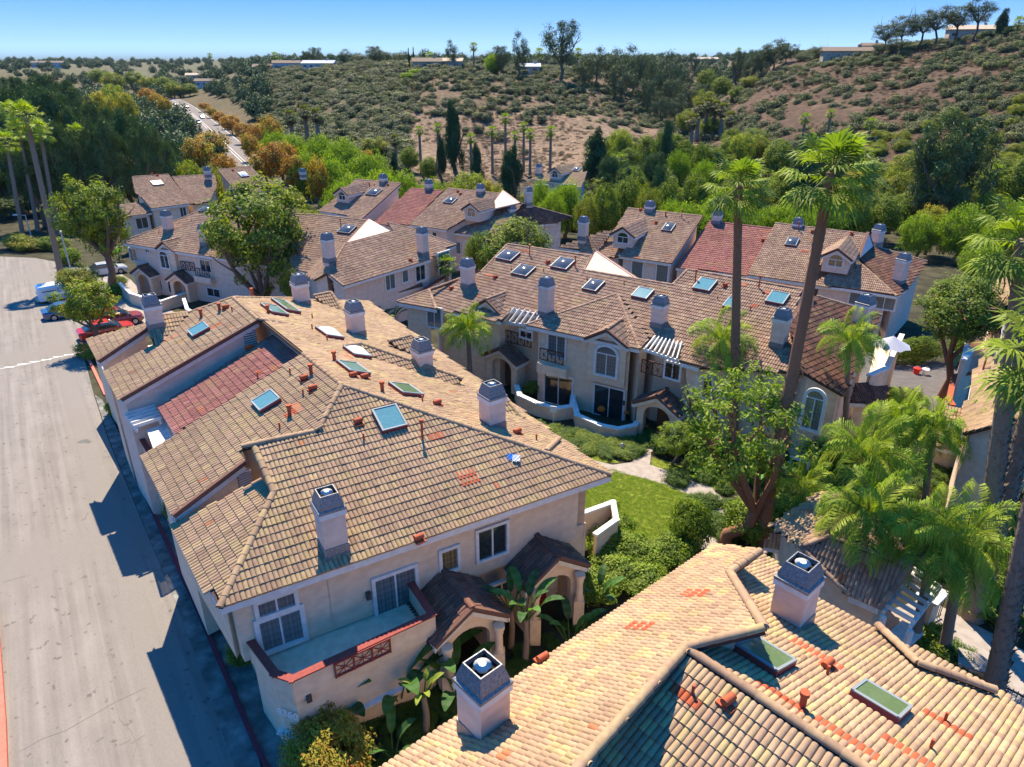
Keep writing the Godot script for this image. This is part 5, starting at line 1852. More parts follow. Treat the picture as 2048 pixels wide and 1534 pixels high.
	railing(h, Vector3(-5.36, 2.75, -15.94), Vector3(-3.86, 2.75, -16.98), 0.62, "red_paint")
	sign_text(h, "house_number", "9360", Vector3(-6.79, 1.95, -15.34), Vector3(0.94, 0.00, 0.35), 0.26)
	porch(h, Vector3(-2.47, 0.00, -20.20), Vector3(0.86, 0.00, -0.51), 2.35, 2.04, 2.65, 0.8, 0.0, "dark", "door_wood")
	column(h, Vector3(-2.15, 0.00, -17.71))
	column(h, Vector3(-0.45, 0.00, -18.70))
	porch(h, Vector3(0.94, 0.00, -22.20), Vector3(0.86, 0.00, -0.51), 2.35, 1.28, 2.65, 0.8, 0.0, "dark", "door_red")
	column(h, Vector3(0.87, 0.00, -20.37))
	column(h, Vector3(2.57, 0.00, -21.36))
	fixture(h, Vector3(-4.85, 3.57, -18.75), Vector3(0.51, 0.00, 0.86))
	fixture(h, Vector3(-6.15, 2.47, -15.54), Vector3(0.51, 0.00, 0.86))
	fixture(h, Vector3(-2.77, 2.44, -17.89), Vector3(0.51, 0.00, 0.86))
	low_wall(h, [Vector3(3.65, 1.30, -25.15), Vector3(4.63, 1.30, -26.17), Vector3(4.67, 1.30, -27.54), Vector3(2.94, 1.30, -26.53)], 0, 1.25)
	pergola(h, Vector3(-17.80, 5.00, -29.13), Vector3(-16.90, 4.70, -28.19), Vector3(-16.17, 4.70, -28.96), Vector3(-16.91, 5.00, -29.90), 5)
	lattice(h, Vector3(-16.62, 4.50, -28.56), Vector3(-16.15, 4.50, -29.24), Vector3(-15.35, 4.50, -26.57))
	low_wall(h, [Vector3(-17.99, 3.50, -30.10), Vector3(-15.70, 3.50, -27.06)], 2.6, 3.5, "red_paint", 0.15, "parapet", 0.08)
	block(h, "balcony_floor", [Vector3(-19.90, 2.60, -32.83), Vector3(-18.91, 2.60, -33.85), Vector3(-16.60, 2.60, -30.61), Vector3(-16.56, 2.60, -28.36)], -0.5, 2.6, "stucco")
	louvre(h, Vector3(-9.83, 5.92, -22.28), Vector3(0.70, 0.00, -0.72), 0.5, 0.7)
	louvre(h, Vector3(-13.02, 7.27, -33.09), Vector3(0.78, 0.00, -0.63), 0.6, 0.8)

func house_in_front():
	var h: Node3D
	h = thing("townhouse", "nearest tan tiled roof across the bottom of the picture with two green skylights", "house", Vector3(3.00, 0.00, -13.00), "townhouses of the estate")
	single_left = 300
	roof(h, [Vector3(4.01, 7.60, -12.34), Vector3(1.44, 6.41, -10.23), Vector3(1.10, 6.23, -9.89), Vector3(7.15, 7.56, -8.69), Vector3(6.73, 7.60, -9.33)], 0.00, "front", 0.30, "stucco", {"singles": 200, "odd": 0.0})
	roof(h, [Vector3(-3.14, 5.46, -10.63), Vector3(-2.85, 5.40, -10.99), Vector3(6.74, 5.40, -19.05), Vector3(7.49, 6.60, -17.26), Vector3(6.21, 6.62, -16.15), Vector3(5.63, 8.39, -12.12), Vector3(4.01, 7.59, -12.35), Vector3(1.26, 8.16, -8.91), Vector3(0.94, 8.26, -8.43)], 0.00, "front", 0.45, "stucco", {"singles": 0})
	roof(h, [Vector3(4.01, 7.60, -12.34), Vector3(6.54, 6.50, -14.09), Vector3(6.62, 5.72, -17.23), Vector3(8.49, 4.62, -19.73), Vector3(9.21, 5.19, -16.56), Vector3(10.41, 5.18, -15.30), Vector3(11.89, 5.02, -14.32), Vector3(12.63, 5.09, -13.18), Vector3(12.98, 5.23, -12.24), Vector3(12.16, 6.05, -9.75), Vector3(7.08, 7.68, -8.61), Vector3(6.73, 7.60, -9.33)], 0.00, "front", 0.45, "stucco", {"singles": 100})
	ridge(h, [Vector3(4.01, 7.63, -12.35), Vector3(1.26, 8.20, -8.91), Vector3(0.94, 8.30, -8.43)], "front", true)
	ridge(h, [Vector3(4.01, 7.63, -12.35), Vector3(5.63, 8.43, -12.12)], "front", true)
	ridge(h, [Vector3(5.63, 8.43, -12.12), Vector3(6.21, 6.66, -16.15)], "front", true)
	ridge(h, [Vector3(6.21, 6.66, -16.15), Vector3(7.37, 6.66, -17.11)], "front", true)
	ridge(h, [Vector3(4.01, 7.62, -12.34), Vector3(6.73, 7.62, -9.33), Vector3(7.16, 7.65, -8.74)], "front", true)
	ridge(h, [Vector3(10.39, 5.35, -15.44), Vector3(10.53, 5.72, -13.72), Vector3(12.25, 5.41, -13.12)], "front", true)
	chimney(h, Vector3(-0.64, 6.09, -11.46), Vector3(0.67, 0.00, 0.74), 8.08, 0.84, 0.84)
	chimney(h, Vector3(7.67, 5.97, -15.04), Vector3(0.67, 0.00, 0.74), 7.95, 0.86, 0.86)
	skylight(h, Vector3(5.95, 7.03, -12.54), Vector3(-0.67, 0.00, -0.74), Vector3(0.70, -0.34, -0.63), 1.09, 1.07, "glass_green")
	skylight(h, Vector3(8.31, 6.63, -11.58), Vector3(-0.67, 0.00, -0.74), Vector3(0.70, -0.34, -0.63), 1.07, 0.93, "glass_green")
	vent(h, Vector3(0.81, 5.42, -14.02), 2)
	vent(h, Vector3(3.94, 7.32, -11.25), 0)
	vent(h, Vector3(4.60, 7.41, -10.91), 2)
	vent(h, Vector3(7.62, 6.54, -12.74), 2)
	vent(h, Vector3(7.47, 6.66, -12.42), 0)
	vent(h, Vector3(6.17, 7.38, -10.86), 1)
	vent(h, Vector3(9.82, 6.26, -11.45), 0)
	vent(h, Vector3(8.75, 6.82, -10.31), 0)
	new_tiles(h, Vector3(3.63, 6.60, -14.02), Vector3(-0.77, -0.00, 0.64), Vector3(-0.54, -0.55, -0.64), 3, 3)
	new_tiles(h, Vector3(5.30, 6.77, -15.09), Vector3(-0.77, -0.00, 0.64), Vector3(-0.54, -0.55, -0.64), 3, 3)
	new_tiles(h, Vector3(7.55, 6.44, -13.24), Vector3(-0.67, 0.00, -0.74), Vector3(0.70, -0.34, -0.63), 9, 1)
	new_tiles(h, Vector3(5.72, 7.46, -11.02), Vector3(-0.67, 0.00, -0.74), Vector3(0.70, -0.34, -0.63), 8, 1)
	new_tiles(h, Vector3(6.73, 7.43, -10.03), Vector3(-0.67, 0.00, -0.74), Vector3(0.70, -0.34, -0.63), 9, 1)
	new_tiles(h, Vector3(9.72, 6.34, -11.26), Vector3(-0.67, 0.00, -0.74), Vector3(0.70, -0.34, -0.63), 7, 1)
	new_tiles(h, Vector3(8.07, 7.10, -9.92), Vector3(-0.67, 0.00, -0.74), Vector3(0.70, -0.34, -0.63), 8, 1)
	new_tiles(h, Vector3(3.85, 7.30, -11.29), Vector3(0.67, 0.00, 0.74), Vector3(-0.70, -0.34, 0.63), 5, 1)

func house_across_the_lawn():
	var h: Node3D
	h = thing("townhouse", "tan townhouse across the lawn with an arched window, two iron balconies and bay patios", "house", Vector3(6.00, -1.40, -42.00), "townhouses of the estate")
	single_left = 300
	roof(h, [Vector3(-5.45, 3.49, -48.86), Vector3(-6.26, 4.07, -51.60), Vector3(-3.87, 4.77, -52.25), Vector3(-2.35, 5.17, -52.49), Vector3(-0.36, 6.52, -55.79), Vector3(5.92, 6.69, -51.39), Vector3(5.18, 6.08, -49.78), Vector3(10.70, 6.19, -45.75), Vector3(11.95, 6.85, -47.16), Vector3(18.05, 6.89, -42.45), Vector3(16.34, 5.71, -39.53), Vector3(15.95, 4.97, -37.13), Vector3(15.86, 4.43, -35.27), Vector3(10.71, 3.87, -37.33), Vector3(9.79, 3.88, -38.11), Vector3(10.21, 4.34, -39.46), Vector3(8.55, 4.32, -40.69), Vector3(7.25, 5.44, -45.80), Vector3(2.15, 4.19, -45.33), Vector3(-0.03, 4.11, -46.80), Vector3(-0.75, 3.66, -45.72)], -2.40, "far", 0.40, "stucco", {"singles": 300})
	roof(h, [Vector3(-8.33, 3.90, -49.22), Vector3(-3.87, 4.77, -52.25), Vector3(-6.15, 4.33, -50.74), Vector3(-5.32, 3.90, -47.64)], -2.40, "far", 0.35, "stucco")
	roof(h, [Vector3(0.93, 3.90, -44.35), Vector3(3.17, 4.52, -45.07), Vector3(7.11, 5.51, -46.00), Vector3(7.75, 3.90, -40.09)], -2.40, "far", 0.35, "stucco")
	roof(h, [Vector3(7.11, 5.51, -46.01), Vector3(8.47, 4.32, -40.77), Vector3(7.75, 3.90, -40.09)], -2.40, "far", 0.10, "stucco")
	ridge(h, [Vector3(0.93, 3.90, -44.35), Vector3(7.11, 5.51, -46.00)], "far")
	ridge(h, [Vector3(7.11, 5.51, -46.00), Vector3(7.75, 3.90, -40.09)], "far")
	roof(h, [Vector3(18.14, 6.48, -41.52), Vector3(18.90, 6.54, -42.24), Vector3(23.10, 5.30, -42.23), Vector3(21.76, 4.91, -40.23), Vector3(17.59, 3.70, -33.97), Vector3(15.67, 4.61, -34.86), Vector3(15.66, 5.24, -36.46), Vector3(16.04, 5.98, -38.63)], -2.40, "dark", 0.30, "stucco")
	gable(h, Vector3(16.34, 5.71, -39.53), Vector3(18.38, 7.09, -41.99), Vector3(18.12, 6.31, -41.07), "stucco_pink")
	ridge(h, [Vector3(-0.36, 6.52, -55.79), Vector3(5.92, 6.69, -51.39)], "far")
	ridge(h, [Vector3(5.92, 6.69, -51.39), Vector3(5.18, 6.08, -49.78), Vector3(10.70, 6.19, -45.75), Vector3(11.95, 6.85, -47.16), Vector3(18.05, 6.89, -42.45)], "far")
	ridge(h, [Vector3(-8.33, 3.90, -49.22), Vector3(-3.87, 4.77, -52.25)], "far")
	ridge(h, [Vector3(-0.36, 6.52, -55.79), Vector3(-2.35, 5.17, -52.49)], "far")
	ridge(h, [Vector3(18.90, 6.54, -42.24), Vector3(23.10, 5.30, -42.23)], "far")
	ridge(h, [Vector3(-6.15, 4.33, -50.74), Vector3(-5.32, 3.90, -47.64)], "far")
	gable(h, Vector3(5.32, 6.12, -49.79), Vector3(6.18, 7.09, -51.36), Vector3(8.62, 6.17, -47.34), "stucco_pink")
	chimney(h, Vector3(-3.27, 4.56, -51.01), Vector3(0.78, 0.00, 0.62), 6.68, 0.78, 0.78)
	chimney(h, Vector3(2.29, 4.27, -45.51), Vector3(0.78, 0.00, 0.62), 6.87, 0.78, 0.78)
	chimney(h, Vector3(9.17, 4.79, -41.90), Vector3(0.78, 0.00, 0.62), 6.74, 0.78, 0.78)
	chimney(h, Vector3(15.25, 5.02, -37.91), Vector3(0.78, 0.00, 0.62), 7.25, 0.78, 0.78)
	chimney(h, Vector3(21.18, 5.25, -40.64), Vector3(0.80, -0.00, -0.60), 7.20, 0.80, 0.80)
	skylight(h, Vector3(-0.29, 5.99, -53.81), Vector3(0.78, 0.00, 0.62), Vector3(-0.59, -0.33, 0.74), 1.52, 1.27, "glass_smoke", true)
	skylight(h, Vector3(0.88, 5.54, -51.24), Vector3(0.78, 0.00, 0.62), Vector3(-0.59, -0.33, 0.74), 1.43, 1.30, "glass_smoke", true)
	skylight(h, Vector3(3.78, 6.12, -51.02), Vector3(0.78, 0.00, 0.62), Vector3(-0.59, -0.33, 0.74), 1.42, 1.36, "glass_smoke", true)
	skylight(h, Vector3(5.66, 5.55, -47.46), Vector3(0.78, 0.00, 0.62), Vector3(-0.59, -0.33, 0.74), 1.14, 1.30, "glass_smoke", true)
	skylight(h, Vector3(8.70, 5.64, -45.35), Vector3(0.78, 0.00, 0.62), Vector3(-0.59, -0.33, 0.74), 1.15, 1.14, "glass_teal")
	skylight(h, Vector3(12.64, 6.38, -44.89), Vector3(0.78, 0.00, 0.62), Vector3(-0.59, -0.33, 0.74), 1.17, 1.33, "glass_teal")
	skylight(h, Vector3(16.39, 6.40, -41.98), Vector3(0.78, 0.00, 0.62), Vector3(-0.59, -0.33, 0.74), 1.12, 1.20, "glass_teal")
	skylight(h, Vector3(13.71, 5.93, -42.41), Vector3(0.78, 0.00, 0.62), Vector3(-0.59, -0.33, 0.74), 0.73, 1.04, "glass_teal")
	vent(h, Vector3(1.34, 6.22, -53.35), 3)
	vent(h, Vector3(2.68, 6.05, -51.67), 2)
	vent(h, Vector3(-0.04, 5.47, -51.71), 0)
	vent(h, Vector3(4.58, 6.13, -50.42), 3)
	vent(h, Vector3(2.31, 5.69, -50.65), 0)
	vent(h, Vector3(-4.50, 4.27, -50.94), 2)
	vent(h, Vector3(-1.23, 5.05, -51.16), 2)
	vent(h, Vector3(5.27, 5.72, -48.38), 0)
	vent(h, Vector3(7.66, 5.85, -46.97), 0)
	vent(h, Vector3(12.13, 6.45, -45.56), 3)
	vent(h, Vector3(13.78, 6.48, -44.34), 2)
	vent(h, Vector3(15.65, 6.64, -43.46), 3)
	vent(h, Vector3(13.05, 6.00, -43.20), 0)
	vent(h, Vector3(14.61, 5.86, -41.46), 0)
	new_tiles(h, Vector3(-1.73, 5.13, -51.83), Vector3(0.78, 0.00, 0.62), Vector3(-0.59, -0.33, 0.74), 4, 1)
	new_tiles(h, Vector3(1.08, 6.40, -54.19), Vector3(0.78, 0.00, 0.62), Vector3(-0.59, -0.33, 0.74), 5, 1)
	new_tiles(h, Vector3(16.16, 6.57, -42.77), Vector3(0.78, 0.00, 0.62), Vector3(-0.59, -0.33, 0.74), 6, 1)
	new_tiles(h, Vector3(14.85, 6.68, -44.22), Vector3(0.78, 0.00, 0.62), Vector3(-0.59, -0.33, 0.74), 4, 1)
	new_tiles(h, Vector3(15.01, 6.06, -41.84), Vector3(0.78, 0.00, 0.62), Vector3(-0.59, -0.33, 0.74), 3, 1)
	window(h, Vector3(-6.04, 2.39, -48.41), Vector3(0.89, 0.00, 0.46), 1.15, 1.40, 2, "glass_blind", 0.00, 0.00, 0.12, "window")
	window(h, Vector3(-2.02, 1.17, -47.67), Vector3(0.78, 0.00, 0.62), 0.85, 1.51, 2, "glass_blind", 0.45, 0.00, 0.12, "window")
	window(h, Vector3(2.43, 2.01, -43.82), Vector3(0.85, 0.00, 0.53), 1.24, 1.46, 2, "glass_blind", 0.00, 1.50, 0.12, "window")
	eave_gable(h, Vector3(5.91, 3.90, -41.24), Vector3(0.85, 0.00, 0.53), 3.0, 0.8, 0.37, 1.05, "far")
	window(h, Vector3(5.38, 1.67, -41.62), Vector3(0.85, 0.00, 0.53), 1.36, 1.41, 2, "glass_blind", 0.50, 0.00, 0.17, "window")
	eave_gable(h, Vector3(-1.72, 3.90, -47.38), Vector3(0.78, 0.00, 0.62), 2.6, 0.75, 0.37, 1.2, "far")
	window(h, Vector3(2.27, -1.49, -43.92), Vector3(0.85, 0.00, 0.53), 2.05, 2.22, 2, "glass_dark", 0.00, 0.00, 0.12, "sliding_door")
	window(h, Vector3(5.43, -1.41, -41.95), Vector3(0.85, 0.00, 0.53), 2.01, 2.11, 2, "glass_dark", 0.00, 0.00, 0.12, "sliding_door")
	window(h, Vector3(0.62, 2.49, -46.02), Vector3(0.78, 0.00, 0.62), 0.96, 0.45, 2, "glass_dark", 0.00, 0.00, 0.12, "window")
	window(h, Vector3(9.24, 2.53, -39.14), Vector3(0.78, 0.00, 0.62), 0.92, 0.95, 2, "glass_dark", 0.00, 0.00, 0.12, "window")
	window(h, Vector3(10.89, 1.95, -37.82), Vector3(0.78, 0.00, 0.62), 0.85, 1.14, 1, "glass_dark", 0.00, 0.00, 0.12, "window")
	window(h, Vector3(15.68, 1.86, -34.00), Vector3(0.78, 0.00, 0.62), 0.87, 1.78, 2, "glass_blind", 0.45, 0.00, 0.17, "window")
	window(h, Vector3(15.58, -1.14, -34.08), Vector3(0.78, 0.00, 0.62), 0.82, 0.92, 2, "glass_dark", 0.00, 0.00, 0.12, "window")
	railing(h, Vector3(-0.53, 1.73, -46.87), Vector3(1.31, 1.79, -45.41), 0.90)
	railing(h, Vector3(7.97, 2.32, -40.09), Vector3(9.66, 2.36, -38.74), 0.90)
	railing(h, Vector3(1.85, 1.75, -43.54), Vector3(3.33, 1.71, -42.61), 0.85)
	block(h, "balcony_ledge", [Vector3(1.96, 0.93, -44.12), Vector3(3.84, 0.97, -42.95), Vector3(3.52, 0.97, -42.44), Vector3(1.64, 0.93, -43.61)], 0.83, 1.48, "stucco")
	pergola(h, Vector3(-0.73, 3.27, -46.59), Vector3(1.70, 3.72, -44.65), Vector3(2.15, 4.19, -45.33), Vector3(-0.03, 4.11, -46.80), 6)
	pergola(h, Vector3(7.91, 4.03, -39.69), Vector3(9.75, 3.87, -38.22), Vector3(10.21, 4.34, -39.46), Vector3(8.61, 4.32, -40.67), 8)
	porch(h, Vector3(-0.07, -1.45, -46.58), Vector3(0.78, 0.00, 0.62), 2.7, 1.1, 1.0, 0.75, -1.5, "dark")
	porch(h, Vector3(9.41, -1.45, -39.00), Vector3(0.78, 0.00, 0.62), 2.7, 1.1, 1.0, 0.75, -1.5, "dark")
	low_wall(h, [Vector3(0.31, -0.55, -44.18), Vector3(0.53, -0.47, -42.74), Vector3(1.57, -0.41, -41.63), Vector3(2.83, -0.36, -40.81), Vector3(3.88, -0.38, -41.14), Vector3(4.09, -0.86, -42.79)], -2.4, -0.55, "trim", 0.22)
	low_wall(h, [Vector3(4.04, -0.42, -41.89), Vector3(4.13, -0.32, -39.94), Vector3(5.45, -0.24, -38.58), Vector3(6.50, -0.22, -38.14), Vector3(7.54, -0.24, -38.58), Vector3(8.15, -0.30, -39.63)], -2.5, -0.6, "trim", 0.22)
	fixture(h, Vector3(7.03, 0.31, -40.01), Vector3(-0.53, 0.00, 0.85))
	block(h, "terrace", [Vector3(22.32, 1.60, -40.60), Vector3(24.04, 1.60, -41.77), Vector3(27.32, 1.60, -46.57), Vector3(25.63, 1.60, -46.57)], -2.5, 1.6, "stucco")
	low_wall(h, [Vector3(21.64, 2.50, -39.20), Vector3(23.12, 2.50, -40.26), Vector3(26.93, 2.50, -45.98)], 1.5, 2.5, "trim", 0.2, "parapet")
	roof(h, [Vector3(19.84, 1.60, -37.40), Vector3(21.88, 1.48, -37.46), Vector3(22.61, 2.01, -38.60), Vector3(20.66, 2.26, -38.78)], -2.50, "dark", 0.20, "stucco")

func house_behind_the_tree():
	var h: Node3D
	h = thing("townhouse", "pink townhouse facade behind the big round trees, left of centre", "house", Vector3(-28.00, -3.00, -75.00), "townhouses of the estate")
	roof(h, [Vector3(-41.32, 2.09, -74.76), Vector3(-37.84, 3.35, -76.81), Vector3(-34.59, 4.56, -78.85), Vector3(-32.23, 4.57, -77.70), Vector3(-20.32, 5.24, -73.81), Vector3(-14.20, 5.25, -70.80), Vector3(-15.97, 3.79, -67.28), Vector3(-17.04, 2.20, -63.01), Vector3(-19.59, 2.10, -63.96), Vector3(-28.37, 2.10, -68.34), Vector3(-36.86, 2.10, -72.56)], -4.20, "far", 0.40, "stucco_pink")
	roof(h, [Vector3(-15.68, 3.35, -58.77), Vector3(-15.29, 4.48, -64.42), Vector3(-11.57, 4.49, -69.51), Vector3(-12.40, 5.06, -70.98), Vector3(-10.22, 4.44, -71.10), Vector3(-7.63, 3.62, -70.91), Vector3(-5.61, 2.92, -70.45), Vector3(-7.52, 2.83, -67.43), Vector3(-7.69, 2.61, -66.21), Vector3(-14.12, 2.60, -57.47)], -3.80, "far", 0.35, "stucco_pink", {"rakes": [9]})
	roof(h, [Vector3(-15.68, 3.35, -58.77), Vector3(-15.29, 4.48, -64.42), Vector3(-20.62, 2.67, -75.96), Vector3(-20.43, 1.39, -66.73), Vector3(-17.13, 2.50, -59.57)], -3.80, "far", 0.20, "stucco_pink")
	gable(h, Vector3(-15.17, 4.50, -64.70), Vector3(-14.15, 5.46, -70.51), Vector3(-11.93, 4.54, -69.27), "stucco_pink")
	ridge(h, [Vector3(-41.60, 2.14, -75.03), Vector3(-37.84, 3.35, -76.81), Vector3(-34.59, 4.56, -78.85)], "far")
	ridge(h, [Vector3(-34.59, 4.56, -78.85), Vector3(-20.32, 5.24, -73.81), Vector3(-14.20, 5.25, -70.80)], "far")
	ridge(h, [Vector3(-12.40, 5.06, -70.98), Vector3(-10.22, 4.44, -71.10), Vector3(-5.61, 2.92, -70.45)], "far")
	ridge(h, [Vector3(-15.68, 3.35, -58.77), Vector3(-14.12, 2.60, -57.47)], "far")
	ridge(h, [Vector3(-15.68, 3.35, -58.77), Vector3(-15.29, 4.48, -64.42)], "far")
	chimney(h, Vector3(-36.61, 3.17, -75.67), Vector3(0.90, 0.00, 0.45), 5.39, 0.80, 0.80)
	chimney(h, Vector3(-31.17, 2.74, -71.65), Vector3(0.90, 0.00, 0.45), 4.82, 0.80, 0.80)
	chimney(h, Vector3(-15.96, 3.91, -60.93), Vector3(0.59, -0.00, -0.80), 6.32, 0.80, 0.80)
	chimney(h, Vector3(-8.49, 2.96, -66.72), Vector3(0.59, -0.00, -0.80), 5.58, 0.80, 0.80)
	skylight(h, Vector3(-33.55, 4.69, -78.73), Vector3(0.90, 0.00, 0.45), Vector3(-0.42, -0.35, 0.84), 1.50, 0.84, "glass_smoke", true)
	skylight(h, Vector3(-16.16, 4.54, -69.63), Vector3(0.90, 0.00, 0.45), Vector3(-0.42, -0.35, 0.84), 1.51, 1.35, "glass_smoke", true)
	vent(h, Vector3(-16.96, 4.68, -70.45), 3)
	vent(h, Vector3(-37.61, 2.91, -75.38), 0)
	vent(h, Vector3(-34.58, 3.92, -76.92), 0)
	vent(h, Vector3(-9.43, 2.78, -64.65), 2)
	window(h, Vector3(-40.92, 0.19, -75.02), Vector3(0.90, 0.00, 0.45), 1.06, 1.28, 2, "glass_dark", 0.00, 0.00, 0.12, "window")
	eave_gable(h, Vector3(-35.53, 2.10, -71.90), Vector3(0.90, 0.00, 0.45), 2.6, 0.75, 0.37, -0.6, "far")
	window(h, Vector3(-36.48, 0.13, -72.41), Vector3(0.90, 0.00, 0.45), 1.17, 1.30, 2, "glass_dark", 0.40, 0.00, 0.14, "window")
	window(h, Vector3(-31.49, 0.34, -70.34), Vector3(0.90, 0.00, 0.45), 1.38, 1.12, 2, "glass_dark", 0.00, 0.00, 0.12, "window")
	window(h, Vector3(-40.54, -2.43, -74.83), Vector3(0.90, 0.00, 0.45), 0.94, 1.24, 2, "glass_dark", 0.00, 0.00, 0.12, "window")
	window(h, Vector3(-36.41, -2.64, -72.78), Vector3(0.90, 0.00, 0.45), 1.25, 1.41, 2, "glass_dark", 0.00, 0.00, 0.12, "sliding_door")
	window(h, Vector3(-31.24, -2.22, -70.21), Vector3(0.90, 0.00, 0.45), 1.75, 0.81, 2, "glass_dark", 0.00, 0.00, 0.12, "sliding_door")
	window(h, Vector3(-38.05, -2.62, -73.60), Vector3(0.90, 0.00, 0.45), 0.83, 1.04, 1, "glass_dark", 0.00, 0.00, 0.12, "door")
	window(h, Vector3(-38.61, 1.40, -73.88), Vector3(0.90, 0.00, 0.45), 0.60, 0.32, 2, "glass_dark", 0.00, 0.00, 0.12, "window")
	railing(h, Vector3(-34.10, 0.08, -71.54), Vector3(-32.34, 0.12, -70.67), 0.9)
	railing(h, Vector3(-32.09, -0.19, -70.08), Vector3(-30.34, -0.25, -69.21), 0.9)
	block(h, "balcony_ledge", [Vector3(-32.10, -0.64, -70.64), Vector3(-29.97, -0.75, -69.58), Vector3(-30.24, -0.75, -69.05), Vector3(-32.36, -0.64, -70.10)], -0.74, -0.14, "stucco_pink")
	porch(h, Vector3(-38.67, -3.20, -73.90), Vector3(0.90, 0.00, 0.45), 2.6, 1.0, -0.7, 0.75, -3.3, "dark")
	porch(h, Vector3(-33.86, -3.20, -71.52), Vector3(0.90, 0.00, 0.45), 2.6, 1.0, -0.7, 0.75, -3.3, "dark")
	low_wall(h, [Vector3(-41.63, -2.13, -72.92), Vector3(-38.72, -1.93, -69.32), Vector3(-35.85, -1.82, -67.35), Vector3(-34.50, -1.79, -66.78), Vector3(-33.33, -1.93, -69.32)], -4.2, -1.82, "trim", 0.2)
	low_wall(h, [Vector3(-32.02, -1.77, -66.40), Vector3(-30.43, -1.60, -63.35), Vector3(-28.08, -1.48, -61.01), Vector3(-26.92, -1.44, -60.37)], -4.2, -1.48, "trim", 0.2)
	window(h, Vector3(-11.38, 0.88, -61.77), Vector3(0.59, 0.00, -0.80), 1.13, 1.52, 2, "glass_blind", 0.00, 0.00, 0.12, "window")
	window(h, Vector3(-10.11, 1.12, -63.48), Vector3(0.59, 0.00, -0.80), 0.72, 1.04, 1, "glass_blind", 0.00, 0.00, 0.12, "window")
	window(h, Vector3(-9.06, 0.79, -64.90), Vector3(0.59, 0.00, -0.80), 1.24, 1.39, 2, "glass_dark", 0.00, 0.00, 0.12, "sliding_door")
	window(h, Vector3(-7.13, 0.78, -67.51), Vector3(0.59, 0.00, -0.80), 1.60, 1.30, 2, "glass_dark", 0.00, 0.00, 0.12, "window")
	window(h, Vector3(-7.17, 2.08, -67.46), Vector3(0.59, 0.00, -0.80), 1.60, 0.70, 1, "glass_teal", 0.00, 0.00, 0.12, "window")
	window(h, Vector3(-16.87, -0.07, -61.06), Vector3(0.83, 0.00, 0.56), 1.60, 1.70, 2, "glass_dark", 0.45, 0.00, 0.15, "window")
	low_wall(h, [Vector3(-8.11, 0.40, -63.79), Vector3(-6.37, 0.40, -68.12)], -1.0, 0.4, "red_paint", 0.2, "parapet")
	roof(h, [Vector3(-10.64, 0.28, -62.93), Vector3(-8.51, 0.31, -65.21), Vector3(-8.95, 0.76, -66.36), Vector3(-10.07, 0.80, -65.37)], -3.80, "dark", 0.15, "stucco")

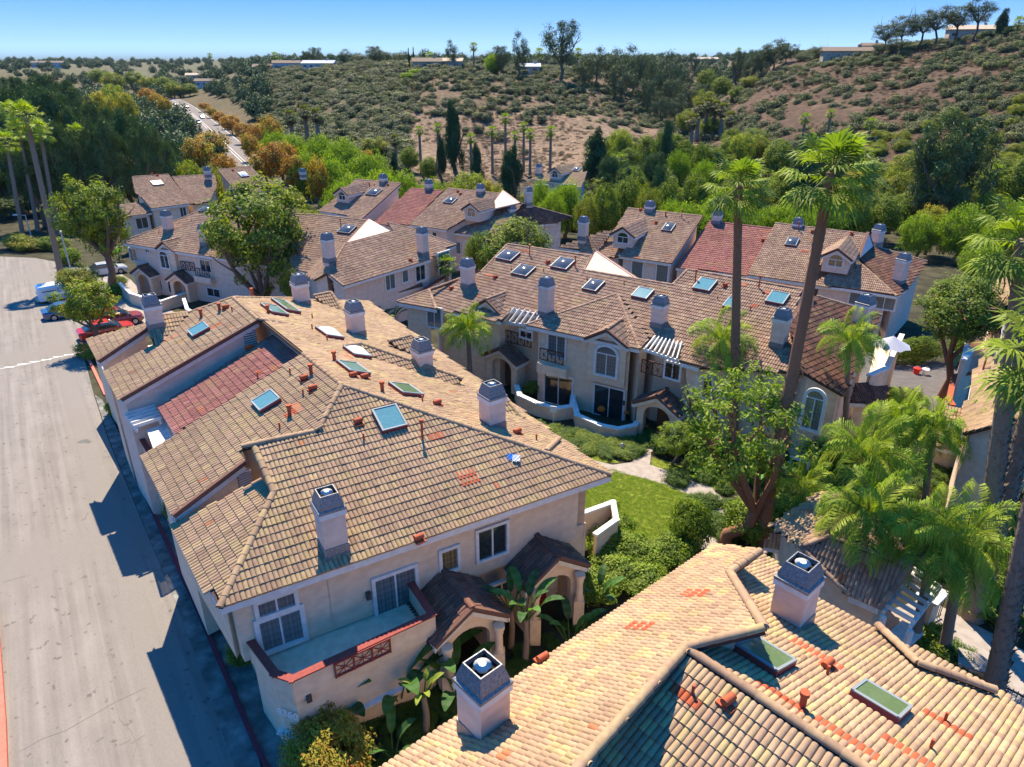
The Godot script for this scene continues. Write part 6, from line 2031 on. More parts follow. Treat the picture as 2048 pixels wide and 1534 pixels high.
func houses_behind():
	var h: Node3D
	h = thing("townhouse", "grey-tan roofed townhouse half hidden behind the big round trees at far left", "house", Vector3(-48.00, -4.50, -98.00), "townhouses of the estate")
	roof(h, [Vector3(-54.69, 4.37, -105.26), Vector3(-50.93, 4.26, -108.43), Vector3(-45.62, 1.20, -102.07), Vector3(-49.46, 1.20, -98.40), Vector3(-51.33, 2.20, -100.35), Vector3(-52.73, 2.84, -101.40)], -6.00, "far", 0.30, "stucco", {"rakes": [1]})
	roof(h, [Vector3(-50.82, 3.77, -109.32), Vector3(-45.92, 3.56, -113.23), Vector3(-44.59, 2.35, -109.98), Vector3(-44.08, 0.97, -105.29), Vector3(-45.10, 0.82, -103.76), Vector3(-46.08, 0.92, -103.20)], -6.00, "far", 0.30, "stucco")
	roof(h, [Vector3(-45.43, 4.20, -113.47), Vector3(-41.58, 4.22, -117.22), Vector3(-38.59, 2.61, -114.06), Vector3(-38.20, 1.40, -109.90), Vector3(-40.44, 1.49, -108.09), Vector3(-41.52, 1.95, -108.81)], -6.00, "far", 0.30, "stucco", {"rakes": [5]})
	roof(h, [Vector3(-52.42, 0.25, -95.40), Vector3(-51.59, 0.50, -97.12), Vector3(-49.80, 0.54, -98.98), Vector3(-51.57, 1.53, -101.00), Vector3(-53.88, 1.57, -98.93)], -6.00, "far", 0.30, "stucco")
	ridge(h, [Vector3(-54.69, 4.37, -105.26), Vector3(-50.93, 4.26, -108.43)], "far")
	ridge(h, [Vector3(-50.82, 3.77, -109.32), Vector3(-45.92, 3.56, -113.23)], "far")
	ridge(h, [Vector3(-45.43, 4.20, -113.47), Vector3(-41.58, 4.22, -117.22)], "far")
	chimney(h, Vector3(-46.07, 3.68, -110.91), Vector3(0.72, 0.00, -0.69), 5.08, 0.80, 0.80)
	chimney(h, Vector3(-33.83, 2.57, -118.46), Vector3(0.72, 0.00, -0.69), 3.81, 0.80, 0.80)
	skylight(h, Vector3(-51.22, 3.45, -105.12), Vector3(0.72, 0.00, -0.69), Vector3(0.65, -0.35, 0.68), 1.47, 1.25, "glass_milk")
	skylight(h, Vector3(-41.80, 3.37, -113.82), Vector3(0.72, 0.00, -0.69), Vector3(0.65, -0.35, 0.68), 1.22, 1.52, "glass_milk", true)
	vent(h, Vector3(-52.63, 4.37, -107.20), 2)
	vent(h, Vector3(-51.96, 4.21, -107.27), 2)
	vent(h, Vector3(-43.47, 3.93, -114.34), 2)
	window(h, Vector3(-46.88, -0.75, -101.28), Vector3(0.72, 0.00, -0.69), 0.79, 1.50, 2, "glass_dark", 0.00, 0.00, 0.12, "window")
	window(h, Vector3(-51.52, -1.44, -97.63), Vector3(0.69, 0.00, -0.72), 1.49, 1.41, 2, "glass_dark", 0.00, 0.00, 0.12, "window")
	h = thing("townhouse", "pink tiled townhouse in the middle of the back row with a dark red roof strip", "house", Vector3(-8.00, -4.00, -92.00), "townhouses of the estate")
	roof(h, [Vector3(-24.44, 2.30, -96.79), Vector3(-21.89, 4.49, -102.16), Vector3(-14.94, 4.59, -98.09), Vector3(-19.01, 1.40, -90.48), Vector3(-25.67, 1.56, -95.17), Vector3(-24.72, 2.16, -96.50)], -6.00, "far", 0.30, "stucco_pink", {"rakes": [2]})
	roof(h, [Vector3(-17.68, 0.80, -90.92), Vector3(-13.66, 3.90, -98.28), Vector3(-9.10, 3.99, -95.72), Vector3(-12.85, 1.07, -88.75), Vector3(-15.90, 0.79, -89.77)], -6.00, "pink", 0.10, "stucco_pink")
	roof(h, [Vector3(-8.28, 4.61, -93.96), Vector3(-1.18, 4.65, -89.63), Vector3(-2.89, 3.27, -86.31), Vector3(-3.83, 2.87, -85.63), Vector3(-5.62, 2.44, -85.39), Vector3(-7.73, 1.50, -83.70), Vector3(-12.56, 1.50, -86.74)], -6.00, "far", 0.30, "stucco_pink", {"rakes": [2]})
	roof(h, [Vector3(-7.88, 0.93, -85.18), Vector3(-5.80, 2.33, -88.33), Vector3(-2.95, 2.88, -88.31), Vector3(1.29, 3.69, -88.22), Vector3(-0.24, 2.40, -85.04), Vector3(-1.94, 0.55, -80.23), Vector3(-4.05, 1.04, -83.12)], -6.00, "far", 0.30, "stucco_pink")
	roof(h, [Vector3(-2.06, 3.02, -86.68), Vector3(0.98, 3.76, -88.51), Vector3(7.49, 1.90, -89.25), Vector3(5.31, 1.42, -87.99), Vector3(2.50, 1.40, -86.91), Vector3(-1.45, 1.67, -85.66)], -6.00, "dark", 0.30, "stucco_pink")
	gable(h, Vector3(-2.89, 3.27, -86.31), Vector3(-1.12, 5.03, -89.86), Vector3(0.96, 4.11, -86.57), "stucco_pink")
	ridge(h, [Vector3(-21.89, 4.49, -102.16), Vector3(-14.94, 4.59, -98.09)], "far")
	ridge(h, [Vector3(-8.28, 4.61, -93.96), Vector3(-1.18, 4.65, -89.63)], "far")
	ridge(h, [Vector3(-13.66, 3.90, -98.28), Vector3(-9.10, 3.99, -95.72)], "pink")
	ridge(h, [Vector3(0.98, 3.76, -88.51), Vector3(7.49, 1.90, -89.25)], "far")
	chimney(h, Vector3(-17.51, 4.46, -99.31), Vector3(0.85, 0.00, 0.53), 5.70, 0.80, 0.80)
	chimney(h, Vector3(-11.08, 3.99, -96.94), Vector3(0.85, 0.00, 0.53), 5.34, 0.80, 0.80)
	chimney(h, Vector3(-3.95, 4.50, -90.89), Vector3(0.85, 0.00, 0.53), 5.72, 0.80, 0.80)
	chimney(h, Vector3(2.03, 3.59, -88.75), Vector3(0.94, 0.00, -0.35), 5.71, 0.80, 0.80)
	chimney(h, Vector3(0.00, 2.48, -86.96), Vector3(0.94, 0.00, -0.35), 3.93, 0.80, 0.80)
	skylight(h, Vector3(-18.40, 3.53, -96.88), Vector3(0.85, 0.00, 0.53), Vector3(-0.50, -0.35, 0.79), 1.84, 1.55, "glass_smoke", true)
	skylight(h, Vector3(-7.69, 3.60, -90.39), Vector3(0.85, 0.00, 0.53), Vector3(-0.50, -0.35, 0.79), 1.43, 1.35, "glass_smoke", true)
	vent(h, Vector3(-19.44, 4.07, -99.27), 1)
	vent(h, Vector3(-18.70, 4.12, -98.96), 0)
	vent(h, Vector3(-16.72, 4.25, -98.14), 2)
	vent(h, Vector3(-6.88, 4.37, -92.34), 2)
	vent(h, Vector3(-6.51, 4.20, -91.55), 2)
	vent(h, Vector3(-5.27, 4.20, -90.79), 0)
	dormer(h, Vector3(-22.49, 2.41, -95.88), Vector3(-0.50, -0.35, 0.79), "far")
	dormer(h, Vector3(-4.76, 2.44, -84.83), Vector3(-0.50, -0.35, 0.79), "far")
	window(h, Vector3(-9.53, 0.33, -85.19), Vector3(0.85, 0.00, 0.53), 0.61, 0.61, 1, "glass_dark", 0.00, 0.00, 0.12, "window")
	window(h, Vector3(-7.30, -1.57, -85.21), Vector3(0.88, 0.00, 0.47), 1.29, 1.36, 2, "glass_blind", 0.00, 0.00, 0.12, "window")
	window(h, Vector3(-5.00, 0.13, -83.97), Vector3(0.88, 0.00, 0.47), 0.83, 0.48, 2, "glass_dark", 0.00, 0.00, 0.12, "window")
	h = thing("townhouse", "tiled townhouse behind the tall palms with a dormer and dark red roof strip", "house", Vector3(26.00, -3.00, -72.00), "townhouses of the estate")
	roof(h, [Vector3(12.35, 5.39, -76.49), Vector3(19.20, 5.40, -72.26), Vector3(14.95, 2.40, -65.37), Vector3(10.45, 2.42, -68.24), Vector3(12.63, 3.77, -71.16), Vector3(10.35, 3.79, -72.65)], -5.00, "far", 0.30, "stucco_pink", {"rakes": [1]})
	roof(h, [Vector3(4.75, 2.20, -72.58), Vector3(9.52, 3.72, -72.96), Vector3(10.37, 3.77, -72.73), Vector3(8.61, 2.00, -70.89)], -5.00, "far", 0.30, "stucco_pink")
	roof(h, [Vector3(8.60, 1.97, -70.81), Vector3(10.56, 3.37, -74.05), Vector3(12.88, 3.35, -72.54), Vector3(10.77, 2.02, -69.62), Vector3(9.39, 1.76, -69.65)], -5.00, "far", 0.20, "stucco_pink")
	roof(h, [Vector3(15.61, 1.83, -66.02), Vector3(20.09, 4.80, -72.69), Vector3(25.56, 4.79, -69.25), Vector3(21.45, 1.99, -62.90)], -5.00, "pink", 0.10, "stucco_pink")
	roof(h, [Vector3(25.40, 5.46, -68.62), Vector3(32.22, 5.40, -64.20), Vector3(30.34, 4.03, -60.98), Vector3(28.70, 4.05, -62.09), Vector3(26.28, 3.11, -60.58), Vector3(25.41, 2.40, -58.87), Vector3(21.01, 2.41, -61.62)], -5.00, "far", 0.30, "stucco_pink")
	roof(h, [Vector3(25.96, 2.14, -59.29), Vector3(28.95, 3.36, -61.31), Vector3(30.61, 3.51, -60.76), Vector3(31.58, 2.20, -55.99), Vector3(28.26, 2.22, -58.13)], -5.00, "far", 0.30, "stucco_pink")
	roof(h, [Vector3(30.84, 3.76, -61.98), Vector3(33.40, 4.13, -65.29), Vector3(38.01, 3.00, -63.83), Vector3(33.03, 2.29, -57.37), Vector3(31.58, 2.20, -55.99)], -5.00, "dark", 0.30, "stucco_pink")
	gable(h, Vector3(30.24, 3.99, -60.94), Vector3(32.25, 5.61, -64.18), Vector3(33.46, 4.10, -65.22), "trim")
	ridge(h, [Vector3(12.35, 5.39, -76.49), Vector3(19.20, 5.40, -72.26)], "far")
	ridge(h, [Vector3(25.40, 5.46, -68.62), Vector3(32.22, 5.40, -64.20)], "far")
	ridge(h, [Vector3(20.09, 4.80, -72.69), Vector3(25.56, 4.79, -69.25)], "pink")
	ridge(h, [Vector3(33.40, 4.13, -65.29), Vector3(38.01, 3.00, -63.83)], "far")
	ridge(h, [Vector3(30.61, 3.51, -60.76), Vector3(31.58, 2.20, -55.99)], "far")
	chimney(h, Vector3(7.29, 3.15, -72.52), Vector3(0.85, -0.00, 0.53), 5.39, 0.82, 0.82)
	chimney(h, Vector3(14.41, 5.38, -75.18), Vector3(0.85, -0.00, 0.53), 6.46, 0.82, 0.82)
	chimney(h, Vector3(20.74, 4.79, -72.25), Vector3(0.85, -0.00, 0.53), 6.15, 0.82, 0.82)
	chimney(h, Vector3(27.12, 5.46, -67.53), Vector3(0.85, -0.00, 0.53), 6.27, 0.82, 0.82)
	chimney(h, Vector3(34.06, 4.14, -65.81), Vector3(0.82, 0.00, -0.57), 6.02, 0.82, 0.82)
	chimney(h, Vector3(32.96, 2.60, -58.63), Vector3(0.82, 0.00, -0.57), 5.13, 0.82, 0.82)
	skylight(h, Vector3(15.73, 4.40, -71.26), Vector3(0.85, -0.00, 0.53), Vector3(-0.50, -0.35, 0.80), 1.03, 1.39, "glass_smoke", true)
	skylight(h, Vector3(25.86, 4.42, -65.01), Vector3(0.85, -0.00, 0.53), Vector3(-0.50, -0.35, 0.80), 1.01, 1.33, "glass_smoke", true)
	vent(h, Vector3(14.67, 4.59, -72.50), 2)
	vent(h, Vector3(15.79, 5.13, -73.55), 1)
	vent(h, Vector3(17.25, 5.15, -72.70), 3)
	vent(h, Vector3(17.67, 4.85, -71.49), 0)
	vent(h, Vector3(26.92, 5.16, -66.72), 3)
	vent(h, Vector3(27.96, 5.14, -65.99), 2)
	vent(h, Vector3(28.40, 4.96, -65.14), 0)
	vent(h, Vector3(30.99, 5.28, -64.55), 2)
	vent(h, Vector3(13.53, 5.31, -75.52), 2)
	vent(h, Vector3(24.03, 3.96, -67.57), 2)
	vent(h, Vector3(20.59, 4.48, -71.35), 0)
	new_tiles(h, Vector3(26.52, 4.04, -63.40), Vector3(0.85, -0.00, 0.53), Vector3(-0.50, -0.35, 0.80), 4, 1)
	new_tiles(h, Vector3(14.57, 4.58, -72.54), Vector3(0.85, -0.00, 0.53), Vector3(-0.50, -0.35, 0.80), 3, 1)
	new_tiles(h, Vector3(18.91, 2.01, -64.53), Vector3(0.85, -0.00, 0.53), Vector3(-0.50, -0.35, 0.80), 2, 1)
	dormer(h, Vector3(10.95, 2.94, -69.57), Vector3(-0.50, -0.35, 0.80), "far")
	dormer(h, Vector3(27.87, 3.21, -59.91), Vector3(-0.50, -0.35, 0.80), "far")
	window(h, Vector3(11.74, 0.31, -67.74), Vector3(0.85, -0.00, 0.53), 1.10, 1.70, 1, "glass_blind", 0.00, 0.00, 0.12, "window")
	window(h, Vector3(13.90, 0.35, -66.38), Vector3(0.85, -0.00, 0.53), 1.10, 1.70, 1, "glass_blind", 0.00, 0.00, 0.12, "window")
	window(h, Vector3(28.82, 0.89, -58.13), Vector3(0.84, 0.00, 0.54), 1.60, 1.00, 2, "glass_blind", 0.00, 0.00, 0.12, "window")
	window(h, Vector3(30.40, 0.88, -57.11), Vector3(0.84, 0.00, 0.54), 1.60, 1.00, 2, "glass_blind", 0.00, 0.00, 0.12, "window")
	h = thing("house_in_the_valley", "small tan-roofed house beyond the back row among dark pines", "house", Vector3(9.00, -6.00, -126.00), "")
	roof(h, [Vector3(6.43, 2.69, -124.32), Vector3(11.65, 3.62, -123.44), Vector3(11.67, 2.82, -120.54), Vector3(10.28, 1.53, -117.05), Vector3(7.82, 1.43, -118.69), Vector3(5.86, 1.48, -120.44), Vector3(3.19, 1.47, -122.59)], -8.00, "tan", 0.40, "house_grey")
	roof(h, [Vector3(8.48, 1.69, -119.07), Vector3(12.42, 3.04, -120.71), Vector3(11.03, 1.24, -115.42), Vector3(7.76, 1.12, -117.64)], -8.00, "tan", 0.30, "house_grey")
	chimney(h, Vector3(4.55, 2.01, -123.40), Vector3(0.78, 0.00, 0.63), 3.89, 0.80, 0.80)
	dormer(h, Vector3(7.08, 1.68, -120.18), Vector3(-0.59, -0.34, 0.73), "tan")
	skylight(h, Vector3(10.77, 3.00, -121.93), Vector3(0.78, 0.00, 0.63), Vector3(-0.59, -0.34, 0.73), 1.25, 1.26, "glass_smoke", true)
	window(h, Vector3(3.78, 0.04, -119.38), Vector3(0.78, 0.00, 0.63), 1.00, 1.00, 1, "glass_dark", 0.00, 0.00, 0.12, "window")
	window(h, Vector3(5.06, 0.21, -118.35), Vector3(0.78, 0.00, 0.63), 1.00, 1.00, 1, "glass_dark", 0.00, 0.00, 0.12, "window")
	window(h, Vector3(8.07, 0.62, -115.91), Vector3(0.78, 0.00, 0.63), 1.00, 1.00, 1, "glass_dark", 0.00, 0.00, 0.12, "window")
	window(h, Vector3(9.27, 0.78, -114.94), Vector3(0.78, 0.00, 0.63), 1.00, 1.00, 1, "glass_dark", 0.00, 0.00, 0.12, "window")

func house_at_the_right():
	var h: Node3D
	h = thing("townhouse", "sunlit pink townhouse at the right edge seen past palm trunks", "house", Vector3(27.00, -1.20, -36.00), "townhouses of the estate")
	roof(h, [Vector3(20.54, 4.40, -28.46), Vector3(23.81, 4.56, -33.44), Vector3(25.89, 4.84, -36.25), Vector3(25.83, 6.40, -33.18), Vector3(25.79, 7.49, -31.03), Vector3(21.14, 7.11, -24.23), Vector3(21.54, 6.24, -26.54)], -2.20, "front", 0.30, "stucco_pink")
	roof(h, [Vector3(31.94, 4.99, -45.03), Vector3(34.96, 5.46, -49.75), Vector3(34.28, 6.86, -45.67), Vector3(31.28, 6.42, -40.95)], -3.00, "front", 0.20, "stucco_pink")
	roof(h, [Vector3(23.18, 1.92, -34.70), Vector3(24.42, 1.91, -33.90), Vector3(25.06, 2.40, -35.15), Vector3(24.04, 2.31, -35.51)], -2.20, "tan", 0.15, "stucco")
	roof(h, [Vector3(23.05, 0.54, -34.24), Vector3(24.45, 0.54, -33.42), Vector3(25.14, 1.00, -34.54), Vector3(23.81, 0.94, -35.12)], -2.20, "tan", 0.15, "stucco")
	low_wall(h, [Vector3(29.62, 2.90, -42.41), Vector3(28.12, 2.90, -40.75), Vector3(30.88, 2.90, -44.93), Vector3(32.64, 2.90, -47.10)], -2, 2.9, "trim", 0.2, "parapet")
	block(h, "balcony_floor", [Vector3(30.40, 2.00, -43.32), Vector3(28.88, 2.00, -41.65), Vector3(31.48, 2.00, -45.56), Vector3(34.93, 2.00, -48.52), Vector3(33.05, 2.00, -44.64)], -2, 2.0, "stucco_pink")
	low_wall(h, [Vector3(26.08, 1.30, -37.68), Vector3(26.25, 1.30, -38.35), Vector3(28.56, 1.30, -41.89), Vector3(29.78, 1.30, -42.21)], -2, 1.3, "terracotta", 0.2, "parapet", 0.08)
	chimney(h, Vector3(25.74, 5.76, -34.26), Vector3(-0.53, 0.00, 0.85), 7.83, 0.85, 0.85)
	vent(h, Vector3(24.84, 4.96, -34.34), 3)
	vent(h, Vector3(21.83, 6.00, -27.48), 1)
	vent(h, Vector3(32.91, 5.49, -45.87), 3)
	window(h, Vector3(22.56, 1.94, -29.58), Vector3(0.93, 0.00, -0.37), 1.50, 1.20, 2, "glass_dark", 0.00, 0.00, 0.12, "window")

func gatehouse_by_the_path():
	var h: Node3D
	h = thing("gatehouse", "small tan-roofed gatehouse with a white slatted pergola in front of the palms", "building", Vector3(14.00, -0.80, -27.00), "")
	roof(h, [Vector3(10.92, 3.17, -21.80), Vector3(12.14, 2.40, -20.07), Vector3(12.91, 2.40, -19.40), Vector3(13.90, 3.90, -19.83), Vector3(11.80, 3.83, -21.60)], -1.60, "far", 0.25, "stucco", {"rakes": [2]})
	roof(h, [Vector3(11.80, 3.83, -21.60), Vector3(13.90, 3.90, -19.83), Vector3(15.09, 2.95, -22.55), Vector3(14.74, 2.42, -24.78)], -1.60, "far", 0.25, "stucco")
	roof(h, [Vector3(10.92, 3.17, -21.80), Vector3(11.80, 3.83, -21.60), Vector3(13.62, 4.53, -23.47), Vector3(12.82, 3.55, -24.96), Vector3(10.75, 2.29, -24.43)], -1.60, "front", 0.25, "stucco")
	roof(h, [Vector3(10.47, 1.59, -24.01), Vector3(11.63, 1.56, -23.65), Vector3(11.85, 2.15, -23.67), Vector3(10.82, 2.30, -24.01)], -1.60, "front", 0.15, "stucco")
	ridge(h, [Vector3(11.80, 3.83, -21.60), Vector3(13.90, 3.90, -19.83)], "far")
	ridge(h, [Vector3(10.92, 3.17, -21.80), Vector3(12.14, 2.40, -20.07)], "far")
	ridge(h, [Vector3(10.92, 3.17, -21.80), Vector3(11.80, 3.83, -21.60)], "far")
	ridge(h, [Vector3(13.90, 3.90, -19.83), Vector3(12.91, 2.40, -19.40)], "far")
	pergola(h, Vector3(13.02, 2.30, -19.29), Vector3(15.35, 2.30, -21.56), Vector3(15.73, 2.30, -20.58), Vector3(13.60, 2.30, -18.57), 7)
	post(h, Vector3(13.00, 2.30, -19.17), -1.20, 2.25)
	post(h, Vector3(13.60, 2.30, -18.50), -1.20, 2.25)
	low_wall(h, [Vector3(15.84, 1.40, -21.07), Vector3(16.11, 1.40, -21.29)], -1.2, 1.4, "trim", 0.5, "pier", 0.12)
	low_wall(h, [Vector3(14.54, 0.50, -20.02), Vector3(14.75, 0.50, -20.18)], -1.2, 0.5, "trim", 0.5, "pier", 0.12)

func grounds():
	var h: Node3D
	alley_sheet([Vector3(-6.36, 0.00, -12.24), Vector3(-8.62, 0.00, -15.05), Vector3(-13.09, -0.31, -21.72), Vector3(-24.82, -1.22, -38.20), Vector3(-29.44, -1.60, -45.10), Vector3(-36.64, -2.21, -56.22), Vector3(-34.33, -2.49, -61.28), Vector3(-34.33, -2.62, -63.70), Vector3(-38.61, -3.03, -71.06), Vector3(-42.84, -3.14, -73.14), Vector3(-50.37, -3.74, -84.03), Vector3(-57.37, -4.03, -89.24), Vector3(-63.40, -4.22, -92.73), Vector3(-68.72, -4.27, -93.72), Vector3(-99.99, -4.15, -91.43), Vector3(-78.85, -1.76, -48.02), Vector3(-39.63, -0.58, -26.47), Vector3(-21.14, -0.31, -21.72), Vector3(-15.70, 0.00, -15.05), Vector3(-13.74, 0.00, -12.24)])
	ground("gutter", sheet([Vector3(-6.80, 0.00, -13.22), Vector3(-8.12, 0.00, -15.65), Vector3(-12.76, -0.34, -22.20), Vector3(-20.55, -0.94, -33.09), Vector3(-24.27, -1.24, -38.63), Vector3(-28.35, -1.55, -44.20), Vector3(-29.37, -1.60, -45.10), Vector3(-24.76, -1.22, -38.20), Vector3(-13.09, -0.31, -21.72), Vector3(-8.62, 0.00, -15.05), Vector3(-7.08, 0.00, -13.22)], 0.018), M.concrete_grey, "stained concrete gutter strip between alley and kerb")
	ground("kerb", strip([Vector3(-7.17, 0.00, -14.45), Vector3(-8.09, 0.00, -15.65), Vector3(-12.67, -0.34, -22.20), Vector3(-20.45, -0.94, -33.09), Vector3(-24.15, -1.24, -38.63), Vector3(-26.76, -1.46, -42.48)], 0.16, 0.0, 0.13), M.kerb_red, "dark red painted kerb along the townhouse row")
	ground("pavement", sheet([Vector3(-6.97, 0.00, -14.29), Vector3(-8.02, 0.00, -15.65), Vector3(-12.59, -0.34, -22.20), Vector3(-20.34, -0.94, -33.09), Vector3(-24.03, -1.24, -38.63), Vector3(-26.52, -1.46, -42.48), Vector3(-24.25, -1.46, -42.48), Vector3(-15.63, -0.82, -30.89), Vector3(-6.19, -0.00, -16.01), Vector3(-5.77, 0.00, -14.29)], 0.012), M.concrete_grey, "narrow concrete pavement between kerb and house wall")
	ground("kerb", strip([Vector3(-15.50, 0.00, -14.61), Vector3(-16.88, -0.03, -16.60), Vector3(-18.83, -0.18, -19.29), Vector3(-20.83, -0.33, -22.02)], 0.35, 0.0, 0.18), M.kerb_salmon, "bright salmon painted kerb on the far left of the alley")
	ground("kerb", strip([Vector3(-28.50, -1.59, -44.92), Vector3(-33.86, -2.00, -52.43), Vector3(-36.75, -2.23, -56.49)], 0.2, 0.0, 0.14), M.kerb_salmon, "faded red kerb round the shrub bed at the end of the row")
	ground("crack", strip([Vector3(-15.58, 0.00, -15.56), Vector3(-15.16, -0.00, -16.05), Vector3(-14.62, -0.02, -16.36), Vector3(-14.22, -0.04, -16.81), Vector3(-13.60, -0.09, -17.55), Vector3(-12.85, -0.12, -18.20)], 0.02, 0.016), M.crack, "thin dark crack across the asphalt of the alley")
	ground("crack", strip([Vector3(-14.15, -0.13, -18.33), Vector3(-13.69, -0.09, -17.66), Vector3(-13.05, -0.04, -16.81), Vector3(-12.46, -0.02, -16.36), Vector3(-11.99, 0.00, -15.83), Vector3(-11.82, 0.00, -15.05)], 0.02, 0.016), M.crack, "thin dark crack across the asphalt of the alley")
	ground("crack", strip([Vector3(-12.29, -0.00, -16.01), Vector3(-12.56, 0.00, -15.79)], 0.02, 0.016), M.crack, "thin dark crack across the asphalt of the alley")
	ground("crack", strip([Vector3(-12.21, 0.00, -15.86), Vector3(-11.93, -0.01, -16.20)], 0.02, 0.016), M.crack, "thin dark crack across the asphalt of the alley")
	ground("crack", strip([Vector3(-21.83, -0.45, -24.09), Vector3(-20.98, -0.47, -24.61)], 0.02, 0.016), M.crack, "thin dark crack across the asphalt of the alley")
	ground("crack", strip([Vector3(-17.09, -0.46, -24.33), Vector3(-16.37, -0.40, -23.26)], 0.02, 0.016), M.crack, "thin dark crack across the asphalt of the alley")
	ground("crack", strip([Vector3(-14.78, -0.28, -21.00), Vector3(-14.26, -0.23, -20.19)], 0.02, 0.016), M.crack, "thin dark crack across the asphalt of the alley")
	ground("crack", strip([Vector3(-32.68, -1.55, -44.20), Vector3(-27.52, -1.13, -36.58), Vector3(-23.40, -0.82, -30.89)], 0.02, 0.016), M.crack, "thin dark crack across the asphalt of the alley")
	ground("crack", strip([Vector3(-19.31, -0.64, -27.69), Vector3(-17.70, -0.51, -25.33)], 0.02, 0.016), M.crack, "thin dark crack across the asphalt of the alley")
	ground("road_marking", strip([Vector3(-39.59, -1.89, -50.36), Vector3(-38.06, -1.96, -51.61), Vector3(-36.87, -2.03, -52.91), Vector3(-35.57, -2.11, -54.39)], 0.06, 0.018), M.paint_white, "thin white painted line across the alley near the parked cars")
	ground("road_marking", strip([Vector3(-39.47, -1.91, -50.70), Vector3(-38.77, -1.91, -50.80)], 0.12, 0.022), M.paint_white, "short white tick crossing the painted line on the alley")
	ground("road_marking", strip([Vector3(-38.89, -1.95, -51.38), Vector3(-38.19, -1.95, -51.48)], 0.12, 0.022), M.paint_white, "short white tick crossing the painted line on the alley")
	ground("road_marking", strip([Vector3(-38.31, -1.98, -51.96), Vector3(-37.61, -1.98, -52.06)], 0.12, 0.022), M.paint_white, "short white tick crossing the painted line on the alley")
	ground("road_marking", strip([Vector3(-37.65, -2.00, -52.43), Vector3(-36.95, -2.00, -52.53)], 0.12, 0.022), M.paint_white, "short white tick crossing the painted line on the alley")
	ground("road_marking", strip([Vector3(-37.16, -2.04, -53.15), Vector3(-36.46, -2.04, -53.25)], 0.12, 0.022), M.paint_white, "short white tick crossing the painted line on the alley")
	ground("road_marking", strip([Vector3(-36.55, -2.07, -53.64), Vector3(-35.85, -2.07, -53.74)], 0.12, 0.022), M.paint_white, "short white tick crossing the painted line on the alley")
	ground("driveway", sheet([Vector3(-36.43, -2.53, -62.07), Vector3(-33.18, -2.49, -61.28), Vector3(-35.87, -2.92, -69.09), Vector3(-40.96, -3.20, -74.23), Vector3(-41.38, -3.03, -71.06)], 0.014), M.concrete, "pale concrete drive between the parked red car and the pink townhouse")
	ground("pavement", sheet([Vector3(-44.87, -3.20, -74.23), Vector3(-41.75, -3.03, -71.06), Vector3(-29.50, -2.21, -56.22), Vector3(-28.92, -2.53, -62.07), Vector3(-37.83, -3.03, -71.06), Vector3(-44.33, -3.53, -80.09), Vector3(-48.96, -3.82, -85.42), Vector3(-49.45, -3.74, -84.03)], 0.013), M.concrete, "concrete path beside the pink townhouse patio")
	ground("lawn", sheet([Vector3(3.26, -0.82, -30.89), Vector3(4.76, -0.98, -33.83), Vector3(5.64, -1.00, -34.23), Vector3(6.58, -0.96, -33.54), Vector3(8.25, -0.91, -32.55), Vector3(9.74, -0.83, -31.14), Vector3(9.68, -0.74, -29.45), Vector3(8.99, -0.64, -27.69), Vector3(7.55, -0.53, -25.70), Vector3(4.92, -0.47, -24.61), Vector3(3.51, -0.53, -25.70)], 0.012), M.lawn, "bright green lawn between the townhouses")
	ground("lawn", sheet([Vector3(1.15, -1.33, -40.09), Vector3(2.67, -1.25, -38.77), Vector3(4.21, -1.15, -36.91), Vector3(5.32, -1.11, -36.26), Vector3(6.17, -1.04, -34.95), Vector3(4.89, -1.05, -35.01), Vector3(3.12, -1.11, -36.26), Vector3(1.71, -1.21, -37.92)], 0.012), M.lawn, "narrow lawn strip below the hedge of the arched townhouse")
	ground("lawn", sheet([Vector3(8.09, -1.08, -35.63), Vector3(9.18, -1.05, -35.01), Vector3(10.94, -0.96, -33.54), Vector3(12.56, -0.86, -31.65), Vector3(10.98, -0.86, -31.65), Vector3(8.93, -0.98, -33.83), Vector3(7.90, -1.02, -34.59)], 0.012), M.lawn, "grass patch in the shade beside the garden path")
	ground("path", sheet([Vector3(3.67, -1.09, -35.81), Vector3(5.71, -1.03, -34.71), Vector3(6.80, -1.05, -35.01), Vector3(9.08, -1.26, -38.98), Vector3(10.25, -1.33, -40.09), Vector3(10.31, -1.28, -39.35), Vector3(8.18, -1.11, -36.26), Vector3(7.84, -1.03, -34.71), Vector3(8.93, -0.98, -33.83), Vector3(10.63, -0.90, -32.33), Vector3(10.95, -0.82, -30.89), Vector3(10.18, -0.67, -28.11), Vector3(9.23, -0.55, -26.08), Vector3(8.55, -0.55, -26.08), Vector3(9.68, -0.71, -28.99), Vector3(9.73, -0.82, -30.89), Vector3(8.23, -0.90, -32.44), Vector3(6.52, -0.96, -33.54), Vector3(3.56, -1.02, -34.47)], 0.02), M.concrete, "pale concrete garden path that forks at the lawn")
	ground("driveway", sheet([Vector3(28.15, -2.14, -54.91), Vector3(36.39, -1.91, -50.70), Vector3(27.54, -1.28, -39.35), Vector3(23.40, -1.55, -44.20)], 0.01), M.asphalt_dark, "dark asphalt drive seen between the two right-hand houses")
	ground("pavement", sheet([Vector3(14.30, -0.32, -21.87), Vector3(17.16, -0.39, -23.10), Vector3(17.76, -0.34, -22.17), Vector3(19.67, -0.18, -19.29), Vector3(18.24, 0.00, -15.05), Vector3(16.19, -0.01, -16.20), Vector3(14.91, -0.18, -19.29)], 0.012), M.concrete, "concrete walk between the gatehouse and the palms")
